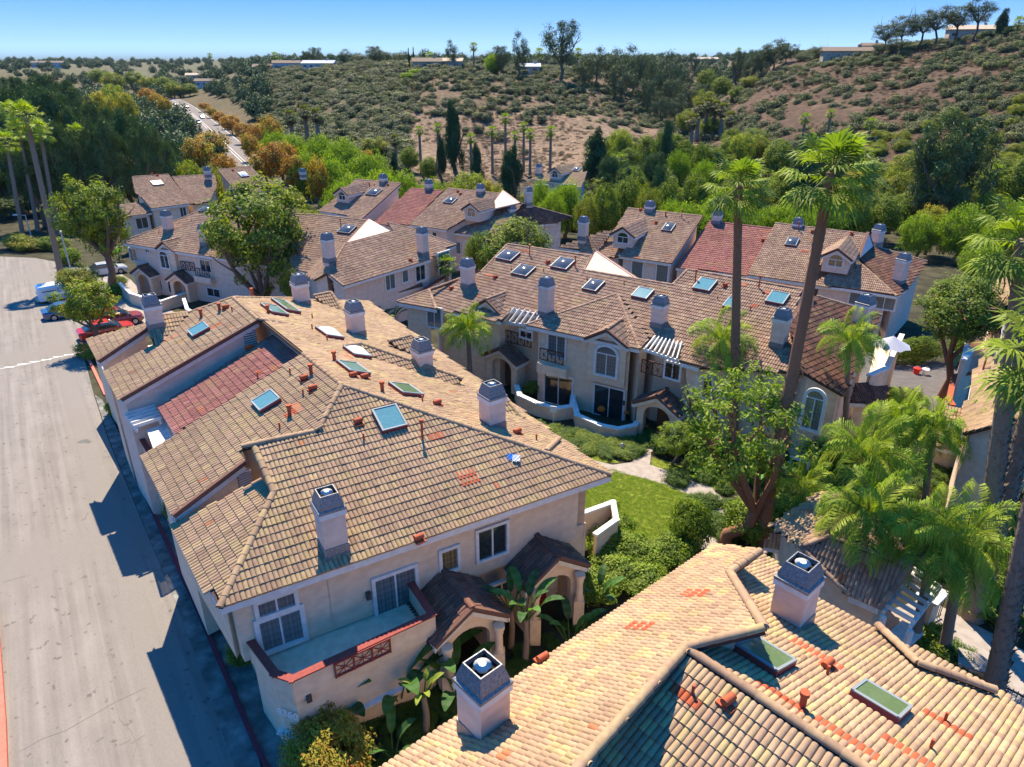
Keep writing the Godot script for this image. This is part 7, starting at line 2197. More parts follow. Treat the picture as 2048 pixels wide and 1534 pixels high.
	ground("path", sheet([Vector3(20.36, -0.60, -26.87), Vector3(21.28, -0.55, -26.08), Vector3(22.70, -0.42, -23.59), Vector3(23.67, -0.49, -24.97), Vector3(21.88, -0.61, -27.07)], 0.014), M.concrete, "sunlit concrete path at the right edge below the banana plants")
	manhole("round iron manhole cover in the alley", Vector3(-25.92, -1.19, -37.58))
	terrain()
	far_road([Vector3(-79.03, -7.62, -203.19), Vector3(-91.82, -7.39, -228.96), Vector3(-106.29, -7.22, -258.00), Vector3(-122.08, -7.34, -290.72), Vector3(-143.33, -7.22, -334.18), Vector3(-166.74, -6.24, -380.33), Vector3(-192.13, -5.35, -428.56), Vector3(-213.19, -4.57, -468.71), Vector3(-229.78, -3.96, -497.55)], [Vector3(-61.25, -8.19, -193.33), Vector3(-76.55, -8.02, -224.45), Vector3(-93.95, -7.82, -260.58), Vector3(-109.08, -7.34, -290.72), Vector3(-127.09, -7.09, -327.59), Vector3(-148.55, -6.16, -369.14), Vector3(-170.97, -5.12, -411.84), Vector3(-187.73, -4.22, -441.55), Vector3(-204.36, -3.42, -468.71)])

func vehicles():
	var h: Node3D
	car("pickup_truck", "white pickup truck with a white canopy over its bed, parked at the left", "pickup", Vector3(-46.44, -3.06, -71.68), Vector3(4.01, 0.00, -3.11), "car_white", "pickup", "")
	car("parked_car", "dark blue car parked behind the young tree next to the white pickup", "car", Vector3(-42.71, -2.70, -65.07), Vector3(4.01, 0.00, -3.11), "car_blue", "sedan", "")
	car("parked_car", "maroon car with a dark roof rack beside the concrete drive", "car", Vector3(-36.52, -2.53, -62.07), Vector3(4.01, 0.00, -3.11), "car_maroon", "suv", "")
	car("parked_car", "bright red car mostly hidden by the young yellow-green tree", "car", Vector3(-35.72, -2.35, -58.73), Vector3(4.01, 0.00, -3.11), "car_red", "sedan", "")
	car("parked_car", "silver car in the shade beyond the young trees at far left", "car", Vector3(-48.72, -3.70, -83.22), Vector3(4.01, 0.00, -3.11), "car_silver", "sedan", "")
	car("distant_car", "dark vehicle on the far road, nearest the orange trees", "car", Vector3(-140.46, -6.93, -337.52), Vector3(-0.55, 0.00, -0.83), "car_black", "suv", "cars on the far road")
	car("distant_car", "grey car on the far road ahead of the dark one", "car", Vector3(-146.76, -6.15, -358.28), Vector3(0.55, 0.00, 0.83), "car_silver", "sedan", "cars on the far road")
	car("distant_car", "tiny dark car near the top of the far road", "car", Vector3(-177.88, -5.02, -415.96), Vector3(-0.55, 0.00, -0.83), "car_black", "sedan", "cars on the far road")
	car("distant_car", "white car on the far road just above the roofs", "car", Vector3(-74.18, -7.56, -213.56), Vector3(0.55, 0.00, 0.83), "car_white", "sedan", "cars on the far road")
	car("distant_car", "tiny pale car highest on the far road", "car", Vector3(-191.11, -4.72, -432.85), Vector3(-0.55, 0.00, -0.83), "car_silver", "sedan", "cars on the far road")

func small_things():
	var h: Node3D
	street_lamp("grey street lamp with a short arm beside the left palms", Vector3(-72.76, -5.00, -106.94), 3.60, Vector3(-1.0, 0, 0.1))
	street_lamp("pale lamp post behind the tallest left palm", Vector3(-51.66, -3.58, -81.11), 5.6, Vector3(0.4, 0, 0.6))
	umbrella("grey patio umbrella on the terrace of the arched townhouse", Vector3(23.91, 1.65, -41.65))
	air_conditioner("dark air conditioner standing on the near balcony", Vector3(-5.17, 1.60, -17.89), Vector3(0.86, 0.00, -0.51))
	air_conditioner("pale air conditioner on the roof terrace at the right edge", Vector3(33.33, 2.00, -46.32), Vector3(1, 0, 0), "metal_grey")
	pumpkin("orange pumpkin in the bay patio, the larger of the two", Vector3(5.80, -0.91, -41.16), 0.26)
	pumpkin("small orange pumpkin at the end of the bay patio", Vector3(7.37, -0.89, -40.76), 0.17)
	bucket("red bucket beside the dark drive", Vector3(30.72, -1.84, -49.38), "bucket_red")
	bucket("white bucket beside the red one", Vector3(31.25, -1.82, -49.16), "cap_white")
	bin("dark green wheeled bin by the hedge beyond the drive", Vector3(34.26, -1.93, -51.04))
	garden_sign("small white garden sign in the hedge", Vector3(2.63, -1.33, -40.25))
	path_light("short white path light beside the lawn", Vector3(6.44, -1.11, -36.26))
	tarp("crumpled blue and white tarpaulin scrap on the tiles in the chimney shadow", Vector3(-0.04, 6.20, -23.31))
	iron_fence("black iron fence at the lower right below the tiled roof", [Vector3(16.31, -0.06, -17.12), Vector3(16.58, -0.04, -16.81), Vector3(17.00, -0.01, -16.20), Vector3(17.42, 0.00, -15.65)])
	utility_box("pinkish concrete box beside the walk at the right", Vector3(16.51, -0.15, -18.76))
	iron_gate("dark iron gate beside the gatehouse piers", Vector3(16.08, -0.29, -21.29), Vector3(17.09, -0.32, -21.87))
	small_house("long white house on the ridge at left with a low roof", Vector3(-138.27, 12.90, -478.00), 16, 7, 4.2, 0.2, "house_grey", "shingle")
	small_house("tan house on the ridge beside the white one", Vector3(-155.31, 10.51, -485.00), 11, 7, 4.5, 0.1, "house_tan", "shingle")
	small_house("pale flat-looking house behind trees on the ridge", Vector3(-108.83, 13.64, -440.00), 18, 7, 3.6, -0.1, "house_grey", "house_grey")
	small_house("brown low house on the middle ridge near the thin cypresses", Vector3(-36.79, 15.16, -338.00), 12, 7, 3.4, 0.1, "house_tan", "shingle")
	small_house("tan house beside the pink bush on the middle ridge", Vector3(-26.20, 15.29, -342.00), 9, 6, 3.4, -0.1, "house_tan", "house_tan")
	small_house("white-roofed house right of the tall ridge gum", Vector3(7.79, 13.41, -335.00), 8, 6, 3.2, 0.0, "house_grey", "house_grey")
	small_house("long low brown house on the right ridge", Vector3(133.13, 19.07, -312.00), 18, 7, 3.4, -0.2, "house_tan", "shingle")
	small_house("small house at the end of the right ridge", Vector3(145.41, 21.27, -318.00), 7, 5, 3.2, -0.2, "house_grey", "shingle")
	small_house("far pale house on the skyline in the canyon gap", Vector3(198.19, 14.82, -800.00), 24, 8, 4.0, 0.0, "house_tan", "house_tan")
	small_house("far grey house on the skyline left of the canyon gap", Vector3(182.08, 14.89, -820.00), 16, 8, 4.0, 0.0, "house_grey", "shingle")
	small_house("long wall-like house behind the tall gums at the right", Vector3(191.60, 26.71, -330.00), 18, 8, 4.0, -0.3, "house_tan", "house_tan")
	small_house("white house among trees beyond the far road", Vector3(-207.58, 1.84, -520.00), 11, 7, 4.0, 0.3, "house_grey", "shingle")
	small_house("tan house beyond the far road higher up", Vector3(-254.62, 3.41, -620.00), 12, 7, 4.0, 0.3, "house_tan", "house_tan")
	small_house("grey building on the left skyline", Vector3(-535.20, 8.81, -900.00), 37, 9, 6.0, 0.0, "house_grey", "shingle")

func near_trees():
	var h: Node3D
	tree("round_tree", "round green tree in front of the far left house, beside the lamp post", "", Vector3(-44.17, -3.29, -75.79), 13.24, 9.12, "broad", "bark", 0.24, 6, 2.03, 0.32, "tree")
	tree("round_tree", "largest round green tree, many-stemmed, in front of the pink facade", "", Vector3(-24.08, -2.84, -67.58), 14.05, 13.53, "broad", "bark", 0.12, 8, 0.95, 0.14, "tree")
	tree("open_tree", "open branching tree with reddish forked trunk beside the garden path", "", Vector3(10.01, -0.61, -27.07), 9.69, 7.15, "open", "bark_red", 0.30, 7, 4.09, 0.25, "tree")
	tree("round_tree", "dense green tree with a reddish forked trunk beside the dark drive", "", Vector3(29.70, -1.55, -44.20), 9.13, 7.43, "broad", "bark_red", 0.42, 5, 0.45, 0.36, "tree")
	tree("young_tree", "young yellow-green tree over the parked cars at the left", "", Vector3(-34.52, -2.14, -54.91), 6.50, 5.47, "young", "bark", 0.25, 5, 3.37, 0.32, "tree")
	tree("young_tree", "sparse olive-tinted young tree behind the white pickup", "", Vector3(-43.61, -2.92, -69.09), 4.42, 4.52, "olive", "bark", 0.30, 4, 2.30, 0.32, "tree")
	tree("olive_tree", "pale olive tree between the back row and the arched townhouse", "", Vector3(0.57, -3.03, -71.06), 8.82, 8.62, "olive", "bark", 0.30, 5, 0.36, 0.32, "tree")
	tree("olive_tree", "small olive tree left of the arched townhouse ridge", "", Vector3(-3.90, -3.39, -77.65), 6.23, 3.33, "olive", "bark", 0.20, 4, 3.19, 0.32, "tree")
	tree("open_tree", "small leafy tree shading the fork of the garden path", "", Vector3(9.11, -1.03, -34.71), 3.03, 3.06, "open", "bark", 0.25, 5, 0.24, 0.32, "tree")
	tree("olive_tree", "small dark tree against the wing of the pink townhouse", "", Vector3(-20.58, -2.62, -63.70), 5.56, 2.55, "olive", "bark", 0.30, 4, 2.72, 0.32, "tree")
	palm("fan_palm", "leftmost tall fan palm with a pale leaning trunk", "tall fan palms at the left edge", Vector3(-74.05, -5.00, -106.94), Vector3(-72.51, 9.06, -106.94), 0.30, 0.24, "fan_left", 1.05, 0, "bark_palm", Vector3(0.00, 0, 0))
	palm("fan_palm", "second tall fan palm from the left edge", "tall fan palms at the left edge", Vector3(-76.36, -5.40, -114.20), Vector3(-75.01, 9.84, -114.20), 0.30, 0.24, "fan_left", 1.05, 0, "bark_palm", Vector3(0.00, 0, 0))
	palm("fan_palm", "tallest left fan palm, its trunk base at the edge of the asphalt", "tall fan palms at the left edge", Vector3(-52.96, -3.58, -81.11), Vector3(-52.13, 14.15, -81.11), 0.32, 0.25, "fan_left", 1.05, 0, "bark_palm", Vector3(0.00, 0, 0))
	palm("fan_palm", "fan palm just right of the tallest left one", "tall fan palms at the left edge", Vector3(-70.91, -5.20, -110.46), Vector3(-69.46, 10.17, -110.46), 0.30, 0.24, "fan_left", 1.05, 0, "bark_palm", Vector3(0.00, 0, 0))
	palm("fan_palm", "bright topped fan palm behind the others at the left edge", "tall fan palms at the left edge", Vector3(-77.47, -5.68, -119.21), Vector3(-78.60, 12.14, -119.21), 0.30, 0.24, "fan_left", 1.10, 0, "bark_palm", Vector3(0.00, 0, 0))
	palm("fan_palm", "shorter fan palm standing apart from the left group", "tall fan palms at the left edge", Vector3(-82.66, -6.73, -138.43), Vector3(-80.17, 7.16, -138.43), 0.34, 0.28, "fan_left", 1.15, 0, "bark_palm", Vector3(0.00, 0, 0))
	palm("fan_palm", "tall fan palm in front of the arched townhouse, left of the centre pair", "", Vector3(13.00, -1.11, -36.26), Vector3(11.31, 14.18, -36.26), 0.27, 0.19, "fan_big", 0.82, 90, "bark_palm_red", Vector3(0.00, 0, 0))
	palm("fan_palm", "tallest fan palm, leaning right, right of the centre pair", "", Vector3(11.42, -0.59, -26.67), Vector3(11.62, 16.20, -26.67), 0.27, 0.18, "fan_big", 0.88, 110, "bark_palm_red", Vector3(0.00, 0, 0))
	palm("fan_palm", "shaggy fan palm trunk at the right edge with its crown half out of view", "", Vector3(18.39, -0.32, -21.87), Vector3(15.94, 14.86, -21.87), 0.34, 0.26, "fan_big", 0.80, 460, "bark_palm", Vector3(0.10, 0, 0))
	palm("fan_palm", "shaggy fan palm trunk just right of the other at the right edge", "", Vector3(19.05, -0.36, -22.63), Vector3(18.29, 11.96, -22.63), 0.34, 0.26, "fan_big", 0.80, 440, "bark_palm", Vector3(0.00, 0, 0))
	palm("fan_palm", "shaggy fan palm trunk at the lower right corner of the roof", "", Vector3(16.65, -0.10, -17.83), Vector3(14.96, 12.81, -17.83), 0.30, 0.24, "fan_big", 1.00, 420, "bark_palm", Vector3(0.00, 0, 0))
	palm("feather_palm", "bright feather palm in front of the arched townhouse's left wing", "", Vector3(-2.83, -1.58, -44.65), Vector3(-2.95, 3.15, -44.65), 0.20, 0.14, "queen_up", 1.00, 0, "bark_palm", Vector3(0.00, 0, 0))
	palm("feather_palm", "feather palm with a bare trunk against the right end of the arched townhouse", "", Vector3(18.98, -1.05, -35.01), Vector3(17.84, 6.17, -35.01), 0.17, 0.12, "queen", 0.85, 0, "bark_palm", Vector3(0.00, 0, 0))
	palm("feather_palm", "dark feather palm behind the left tall fan palm", "", Vector3(12.69, -1.21, -37.92), Vector3(12.01, 5.02, -37.92), 0.18, 0.13, "queen", 0.95, 0, "bark_palm", Vector3(0.00, 0, 0))
	palm("feather_palm", "bright feather palm below the dark drive", "feather palms by the gatehouse", Vector3(19.71, -0.79, -30.40), Vector3(18.83, 3.61, -30.40), 0.18, 0.13, "queen", 1.00, 0, "bark_palm", Vector3(0.00, 0, 0))
	palm("feather_palm", "wide feather palm in the middle of the right palm clump", "feather palms by the gatehouse", Vector3(17.14, -0.69, -28.55), Vector3(16.58, 2.84, -28.55), 0.18, 0.13, "queen", 1.15, 0, "bark_palm", Vector3(0.00, 0, 0))
	palm("feather_palm", "short feather palm left of the gatehouse roof with orange old leaf bases", "feather palms by the gatehouse", Vector3(12.91, -0.55, -26.08), Vector3(12.65, 2.81, -26.08), 0.22, 0.16, "queen", 0.72, 14, "bark_palm_red", Vector3(0.00, 0, 0))
	palm("feather_palm", "feather palm whose trunk crosses the gatehouse roof", "feather palms by the gatehouse", Vector3(13.50, -0.32, -21.87), Vector3(13.22, 4.37, -21.87), 0.20, 0.14, "queen", 1.00, 0, "bark_palm", Vector3(0.00, 0, 0))
	palm("feather_palm", "feather palm beside the walk, rightmost of the gatehouse palms", "feather palms by the gatehouse", Vector3(16.08, -0.21, -19.80), Vector3(15.49, 4.61, -19.80), 0.20, 0.15, "queen", 0.95, 0, "bark_palm", Vector3(0.00, 0, 0))
	palm("feather_palm", "feather palm between the gatehouse pergola and the walk", "feather palms by the gatehouse", Vector3(15.17, -0.23, -20.19), Vector3(14.74, 4.52, -20.19), 0.19, 0.14, "queen", 0.85, 0, "bark_palm", Vector3(0.00, 0, 0))
	palm("feather_palm", "feather palm in front of the right-edge house", "feather palms by the gatehouse", Vector3(23.76, -0.77, -29.92), Vector3(23.13, 3.27, -29.92), 0.18, 0.13, "queen", 1.00, 0, "bark_palm", Vector3(0.00, 0, 0))
	palm("feather_palm", "yellow-tinged feather palm right of the dark drive", "feather palms by the gatehouse", Vector3(20.60, -0.74, -29.45), Vector3(19.78, 3.80, -29.45), 0.18, 0.13, "queen", 0.90, 0, "bark_palm", Vector3(0.00, 0, 0))
	palm("fan_palm", "small potted-looking fan palm on the pink wing's balcony", "", Vector3(-6.41, 0.20, -67.41), Vector3(-6.35, 1.80, -67.41), 0.20, 0.17, "fan_small", 0.80, 0, "bark_palm", Vector3(0.00, 0, 0))
	palm("fan_palm", "thin fan palm in the valley left of the dark narrow pine", "fan palms standing in the valley", Vector3(-23.24, -7.45, -188.00), Vector3(-23.24, 3.51, -188.00), 0.36, 0.3, "fan_small", 0.97, 0, "bark_palm", Vector3.ZERO)
	palm("fan_palm", "fan palm just left of the dark narrow pine", "fan palms standing in the valley", Vector3(-18.43, -7.52, -186.00), Vector3(-18.43, 4.38, -186.00), 0.36, 0.3, "fan_small", 0.97, 0, "bark_palm", Vector3.ZERO)
	palm("fan_palm", "fan palm in the valley right of the dark narrow pine", "fan palms standing in the valley", Vector3(-5.05, -7.28, -190.00), Vector3(-5.05, 3.21, -190.00), 0.36, 0.3, "fan_small", 1.06, 0, "bark_palm", Vector3.ZERO)
	palm("fan_palm", "taller fan palm in the middle of the valley row", "fan palms standing in the valley", Vector3(-1.73, -7.02, -196.00), Vector3(-1.73, 5.75, -196.00), 0.36, 0.3, "fan_small", 1.16, 0, "bark_palm", Vector3.ZERO)
	palm("fan_palm", "short fan palm in the middle of the valley row", "fan palms standing in the valley", Vector3(0.76, -7.40, -186.00), Vector3(0.76, 2.51, -186.00), 0.36, 0.3, "fan_small", 0.98, 0, "bark_palm", Vector3.ZERO)
	palm("fan_palm", "fan palm leaning right in the valley row", "fan palms standing in the valley", Vector3(3.01, -7.15, -192.00), Vector3(3.01, 4.12, -192.00), 0.36, 0.3, "fan_small", 1.01, 0, "bark_palm", Vector3.ZERO)
	palm("fan_palm", "fan palm beside the leaning one in the valley row", "fan palms standing in the valley", Vector3(4.62, -7.30, -188.00), Vector3(4.62, 2.80, -188.00), 0.36, 0.3, "fan_small", 1.11, 0, "bark_palm", Vector3.ZERO)
	palm("fan_palm", "rightmost fan palm on the dry slope", "fan palms standing in the valley", Vector3(9.85, -7.19, -190.00), Vector3(9.85, 3.09, -190.00), 0.36, 0.3, "fan_small", 1.19, 0, "bark_palm", Vector3.ZERO)
	palm("fan_palm", "squat dark fan palm at the foot of the dry slope", "fan palms standing in the valley", Vector3(-28.96, -7.43, -185.00), Vector3(-28.96, 1.66, -185.00), 0.36, 0.3, "fan_skirt", 1.09, 0, "bark_palm", Vector3.ZERO)
	palm("fan_palm", "fan palm half hidden right of the narrow pine", "fan palms standing in the valley", Vector3(-9.99, -7.68, -180.00), Vector3(-9.99, 2.39, -180.00), 0.36, 0.3, "fan_small", 1.05, 0, "bark_palm", Vector3.ZERO)
	palm("fan_palm", "fan palm below the right hill, left of a taller one", "fan palms standing in the valley", Vector3(73.77, -2.05, -190.00), Vector3(73.77, 6.18, -190.00), 0.36, 0.3, "fan_small", 1.19, 0, "bark_palm", Vector3.ZERO)
	palm("fan_palm", "lone fan palm below the right hill", "fan palms standing in the valley", Vector3(82.06, -0.00, -195.00), Vector3(82.06, 7.03, -195.00), 0.36, 0.3, "fan_small", 0.96, 0, "bark_palm", Vector3.ZERO)
	palm("fan_palm", "bright fan palm at the foot of the right hill", "fan palms standing in the valley", Vector3(85.72, 0.58, -180.00), Vector3(85.72, 5.79, -180.00), 0.36, 0.3, "fan_small", 1.16, 0, "bark_palm", Vector3.ZERO)
	palm("fan_palm", "small fan palm beside the brick-coloured clearing", "fan palms standing in the valley", Vector3(22.23, -6.85, -150.00), Vector3(22.23, 1.47, -150.00), 0.36, 0.3, "fan_small", 1.02, 0, "bark_palm", Vector3.ZERO)
	palm("fan_palm", "feathery fan palm by the roofs at the right edge", "fan palms standing in the valley", Vector3(84.66, -4.16, -128.00), Vector3(84.66, 2.26, -128.00), 0.36, 0.3, "fan_small", 0.99, 0, "bark_palm", Vector3.ZERO)
	palm("fan_palm", "tall pale-trunked palm behind the right conifer", "fan palms standing in the valley", Vector3(84.28, -3.96, -135.00), Vector3(84.28, 3.06, -135.00), 0.36, 0.3, "fan_small", 0.98, 0, "bark_palm", Vector3.ZERO)
	palm("fan_palm", "dark shaggy skirted palm, first of the nine in the valley and canyon", "shaggy palms in the canyon", Vector3(-67.42, -7.77, -230.00), Vector3(-67.42, 3.84, -230.00), 0.7, 0.5, "fan_skirt", 1.7, 0, "bark_palm", Vector3.ZERO)
	palm("fan_palm", "dark shaggy skirted palm, second of the nine in the valley and canyon", "shaggy palms in the canyon", Vector3(-64.28, -6.97, -235.00), Vector3(-64.28, 4.95, -235.00), 0.7, 0.5, "fan_skirt", 1.7, 0, "bark_palm", Vector3.ZERO)
	palm("fan_palm", "dark shaggy skirted palm, third of the nine in the valley and canyon", "shaggy palms in the canyon", Vector3(-59.99, -6.34, -232.00), Vector3(-59.99, 4.28, -232.00), 0.7, 0.5, "fan_skirt", 1.7, 0, "bark_palm", Vector3.ZERO)
	palm("fan_palm", "dark shaggy skirted palm, fourth of the nine in the valley and canyon", "shaggy palms in the canyon", Vector3(57.93, -3.86, -235.00), Vector3(57.93, 5.96, -235.00), 0.7, 0.5, "fan_skirt", 1.7, 0, "bark_palm", Vector3.ZERO)
	palm("fan_palm", "dark shaggy skirted palm, fifth of the nine in the valley and canyon", "shaggy palms in the canyon", Vector3(61.62, -3.37, -240.00), Vector3(61.62, 6.69, -240.00), 0.7, 0.5, "fan_skirt", 1.7, 0, "bark_palm", Vector3.ZERO)
	palm("fan_palm", "dark shaggy skirted palm, sixth of the nine in the valley and canyon", "shaggy palms in the canyon", Vector3(63.80, -3.07, -238.00), Vector3(63.80, 6.22, -238.00), 0.7, 0.5, "fan_skirt", 1.7, 0, "bark_palm", Vector3.ZERO)
	palm("fan_palm", "dark shaggy skirted palm, seventh of the nine in the valley and canyon", "shaggy palms in the canyon", Vector3(65.35, -2.75, -235.00), Vector3(65.35, 5.52, -235.00), 0.7, 0.5, "fan_skirt", 1.7, 0, "bark_palm", Vector3.ZERO)
	palm("fan_palm", "dark shaggy skirted palm, eighth of the nine in the valley and canyon", "shaggy palms in the canyon", Vector3(52.70, -4.62, -220.00), Vector3(52.70, 3.45, -220.00), 0.7, 0.5, "fan_skirt", 1.7, 0, "bark_palm", Vector3.ZERO)
	palm("fan_palm", "dark shaggy skirted palm, ninth of the nine in the valley and canyon", "shaggy palms in the canyon", Vector3(64.95, -2.77, -225.00), Vector3(64.95, 3.78, -225.00), 0.7, 0.5, "fan_skirt", 1.7, 0, "bark_palm", Vector3.ZERO)
	palm("fan_palm", "lone skyline palm above the long white ridge house", "palms on the skyline", Vector3(-151.63, 13.37, -500.00), Vector3(-151.63, 21.16, -500.00), 0.35, 0.3, "fan_small", 2.00, 0, "bark_palm", Vector3.ZERO)
	palm("fan_palm", "lone skyline palm on the middle ridge near the pink bush", "palms on the skyline", Vector3(-16.89, 15.03, -345.00), Vector3(-16.89, 24.39, -345.00), 0.35, 0.3, "fan_small", 1.60, 0, "bark_palm", Vector3.ZERO)
	palm("fan_palm", "lone skyline palm just left of the tallest gum", "palms on the skyline", Vector3(14.60, 14.33, -420.00), Vector3(14.60, 22.68, -420.00), 0.35, 0.3, "fan_small", 2.00, 0, "bark_palm", Vector3.ZERO)
	palm("fan_palm", "lone skyline palm just right of the tallest gum", "palms on the skyline", Vector3(36.30, 13.41, -430.00), Vector3(36.30, 22.74, -430.00), 0.35, 0.3, "fan_small", 2.00, 0, "bark_palm", Vector3.ZERO)
	palm("fan_palm", "lone skyline palm beside the thin cypresses", "palms on the skyline", Vector3(-36.93, 15.88, -350.00), Vector3(-36.93, 20.81, -350.00), 0.35, 0.3, "fan_small", 1.60, 0, "bark_palm", Vector3.ZERO)
	palm("fan_palm", "lone skyline palm at the far right hilltop", "palms on the skyline", Vector3(191.06, 28.34, -300.00), Vector3(191.06, 32.49, -300.00), 0.35, 0.3, "fan_small", 1.60, 0, "bark_palm", Vector3.ZERO)
	palm("fan_palm", "lone skyline palm over the far road", "palms on the skyline", Vector3(-270.47, 7.96, -700.00), Vector3(-270.47, 21.63, -700.00), 0.35, 0.3, "fan_small", 2.00, 0, "bark_palm", Vector3.ZERO)
	palm("fan_palm", "lone skyline palm left of the dark gum grove at right", "palms on the skyline", Vector3(173.44, 12.20, -600.00), Vector3(173.44, 24.87, -600.00), 0.35, 0.3, "fan_small", 2.00, 0, "bark_palm", Vector3.ZERO)

func far_trees():
	var h: Node3D
	trees("pine_tree", "dark needled pine in the dense grove at the left", "pines in the left grove", "pine", "bark", 0.12, 4, 0.30, [[Vector3(-104.5, -5.9, -150.0), 20.6, 13.0], [Vector3(-108.1, -6.1, -165.0), 22.0, 13.1], [Vector3(-98.4, -6.2, -160.0), 22.7, 13.8], [Vector3(-97.8, -6.5, -170.0), 21.5, 12.4], [Vector3(-91.5, -5.7, -132.0), 16.2, 10.7], [Vector3(-77.1, -5.5, -118.0), 19.2, 10.4], [Vector3(-71.3, -5.5, -118.0), 18.5, 8.8], [Vector3(-69.5, -5.8, -135.0), 19.8, 10.0], [Vector3(-59.8, -5.6, -122.0), 17.5, 8.3], [Vector3(-65.7, -5.5, -120.0), 18.4, 8.1], [Vector3(-79.3, -5.7, -130.0), 14.7, 7.9], [Vector3(-68.2, -5.5, -120.0), 14.9, 9.0], [Vector3(-93.4, -5.7, -135.0), 10.4, 10.1], [Vector3(-85.0, -5.7, -132.0), 10.8, 9.9], [Vector3(-87.5, -5.5, -118.0), 19.5, 9.5], [Vector3(-92.4, -5.6, -124.0), 9.9, 10.2], [Vector3(-68.9, -5.8, -131.0), 13.6, 8.0], [Vector3(-62.0, -5.8, -132.0), 14.0, 7.2], [Vector3(-88.1, -5.6, -124.0), 4.2, 7.8], [Vector3(-74.0, -5.6, -122.0), 9.4, 6.7], [Vector3(-86.2, -5.6, -128.0), 4.4, 7.1], [Vector3(-177.4, -6.2, -260.0), 22.4, 15.3], [Vector3(-180.2, -6.3, -280.0), 22.5, 14.6], [Vector3(-182.5, -6.3, -300.0), 22.8, 15.7], [Vector3(-139.5, -6.8, -240.0), 23.0, 12.6]])
	trees("pine_tree", "large dark pine standing beyond the right end of the back row", "", "pine", "bark", 0.10, 4, 0.30, [[Vector3(64.1, -5.1, -108.0), 19.3, 13.9]])
	trees("pine_tree", "loose grey-green pine behind the two tall palms", "loose pines behind the tall palms", "pine", "bark", 0.10, 4, 0.30, [[Vector3(47.9, -5.6, -120.0), 16.5, 7.3], [Vector3(54.4, -5.6, -125.0), 15.1, 5.9]])
	trees("narrow_pine", "dark narrow pine, tallest in the valley", "", "spire", "bark", 0.12, 4, 0.30, [[Vector3(-12.8, -7.4, -165.0), 20.3, 5.7]])
	trees("narrow_pine", "dark narrow pine beside the small valley house", "", "spire", "bark", 0.08, 4, 0.30, [[Vector3(16.2, -6.4, -140.0), 15.5, 7.4]])
	trees("narrow_pine", "dark pine below the valley palms", "", "spire", "bark", 0.05, 4, 0.30, [[Vector3(-0.2, -6.4, -140.0), 12.2, 6.7]])
	trees("narrow_pine", "dark narrow pine in the valley beyond the back row", "narrow pines in the valley", "spire", "bark", 0.08, 4, 0.30, [[Vector3(34.4, -7.5, -165.0), 16.9, 4.6], [Vector3(28.7, -6.9, -150.0), 9.9, 4.6], [Vector3(-16.2, -7.5, -170.0), 12.4, 3.4], [Vector3(-7.8, -7.4, -165.0), 10.9, 3.8], [Vector3(17.7, -5.4, -115.0), 10.2, 5.5], [Vector3(16.4, -5.7, -122.0), 8.3, 5.1], [Vector3(-27.3, -7.5, -170.0), 8.2, 3.5], [Vector3(42.2, -6.8, -150.0), 9.8, 5.1], [Vector3(22.6, -5.3, -112.0), 11.2, 3.9], [Vector3(22.7, -6.2, -135.0), 8.3, 4.6]])
	trees("feathery_tree", "yellow-green feathery tree beyond the back row", "yellow-green trees along the valley", "lime", "bark", 0.05, 4, 0.30, [[Vector3(-52.3, -7.9, -180.0), 11.8, 9.7], [Vector3(-44.3, -7.6, -170.0), 12.4, 10.3], [Vector3(-36.9, -7.2, -160.0), 12.2, 10.8], [Vector3(-29.5, -6.8, -150.0), 10.8, 10.2], [Vector3(-35.4, -6.4, -140.0), 10.6, 9.6], [Vector3(-25.2, -5.6, -118.0), 9.9, 8.9], [Vector3(-20.1, -5.3, -112.0), 10.1, 8.5], [Vector3(-25.5, -5.1, -108.0), 9.7, 6.7], [Vector3(-16.9, -5.4, -115.0), 9.8, 7.1], [Vector3(-12.2, -5.3, -112.0), 8.9, 6.2], [Vector3(-63.2, -8.0, -200.0), 11.7, 9.4], [Vector3(-42.5, -6.9, -150.0), 9.9, 8.2], [Vector3(8.1, -5.1, -108.0), 9.7, 6.0], [Vector3(4.4, -5.3, -112.0), 8.8, 4.7], [Vector3(22.5, -4.2, -92.0), 8.6, 7.1], [Vector3(26.9, -4.3, -95.0), 8.7, 7.3], [Vector3(29.8, -4.2, -92.0), 8.4, 6.4], [Vector3(35.4, -4.3, -95.0), 7.8, 6.7], [Vector3(37.3, -4.2, -92.0), 7.7, 5.8], [Vector3(20.8, -4.3, -95.0), 7.6, 4.7], [Vector3(5.6, -4.8, -104.0), 7.9, 5.1], [Vector3(57.0, -4.1, -90.0), 7.9, 7.0], [Vector3(58.7, -3.7, -84.0), 7.5, 5.9], [Vector3(53.2, -4.2, -92.0), 6.4, 5.8], [Vector3(50.8, -3.2, -75.0), 6.1, 5.4], [Vector3(43.1, -4.5, -98.0), 7.3, 6.2], [Vector3(65.7, -4.1, -90.0), 9.1, 5.7], [Vector3(34.2, -6.0, -130.0), 11.3, 6.2], [Vector3(41.4, -6.0, -130.0), 10.4, 6.2], [Vector3(36.0, -7.3, -160.0), 10.7, 6.5]])
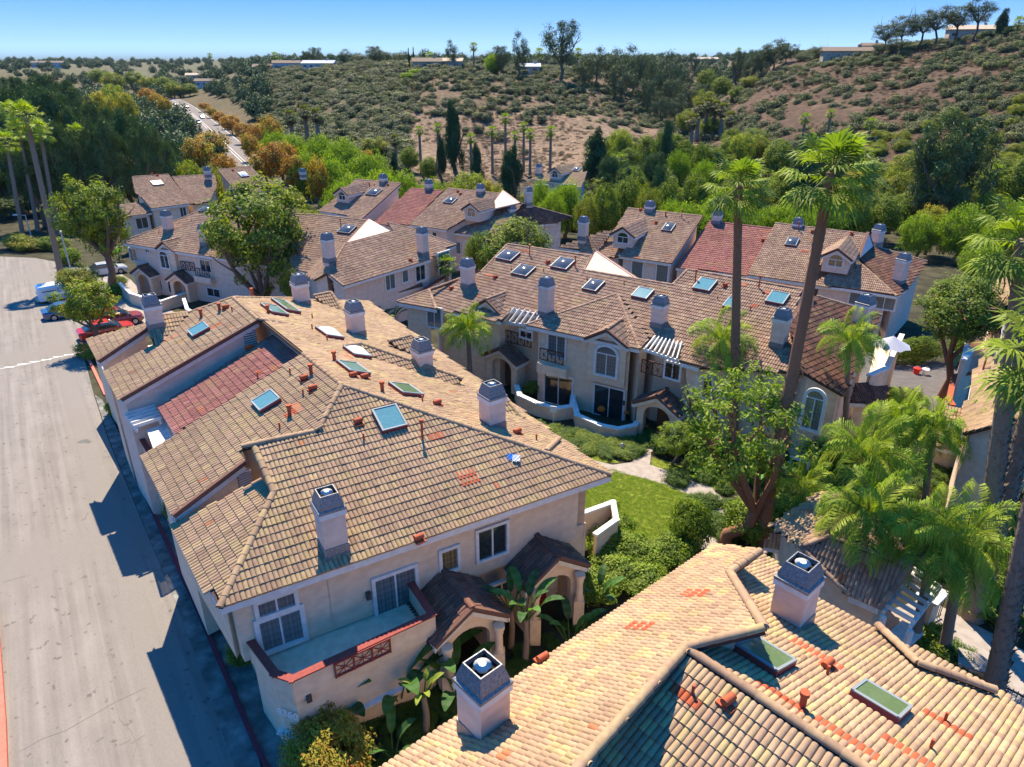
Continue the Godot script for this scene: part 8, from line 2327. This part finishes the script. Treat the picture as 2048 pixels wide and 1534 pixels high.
	trees("autumn_tree", "orange autumn tree along the far road", "orange trees along the far road", "autumn", "bark", 0.15, 4, 0.30, [[Vector3(-84.6, -7.3, -210.0), 9.2, 11.3], [Vector3(-80.2, -7.0, -190.0), 9.4, 9.0], [Vector3(-62.7, -6.5, -160.0), 8.4, 6.5], [Vector3(-108.2, -7.2, -290.0), 8.0, 8.6], [Vector3(-93.2, -7.7, -260.0), 8.2, 7.8], [Vector3(-81.6, -8.1, -240.0), 10.0, 8.0], [Vector3(-74.0, -8.1, -230.0), 13.0, 9.2], [Vector3(-52.2, -7.3, -165.0), 11.6, 10.0], [Vector3(-44.1, -6.9, -150.0), 9.9, 7.2], [Vector3(-57.1, -7.3, -170.0), 8.6, 8.1], [Vector3(-36.1, -6.2, -135.0), 10.5, 5.5], [Vector3(-200.1, -5.7, -420.0), 11.6, 11.0], [Vector3(-177.1, -6.3, -380.0), 11.2, 9.0], [Vector3(-159.7, -6.7, -350.0), 11.2, 6.9], [Vector3(-157.8, -5.3, -390.0), 4.9, 7.2], [Vector3(-142.6, -6.1, -360.0), 5.3, 6.6], [Vector3(-127.9, -6.8, -330.0), 6.1, 6.5], [Vector3(-117.4, -6.9, -310.0), 5.9, 6.2], [Vector3(-75.7, -7.8, -215.0), 8.7, 7.2], [Vector3(-33.8, -7.5, -170.0), 9.1, 6.9]])
	trees("golden_tree", "golden-leaved tree among the greener ones", "golden trees", "gold", "bark", 0.15, 4, 0.30, [[Vector3(-151.9, -6.8, -280.0), 17.3, 12.9], [Vector3(-166.7, -6.8, -320.0), 18.3, 12.6], [Vector3(-152.3, -6.9, -300.0), 16.2, 9.9], [Vector3(-7.4, -5.8, -125.0), 8.8, 6.9], [Vector3(-4.1, -5.6, -118.0), 8.4, 4.9], [Vector3(-9.4, -5.3, -112.0), 8.6, 4.7], [Vector3(-57.5, -5.8, -130.0), 10.2, 5.3], [Vector3(56.1, -5.5, -120.0), 9.6, 6.6], [Vector3(56.1, -4.3, -95.0), 7.3, 4.7], [Vector3(27.3, -7.1, -190.0), 11.7, 7.7], [Vector3(56.0, -6.1, -180.0), 10.5, 7.3], [Vector3(-211.7, -3.3, -480.0), 8.3, 9.4], [Vector3(-45.2, -5.5, -118.0), 9.9, 4.1]])
	trees("valley_tree", "rounded green tree in the valley beyond the roofs", "green trees in the valley", "olive", "bark", 0.12, 4, 0.30, [[Vector3(16.7, -4.8, -104.0), 10.0, 6.5], [Vector3(13.2, -4.6, -100.0), 9.4, 4.9], [Vector3(48.3, -4.7, -102.0), 8.5, 7.1], [Vector3(53.6, -4.8, -104.0), 7.6, 7.3], [Vector3(66.1, -5.3, -125.0), 8.8, 7.7], [Vector3(67.5, -5.2, -140.0), 8.5, 7.6], [Vector3(46.9, -5.7, -125.0), 9.1, 6.9], [Vector3(37.7, -5.3, -112.0), 9.3, 6.2], [Vector3(35.4, -5.6, -118.0), 8.3, 5.7], [Vector3(28.9, -5.4, -115.0), 9.4, 5.6], [Vector3(59.6, -6.1, -165.0), 9.5, 7.8], [Vector3(61.7, -5.9, -150.0), 9.9, 7.1], [Vector3(71.8, -4.0, -160.0), 8.0, 7.6], [Vector3(22.8, -4.9, -105.0), 9.6, 5.1], [Vector3(69.1, -4.8, -104.0), 7.6, 6.5], [Vector3(87.7, -4.3, -125.0), 10.2, 8.5], [Vector3(90.1, -3.4, -135.0), 7.3, 7.4], [Vector3(18.9, -4.6, -100.0), 9.4, 4.2], [Vector3(-49.2, -5.6, -120.0), 10.4, 5.8], [Vector3(10.2, -4.5, -98.0), 8.3, 4.1], [Vector3(-26.4, -7.3, -190.0), 7.1, 6.4], [Vector3(-19.7, -7.6, -175.0), 6.7, 5.9], [Vector3(-38.9, -5.9, -210.0), 6.2, 8.5], [Vector3(56.3, -5.6, -190.0), 7.8, 7.7], [Vector3(62.6, -4.3, -190.0), 7.1, 7.7], [Vector3(34.5, -7.1, -190.0), 9.8, 8.9], [Vector3(39.9, -7.3, -185.0), 10.8, 7.5], [Vector3(27.3, -7.3, -185.0), 10.9, 6.2], [Vector3(43.4, -7.5, -170.0), 10.4, 5.8], [Vector3(75.1, -4.4, -140.0), 8.5, 7.6], [Vector3(69.3, -5.3, -112.0), 8.9, 6.2]])
	trees("gum_tree", "grey-green gum tree in the ridge-top grove", "gum trees in the grove on the middle ridge", "gum", "bark", 0.08, 4, 0.30, [[Vector3(35.6, 9.3, -330.0), 15.1, 12.7], [Vector3(43.9, 6.8, -335.0), 17.0, 15.1], [Vector3(52.9, 4.3, -340.0), 21.0, 13.1], [Vector3(60.1, 2.9, -345.0), 20.1, 13.3], [Vector3(68.3, 0.5, -340.0), 22.5, 15.4], [Vector3(30.4, 9.4, -320.0), 11.5, 12.4], [Vector3(60.9, 0.9, -330.0), 18.1, 12.8], [Vector3(43.9, 3.3, -310.0), 15.8, 14.0], [Vector3(79.3, 0.5, -360.0), 17.4, 11.7], [Vector3(67.8, -1.4, -320.0), 14.8, 12.5], [Vector3(52.7, -0.5, -300.0), 14.3, 11.7], [Vector3(78.6, -1.2, -340.0), 11.2, 11.1], [Vector3(81.8, -1.8, -330.0), 13.1, 10.8], [Vector3(62.7, -2.7, -290.0), 10.7, 9.5], [Vector3(55.0, -2.6, -280.0), 11.8, 9.2]])
	trees("gum_tree", "tallest gum tree standing above the middle ridge", "", "gum", "bark", 0.20, 4, 0.30, [[Vector3(20.2, 11.0, -318.0), 24.7, 17.2]])
	trees("gum_tree", "slim gum tree left of the tallest one on the ridge", "", "gum", "bark", 0.10, 4, 0.30, [[Vector3(3.3, 12.3, -318.0), 17.7, 8.5]])
	trees("gum_tree", "gum tree on the skyline", "gum trees along the skyline", "gum", "bark", 0.15, 4, 0.30, [[Vector3(-4.0, 13.0, -322.0), 12.6, 8.2], [Vector3(-7.2, 14.0, -330.0), 10.4, 10.6], [Vector3(-72.2, 16.2, -410.0), 10.2, 11.8], [Vector3(-67.4, 16.3, -405.0), 7.7, 10.4], [Vector3(-91.8, 15.4, -430.0), 9.1, 9.6], [Vector3(-113.6, 14.1, -450.0), 12.4, 11.5], [Vector3(-119.9, 13.6, -455.0), 10.9, 8.7], [Vector3(-26.3, 15.4, -340.0), 11.8, 6.5], [Vector3(121.4, 7.7, -520.0), 16.8, 9.3], [Vector3(104.8, 4.7, -360.0), 20.1, 8.1], [Vector3(107.2, 7.9, -350.0), 14.2, 9.0], [Vector3(110.8, 11.2, -345.0), 14.2, 11.0], [Vector3(115.9, 14.4, -345.0), 13.3, 15.4], [Vector3(122.8, 17.1, -350.0), 9.6, 13.4], [Vector3(130.3, 18.6, -330.0), 6.1, 12.6], [Vector3(126.8, 17.9, -340.0), 4.1, 8.7], [Vector3(-83.4, 15.8, -420.0), 5.9, 10.8], [Vector3(-57.6, 16.3, -400.0), 6.0, 10.2], [Vector3(-46.1, 16.2, -390.0), 5.0, 7.5]])
	trees("gum_tree", "tall bare-trunked gum on the right hilltop", "tall gums on the right hilltop", "gum", "bark", 0.38, 6, 0.45, [[Vector3(142.0, 21.2, -300.0), 10.8, 13.3], [Vector3(149.5, 22.1, -302.0), 12.5, 15.2], [Vector3(155.0, 22.8, -300.0), 13.7, 15.1], [Vector3(161.5, 23.7, -300.0), 14.1, 15.1], [Vector3(169.1, 24.7, -302.0), 14.1, 13.3], [Vector3(175.3, 25.7, -300.0), 15.0, 13.1], [Vector3(137.6, 19.9, -292.0), 5.1, 9.3], [Vector3(142.1, 20.5, -290.0), 6.2, 11.1]])
	trees("narrow_pine", "dark conifer on the right hilltop", "conifers on the right hilltop", "spire", "bark", 0.05, 4, 0.30, [[Vector3(178.6, 26.4, -290.0), 10.2, 7.3], [Vector3(173.2, 25.5, -288.0), 3.6, 7.3], [Vector3(175.8, 26.2, -280.0), 4.2, 7.1]])
	trees("cypress_tree", "thin cypress on the middle ridge", "thin cypresses on the middle ridge", "spire", "bark", 0.02, 4, 0.30, [[Vector3(-45.6, 15.1, -345.0), 9.1, 1.5], [Vector3(-43.5, 15.3, -345.0), 9.3, 1.5]])
	trees("valley_tree", "rounded green tree filling the canyon", "trees in the canyon", "olive", "bark", 0.08, 4, 0.30, [[Vector3(106.3, 2.3, -420.0), 12.8, 13.6], [Vector3(103.4, 1.8, -380.0), 10.4, 12.3], [Vector3(75.7, -2.4, -300.0), 11.8, 9.8], [Vector3(96.4, 3.1, -330.0), 6.2, 8.6], [Vector3(105.3, 7.9, -340.0), 5.1, 11.0], [Vector3(63.5, -3.1, -240.0), 6.5, 9.6], [Vector3(57.8, -3.7, -250.0), 8.8, 8.3], [Vector3(61.6, -3.8, -210.0), 6.1, 7.0]])
	trees("feathery_tree", "bright lime shrubby tree on the middle ridge", "lime trees on the middle ridge", "lime", "bark", 0.05, 4, 0.30, [[Vector3(-7.1, 13.5, -325.0), 8.4, 10.4], [Vector3(-38.8, 13.3, -318.0), 3.0, 9.4], [Vector3(-42.2, 11.9, -312.0), 3.1, 7.3]])
	trees("valley_tree", "green tree beside the upper far road", "trees beside the upper far road", "olive", "bark", 0.08, 4, 0.30, [[Vector3(-235.6, -2.8, -520.0), 12.1, 16.9], [Vector3(-211.7, -3.3, -480.0), 10.5, 12.5], [Vector3(-294.4, -2.0, -600.0), 13.2, 19.4], [Vector3(-290.0, -3.3, -560.0), 15.1, 18.1], [Vector3(-332.0, -0.8, -620.0), 13.5, 20.0], [Vector3(-264.3, -2.7, -560.0), 11.2, 14.5], [Vector3(-202.0, -2.0, -480.0), 7.9, 12.5]])
	trees("valley_tree", "dense dark green tree in the belt behind the back row", "dark trees in the belt behind the back row", "broad", "bark", 0.10, 4, 0.30, [[Vector3(66.2, -5.3, -142.2), 2.8, 10.5], [Vector3(62.2, -5.3, -113.1), 6.6, 7.0], [Vector3(95.9, 0.0, -146.2), -2.5, 7.4], [Vector3(49.3, -5.9, -132.7), 7.8, 8.5], [Vector3(10.1, -5.7, -122.6), 9.1, 9.0], [Vector3(78.7, -3.7, -142.3), 4.8, 7.3], [Vector3(52.9, -5.3, -112.1), 10.5, 8.1], [Vector3(30.7, -6.8, -149.3), 6.6, 10.7], [Vector3(34.1, -6.1, -132.5), 3.9, 8.9], [Vector3(28.1, -6.4, -138.2), 3.3, 10.4], [Vector3(80.6, -4.5, -125.7), 7.1, 6.6], [Vector3(20.7, -5.8, -123.5), 9.9, 8.0], [Vector3(9.5, -5.8, -124.8), 6.5, 7.1], [Vector3(73.8, -5.0, -124.0), 6.8, 7.6], [Vector3(76.5, -3.7, -149.1), 4.6, 7.2], [Vector3(62.7, -5.3, -112.7), 7.0, 8.0], [Vector3(34.8, -5.3, -112.3), 8.3, 5.6], [Vector3(22.7, -5.6, -119.5), 5.6, 8.3], [Vector3(83.0, -4.4, -125.1), 3.6, 7.3], [Vector3(47.7, -5.5, -116.1), 7.0, 8.1], [Vector3(66.5, -5.4, -113.4), 6.9, 8.5], [Vector3(17.8, -6.2, -135.2), 7.2, 9.9]])
	trees("valley_tree", "dark green tree at the mouth of the canyon", "dark trees at the mouth of the canyon", "broad", "bark", 0.08, 4, 0.30, [[Vector3(39.1, -6.9, -192.3), 5.7, 8.4], [Vector3(33.7, -7.5, -168.9), 13.2, 6.8], [Vector3(50.3, -7.0, -173.1), 7.4, 6.6], [Vector3(66.7, -3.7, -185.3), 5.8, 7.7], [Vector3(49.9, -6.7, -187.8), 6.6, 8.6], [Vector3(22.5, -7.4, -166.6), 9.1, 7.9], [Vector3(64.9, -3.4, -201.6), 6.7, 11.2], [Vector3(47.2, -7.3, -170.3), 9.2, 7.9], [Vector3(28.3, -7.5, -179.7), 8.2, 8.3], [Vector3(76.5, -0.3, -213.8), -2.8, 9.8], [Vector3(45.3, -6.9, -189.0), 7.4, 8.1], [Vector3(40.4, -7.3, -183.9), 12.0, 10.5], [Vector3(67.0, -3.4, -190.0), 4.4, 8.3], [Vector3(28.8, -6.4, -204.1), 8.5, 11.1]])
	trees("pine_tree", "dark pine near the small valley house", "dark pines near the small valley house", "pine", "bark", 0.10, 4, 0.30, [[Vector3(20.7, -6.0, -128.0), 10.0, 7.0], [Vector3(26.9, -6.4, -140.0), 11.5, 7.6], [Vector3(18.0, -6.2, -135.0), 10.9, 6.5]])

func garden():
	var h: Node3D
	paddle_plant("taller banana plant with a bare stem between the two porches", Vector3(0.48, 0.00, -19.40), 1.90, 9, 1.90, 0.75)
	paddle_plant("shorter banana plant with a bare stem between the two porches", Vector3(-0.04, 0.00, -20.08), 1.70, 7, 1.70, 0.75)
	paddle_plant("dark paddle-leaved plant nearest the house number", Vector3(-5.55, 0.00, -16.77), 2.60, 6, 0.00, 0.75)
	paddle_plant("dark paddle-leaved plant in the middle of the side bed", Vector3(-3.82, 0.00, -17.47), 3.00, 8, 0.00, 0.75)
	paddle_plant("paddle-leaved plant below the near porch", Vector3(-2.71, 0.00, -18.33), 3.00, 8, 0.00, 0.75)
	paddle_plant("bright paddle-leaved plant beside the front chimney", Vector3(-1.87, 0.00, -17.68), 2.60, 7, 0.00, 0.75)
	paddle_plant("small bright paddle-leaved plant at the foot of the side bed", Vector3(-3.74, 0.00, -15.29), 1.90, 5, 0.00, 0.75)
	paddle_plant("bright paddle-leaved plant by the tiled edge near the red door", Vector3(2.17, 0.00, -20.08), 2.00, 6, 0.00, 0.75)
	paddle_plant("dark paddle-leaved plant beyond the red door", Vector3(3.44, 0.00, -22.22), 1.60, 6, 0.00, 0.75)
	paddle_plant("thin yellow-leaved sapling in the side bed", Vector3(-2.81, 0.00, -16.35), 1.0, 7, 1.6, 0.8, [Vector3(0.25, 0.3, 0.03), Vector3(0.2, 0.26, 0.03)])
	paddle_plant("clump of paddle leaves against the pink wing, left one", Vector3(-11.97, -2.41, -59.76), 2.60, 12, 0.00, 0.70)
	paddle_plant("clump of paddle leaves against the pink wing, right one", Vector3(-11.08, -2.53, -62.07), 2.40, 10, 0.00, 0.70)
	paddle_plant("paddle-leaved plant behind the leaning palm trunk", Vector3(12.74, -0.85, -31.39), 2.80, 9, 0.30, 0.70)
	paddle_plant("tall paddle-leaved plant against the right-edge house", Vector3(24.67, -0.85, -31.39), 3.00, 9, 0.50, 0.70)
	paddle_plant("paddle-leaved plant at the very right edge", Vector3(25.84, -0.79, -30.40), 2.60, 8, 0.30, 0.70)
	paddle_plant("big-leaved plant beside the sunlit path at the right edge", Vector3(22.41, -0.55, -26.08), 2.40, 7, 0.20, 0.70)
	paddle_plant("paddle-leaved plant at the corner of the pink townhouse", Vector3(-51.57, -4.15, -91.43), 2.40, 9, 0.00, 0.70)
	bush("bush", "yellow and red leaved bush at the bottom of the picture", "", Vector3(-5.46, 0.00, -14.64), Vector3(2.10, 1.40, 1.50), "photinia", 2.2, "shrub")
	bush("hedge", "dark clipped hedge plant below the bay patios, first from the left", "hedge below the bay patios", Vector3(0.67, -1.33, -40.25), Vector3(1.00, 0.30, 0.65), "hedge", 4.7, "hedge")
	bush("hedge", "dark clipped hedge plant below the bay patios, second from the left", "hedge below the bay patios", Vector3(1.60, -1.28, -39.35), Vector3(1.00, 0.30, 0.65), "hedge", 4.6, "hedge")
	bush("hedge", "dark clipped hedge plant below the bay patios, third from the left", "hedge below the bay patios", Vector3(2.53, -1.26, -38.98), Vector3(1.00, 0.30, 0.65), "hedge", 4.2, "hedge")
	bush("hedge", "dark clipped hedge plant below the bay patios, fourth from the left", "hedge below the bay patios", Vector3(3.43, -1.24, -38.48), Vector3(1.00, 0.30, 0.65), "hedge", 4.0, "hedge")
	bush("hedge", "dark clipped hedge plant below the bay patios, fifth from the left", "hedge below the bay patios", Vector3(4.31, -1.21, -38.06), Vector3(1.00, 0.30, 0.65), "hedge", 4.6, "hedge")
	bush("hedge", "dark clipped hedge plant below the bay patios, sixth from the left", "hedge below the bay patios", Vector3(5.17, -1.18, -37.51), Vector3(1.00, 0.30, 0.65), "hedge", 2.2, "hedge")
	bush("hedge", "dark clipped hedge plant below the bay patios, seventh from the left", "hedge below the bay patios", Vector3(6.02, -1.16, -37.11), Vector3(1.00, 0.30, 0.65), "hedge", 4.2, "hedge")
	bush("hedge", "dark clipped hedge plant below the bay patios, eighth from the left", "hedge below the bay patios", Vector3(6.90, -1.15, -36.98), Vector3(1.00, 0.30, 0.65), "hedge", 1.7, "hedge")
	bush("hedge", "dark clipped hedge plant below the bay patios, ninth from the left", "hedge below the bay patios", Vector3(7.72, -1.18, -37.38), Vector3(1.00, 0.30, 0.65), "hedge", 2.9, "hedge")
	bush("hedge", "dark clipped hedge plant below the bay patios, tenth from the left", "hedge below the bay patios", Vector3(8.44, -1.21, -38.06), Vector3(1.00, 0.30, 0.65), "hedge", 4.6, "hedge")
	bush("hedge", "dark clipped hedge plant below the bay patios, eleventh from the left", "hedge below the bay patios", Vector3(4.60, -1.12, -36.39), Vector3(1.00, 0.30, 0.65), "hedge", 4.1, "hedge")
	bush("hedge", "dark clipped hedge plant below the bay patios, twelfth from the left", "hedge below the bay patios", Vector3(5.45, -1.10, -36.07), Vector3(1.00, 0.30, 0.65), "hedge", 1.8, "hedge")
	bush("hedge", "dark clipped hedge plant below the bay patios, thirteenth from the left", "hedge below the bay patios", Vector3(6.29, -1.09, -35.81), Vector3(1.00, 0.30, 0.65), "hedge", 5.7, "hedge")
	bush("hedge", "dark clipped hedge plant below the bay patios, fourteenth from the left", "hedge below the bay patios", Vector3(7.20, -1.10, -36.07), Vector3(1.00, 0.30, 0.65), "hedge", 3.9, "hedge")
	bush("hedge", "dark clipped hedge plant below the bay patios, fifteenth from the left", "hedge below the bay patios", Vector3(2.92, -1.20, -37.79), Vector3(1.00, 0.30, 0.65), "hedge", 3.5, "hedge")
	bush("hedge", "dark clipped hedge plant below the bay patios, sixteenth from the left", "hedge below the bay patios", Vector3(3.78, -1.16, -37.11), Vector3(1.00, 0.30, 0.65), "hedge", 0.1, "hedge")
	bush("bush", "leafy bush right beside the patio wall at the lawn", "bushes beside the lawn", Vector3(4.87, -0.63, -27.48), Vector3(1.00, 0.90, 1.00), "fresh", 3.3, "shrub")
	bush("bush", "leafy bush below the patio wall corner", "bushes beside the lawn", Vector3(4.34, -0.55, -26.08), Vector3(1.10, 1.00, 1.00), "fresh", 1.5, "shrub")
	bush("bush", "bush in the middle of the planting by the lawn", "bushes beside the lawn", Vector3(5.19, -0.53, -25.70), Vector3(1.20, 0.90, 1.20), "fresh", 4.0, "shrub")
	bush("bush", "low bush at the lawn's near edge", "bushes beside the lawn", Vector3(6.14, -0.51, -25.33), Vector3(1.30, 0.80, 1.20), "fresh", 2.8, "shrub")
	bush("bush", "broad low bush above the front roof", "bushes beside the lawn", Vector3(4.44, -0.45, -24.26), Vector3(1.30, 0.80, 1.20), "fresh", 4.9, "shrub")
	bush("bush", "right-hand bush of the planting by the lawn", "bushes beside the lawn", Vector3(7.10, -0.53, -25.70), Vector3(1.20, 0.90, 1.10), "fresh", 3.9, "shrub")
	bush("bush", "lowest bush of the planting, nearest the front roof", "bushes beside the lawn", Vector3(5.46, -0.44, -23.92), Vector3(1.30, 0.70, 1.30), "fresh", 4.8, "shrub")
	bush("bush", "bush beside the dark paddle-leaved plant", "bushes beside the lawn", Vector3(3.47, -0.40, -23.26), Vector3(1.20, 0.80, 1.20), "fresh", 2.1, "shrub")
	bush("bush", "small bush between patio wall and lawn", "bushes beside the lawn", Vector3(4.71, -0.71, -28.99), Vector3(0.70, 0.80, 0.80), "fresh", 3.9, "shrub")
	bush("bush", "tall leafy shrub at the near edge of the lawn", "", Vector3(8.11, -0.59, -26.67), Vector3(1.10, 1.90, 1.10), "fresh", 4.4, "shrub")
	bush("bush", "green bush beside the reddish forked trunk", "", Vector3(11.26, -0.63, -27.48), Vector3(1.50, 1.40, 1.40), "fresh", 5.0, "shrub")
	bush("bush", "shady bush left of the garden path's upper fork", "", Vector3(9.00, -1.11, -36.26), Vector3(1.20, 0.80, 1.00), "hedge", 2.1, "shrub")
	bush("bush", "shrub against the patio wall right of the arched porch", "", Vector3(10.84, -1.13, -36.58), Vector3(1.40, 1.20, 1.20), "hedge", 5.1, "shrub")
	bush("bush", "bush below the leaning palm", "", Vector3(12.90, -0.67, -28.11), Vector3(1.60, 1.30, 1.50), "fresh", 5.2, "shrub")
	bush("bush", "bush under the arched townhouse's right window", "", Vector3(17.49, -1.03, -34.71), Vector3(1.60, 1.40, 1.40), "hedge", 4.1, "shrub")
	bush("bush", "bush beside the bare-trunked feather palm", "", Vector3(19.76, -1.03, -34.71), Vector3(1.50, 1.30, 1.40), "fresh", 5.9, "shrub")
	bush("hedge", "rounded olive hedge at the left edge by the asphalt", "", Vector3(-68.62, -4.52, -98.26), Vector3(4.50, 1.50, 2.00), "olive", 5.7, "hedge")
	bush("hedge", "lower green hedge behind the palm trunk", "", Vector3(-64.07, -4.52, -98.26), Vector3(3.00, 1.30, 1.80), "hedge", 3.1, "hedge")
	bush("hedge", "bright green plants around the lamp post", "", Vector3(-56.20, -3.98, -88.33), Vector3(1.60, 1.60, 1.60), "fresh", 3.2, "hedge")
	bush("bush", "clipped shrub bed at the end of the townhouse row", "", Vector3(-34.11, -2.04, -53.03), Vector3(0.90, 0.80, 2.00), "olive", 1.0, "shrub")
	bush("bush", "low golden shrub between the red cars and the roof", "", Vector3(-34.17, -2.35, -58.73), Vector3(2.20, 0.60, 0.80), "gold", 5.0, "shrub")
	bush("bush", "dark shrub at the corner of the pink patio", "", Vector3(-43.86, -3.33, -76.48), Vector3(1.40, 1.00, 1.20), "hedge", 5.6, "shrub")
	bush("bush", "green shrub under the round tree by the drive", "", Vector3(-42.24, -3.12, -72.72), Vector3(1.20, 0.90, 1.10), "fresh", 2.9, "shrub")
	bush("bush", "yellow-green shrub in the alley bed by the white balcony", "", Vector3(-26.31, -1.42, -41.82), Vector3(0.50, 0.70, 0.60), "fresh", 4.1, "shrub")
	bush("bush", "dark narrow shrub between pavement and house wall, farthest along the alley", "shrubs along the alley wall", Vector3(-18.10, 0.00, -31.27), Vector3(0.35, 0.80, 0.90), "hedge", 4.3, "shrub")
	bush("bush", "dark narrow shrub between pavement and house wall, second farthest along the alley", "shrubs along the alley wall", Vector3(-15.92, 0.00, -27.99), Vector3(0.35, 0.80, 0.90), "hedge", 4.4, "shrub")
	bush("bush", "dark narrow shrub between pavement and house wall, second nearest along the alley", "shrubs along the alley wall", Vector3(-11.54, 0.00, -22.22), Vector3(0.35, 0.80, 0.90), "hedge", 1.0, "shrub")
	bush("bush", "dark narrow shrub between pavement and house wall, nearest along the alley", "shrubs along the alley wall", Vector3(-9.58, 0.00, -19.12), Vector3(0.35, 0.80, 0.90), "hedge", 4.7, "shrub")
	bush("hedge", "tallest dark hedge beside the palm walk at the right", "dark hedges by the palm walk", Vector3(19.97, -0.38, -22.94), Vector3(1.60, 1.00, 1.40), "hedge", 3.5, "hedge")
	bush("hedge", "dark hedge beside the palm walk, its left end", "dark hedges by the palm walk", Vector3(19.54, -0.40, -23.26), Vector3(1.40, 0.80, 1.30), "hedge", 4.0, "hedge")
	bush("hedge", "dark hedge beside the palm walk, its near end", "dark hedges by the palm walk", Vector3(19.19, -0.32, -21.87), Vector3(1.50, 0.70, 1.20), "hedge", 2.5, "hedge")
	bush("bush", "low green ground plant between the palms and the walk", "", Vector3(15.65, -0.24, -20.32), Vector3(1.20, 0.50, 1.00), "fresh", 3.7, "shrub")
	bush("bush", "low plant beside the concrete box", "", Vector3(16.30, -0.17, -19.17), Vector3(1.00, 0.50, 0.80), "hedge", 4.6, "shrub")
	bush("bush", "leafy climber on the patio wall of the left bay", "", Vector3(1.42, -1.06, -44.38), Vector3(1.10, 0.60, 0.60), "hedge", 3.8, "shrub")
	bush("bush", "dark vine beside the arched porch", "", Vector3(-1.46, -1.79, -48.53), Vector3(1.00, 1.70, 0.90), "hedge", 4.3, "shrub")
	bush("bush", "dark shrub bank beyond the asphalt drive", "", Vector3(31.35, -1.97, -51.84), Vector3(3.20, 1.50, 1.20), "hedge", 0.2, "shrub")
	bush("bush", "bright bush beside the right terrace", "", Vector3(35.31, -1.97, -51.84), Vector3(1.00, 2.00, 1.00), "fresh", 1.0, "shrub")
	bush("bush", "bush at the foot of the dark drive", "", Vector3(26.20, -1.48, -42.90), Vector3(1.60, 1.00, 1.40), "fresh", 2.6, "shrub")
	bush("bush", "pink flowered bush on the middle ridge", "", Vector3(-17.87, 14.70, -330.00), Vector3(2.40, 1.80, 2.00), "dry", 3.9, "shrub")
	chaparral()
	skyline_woods()
	ground_cover()
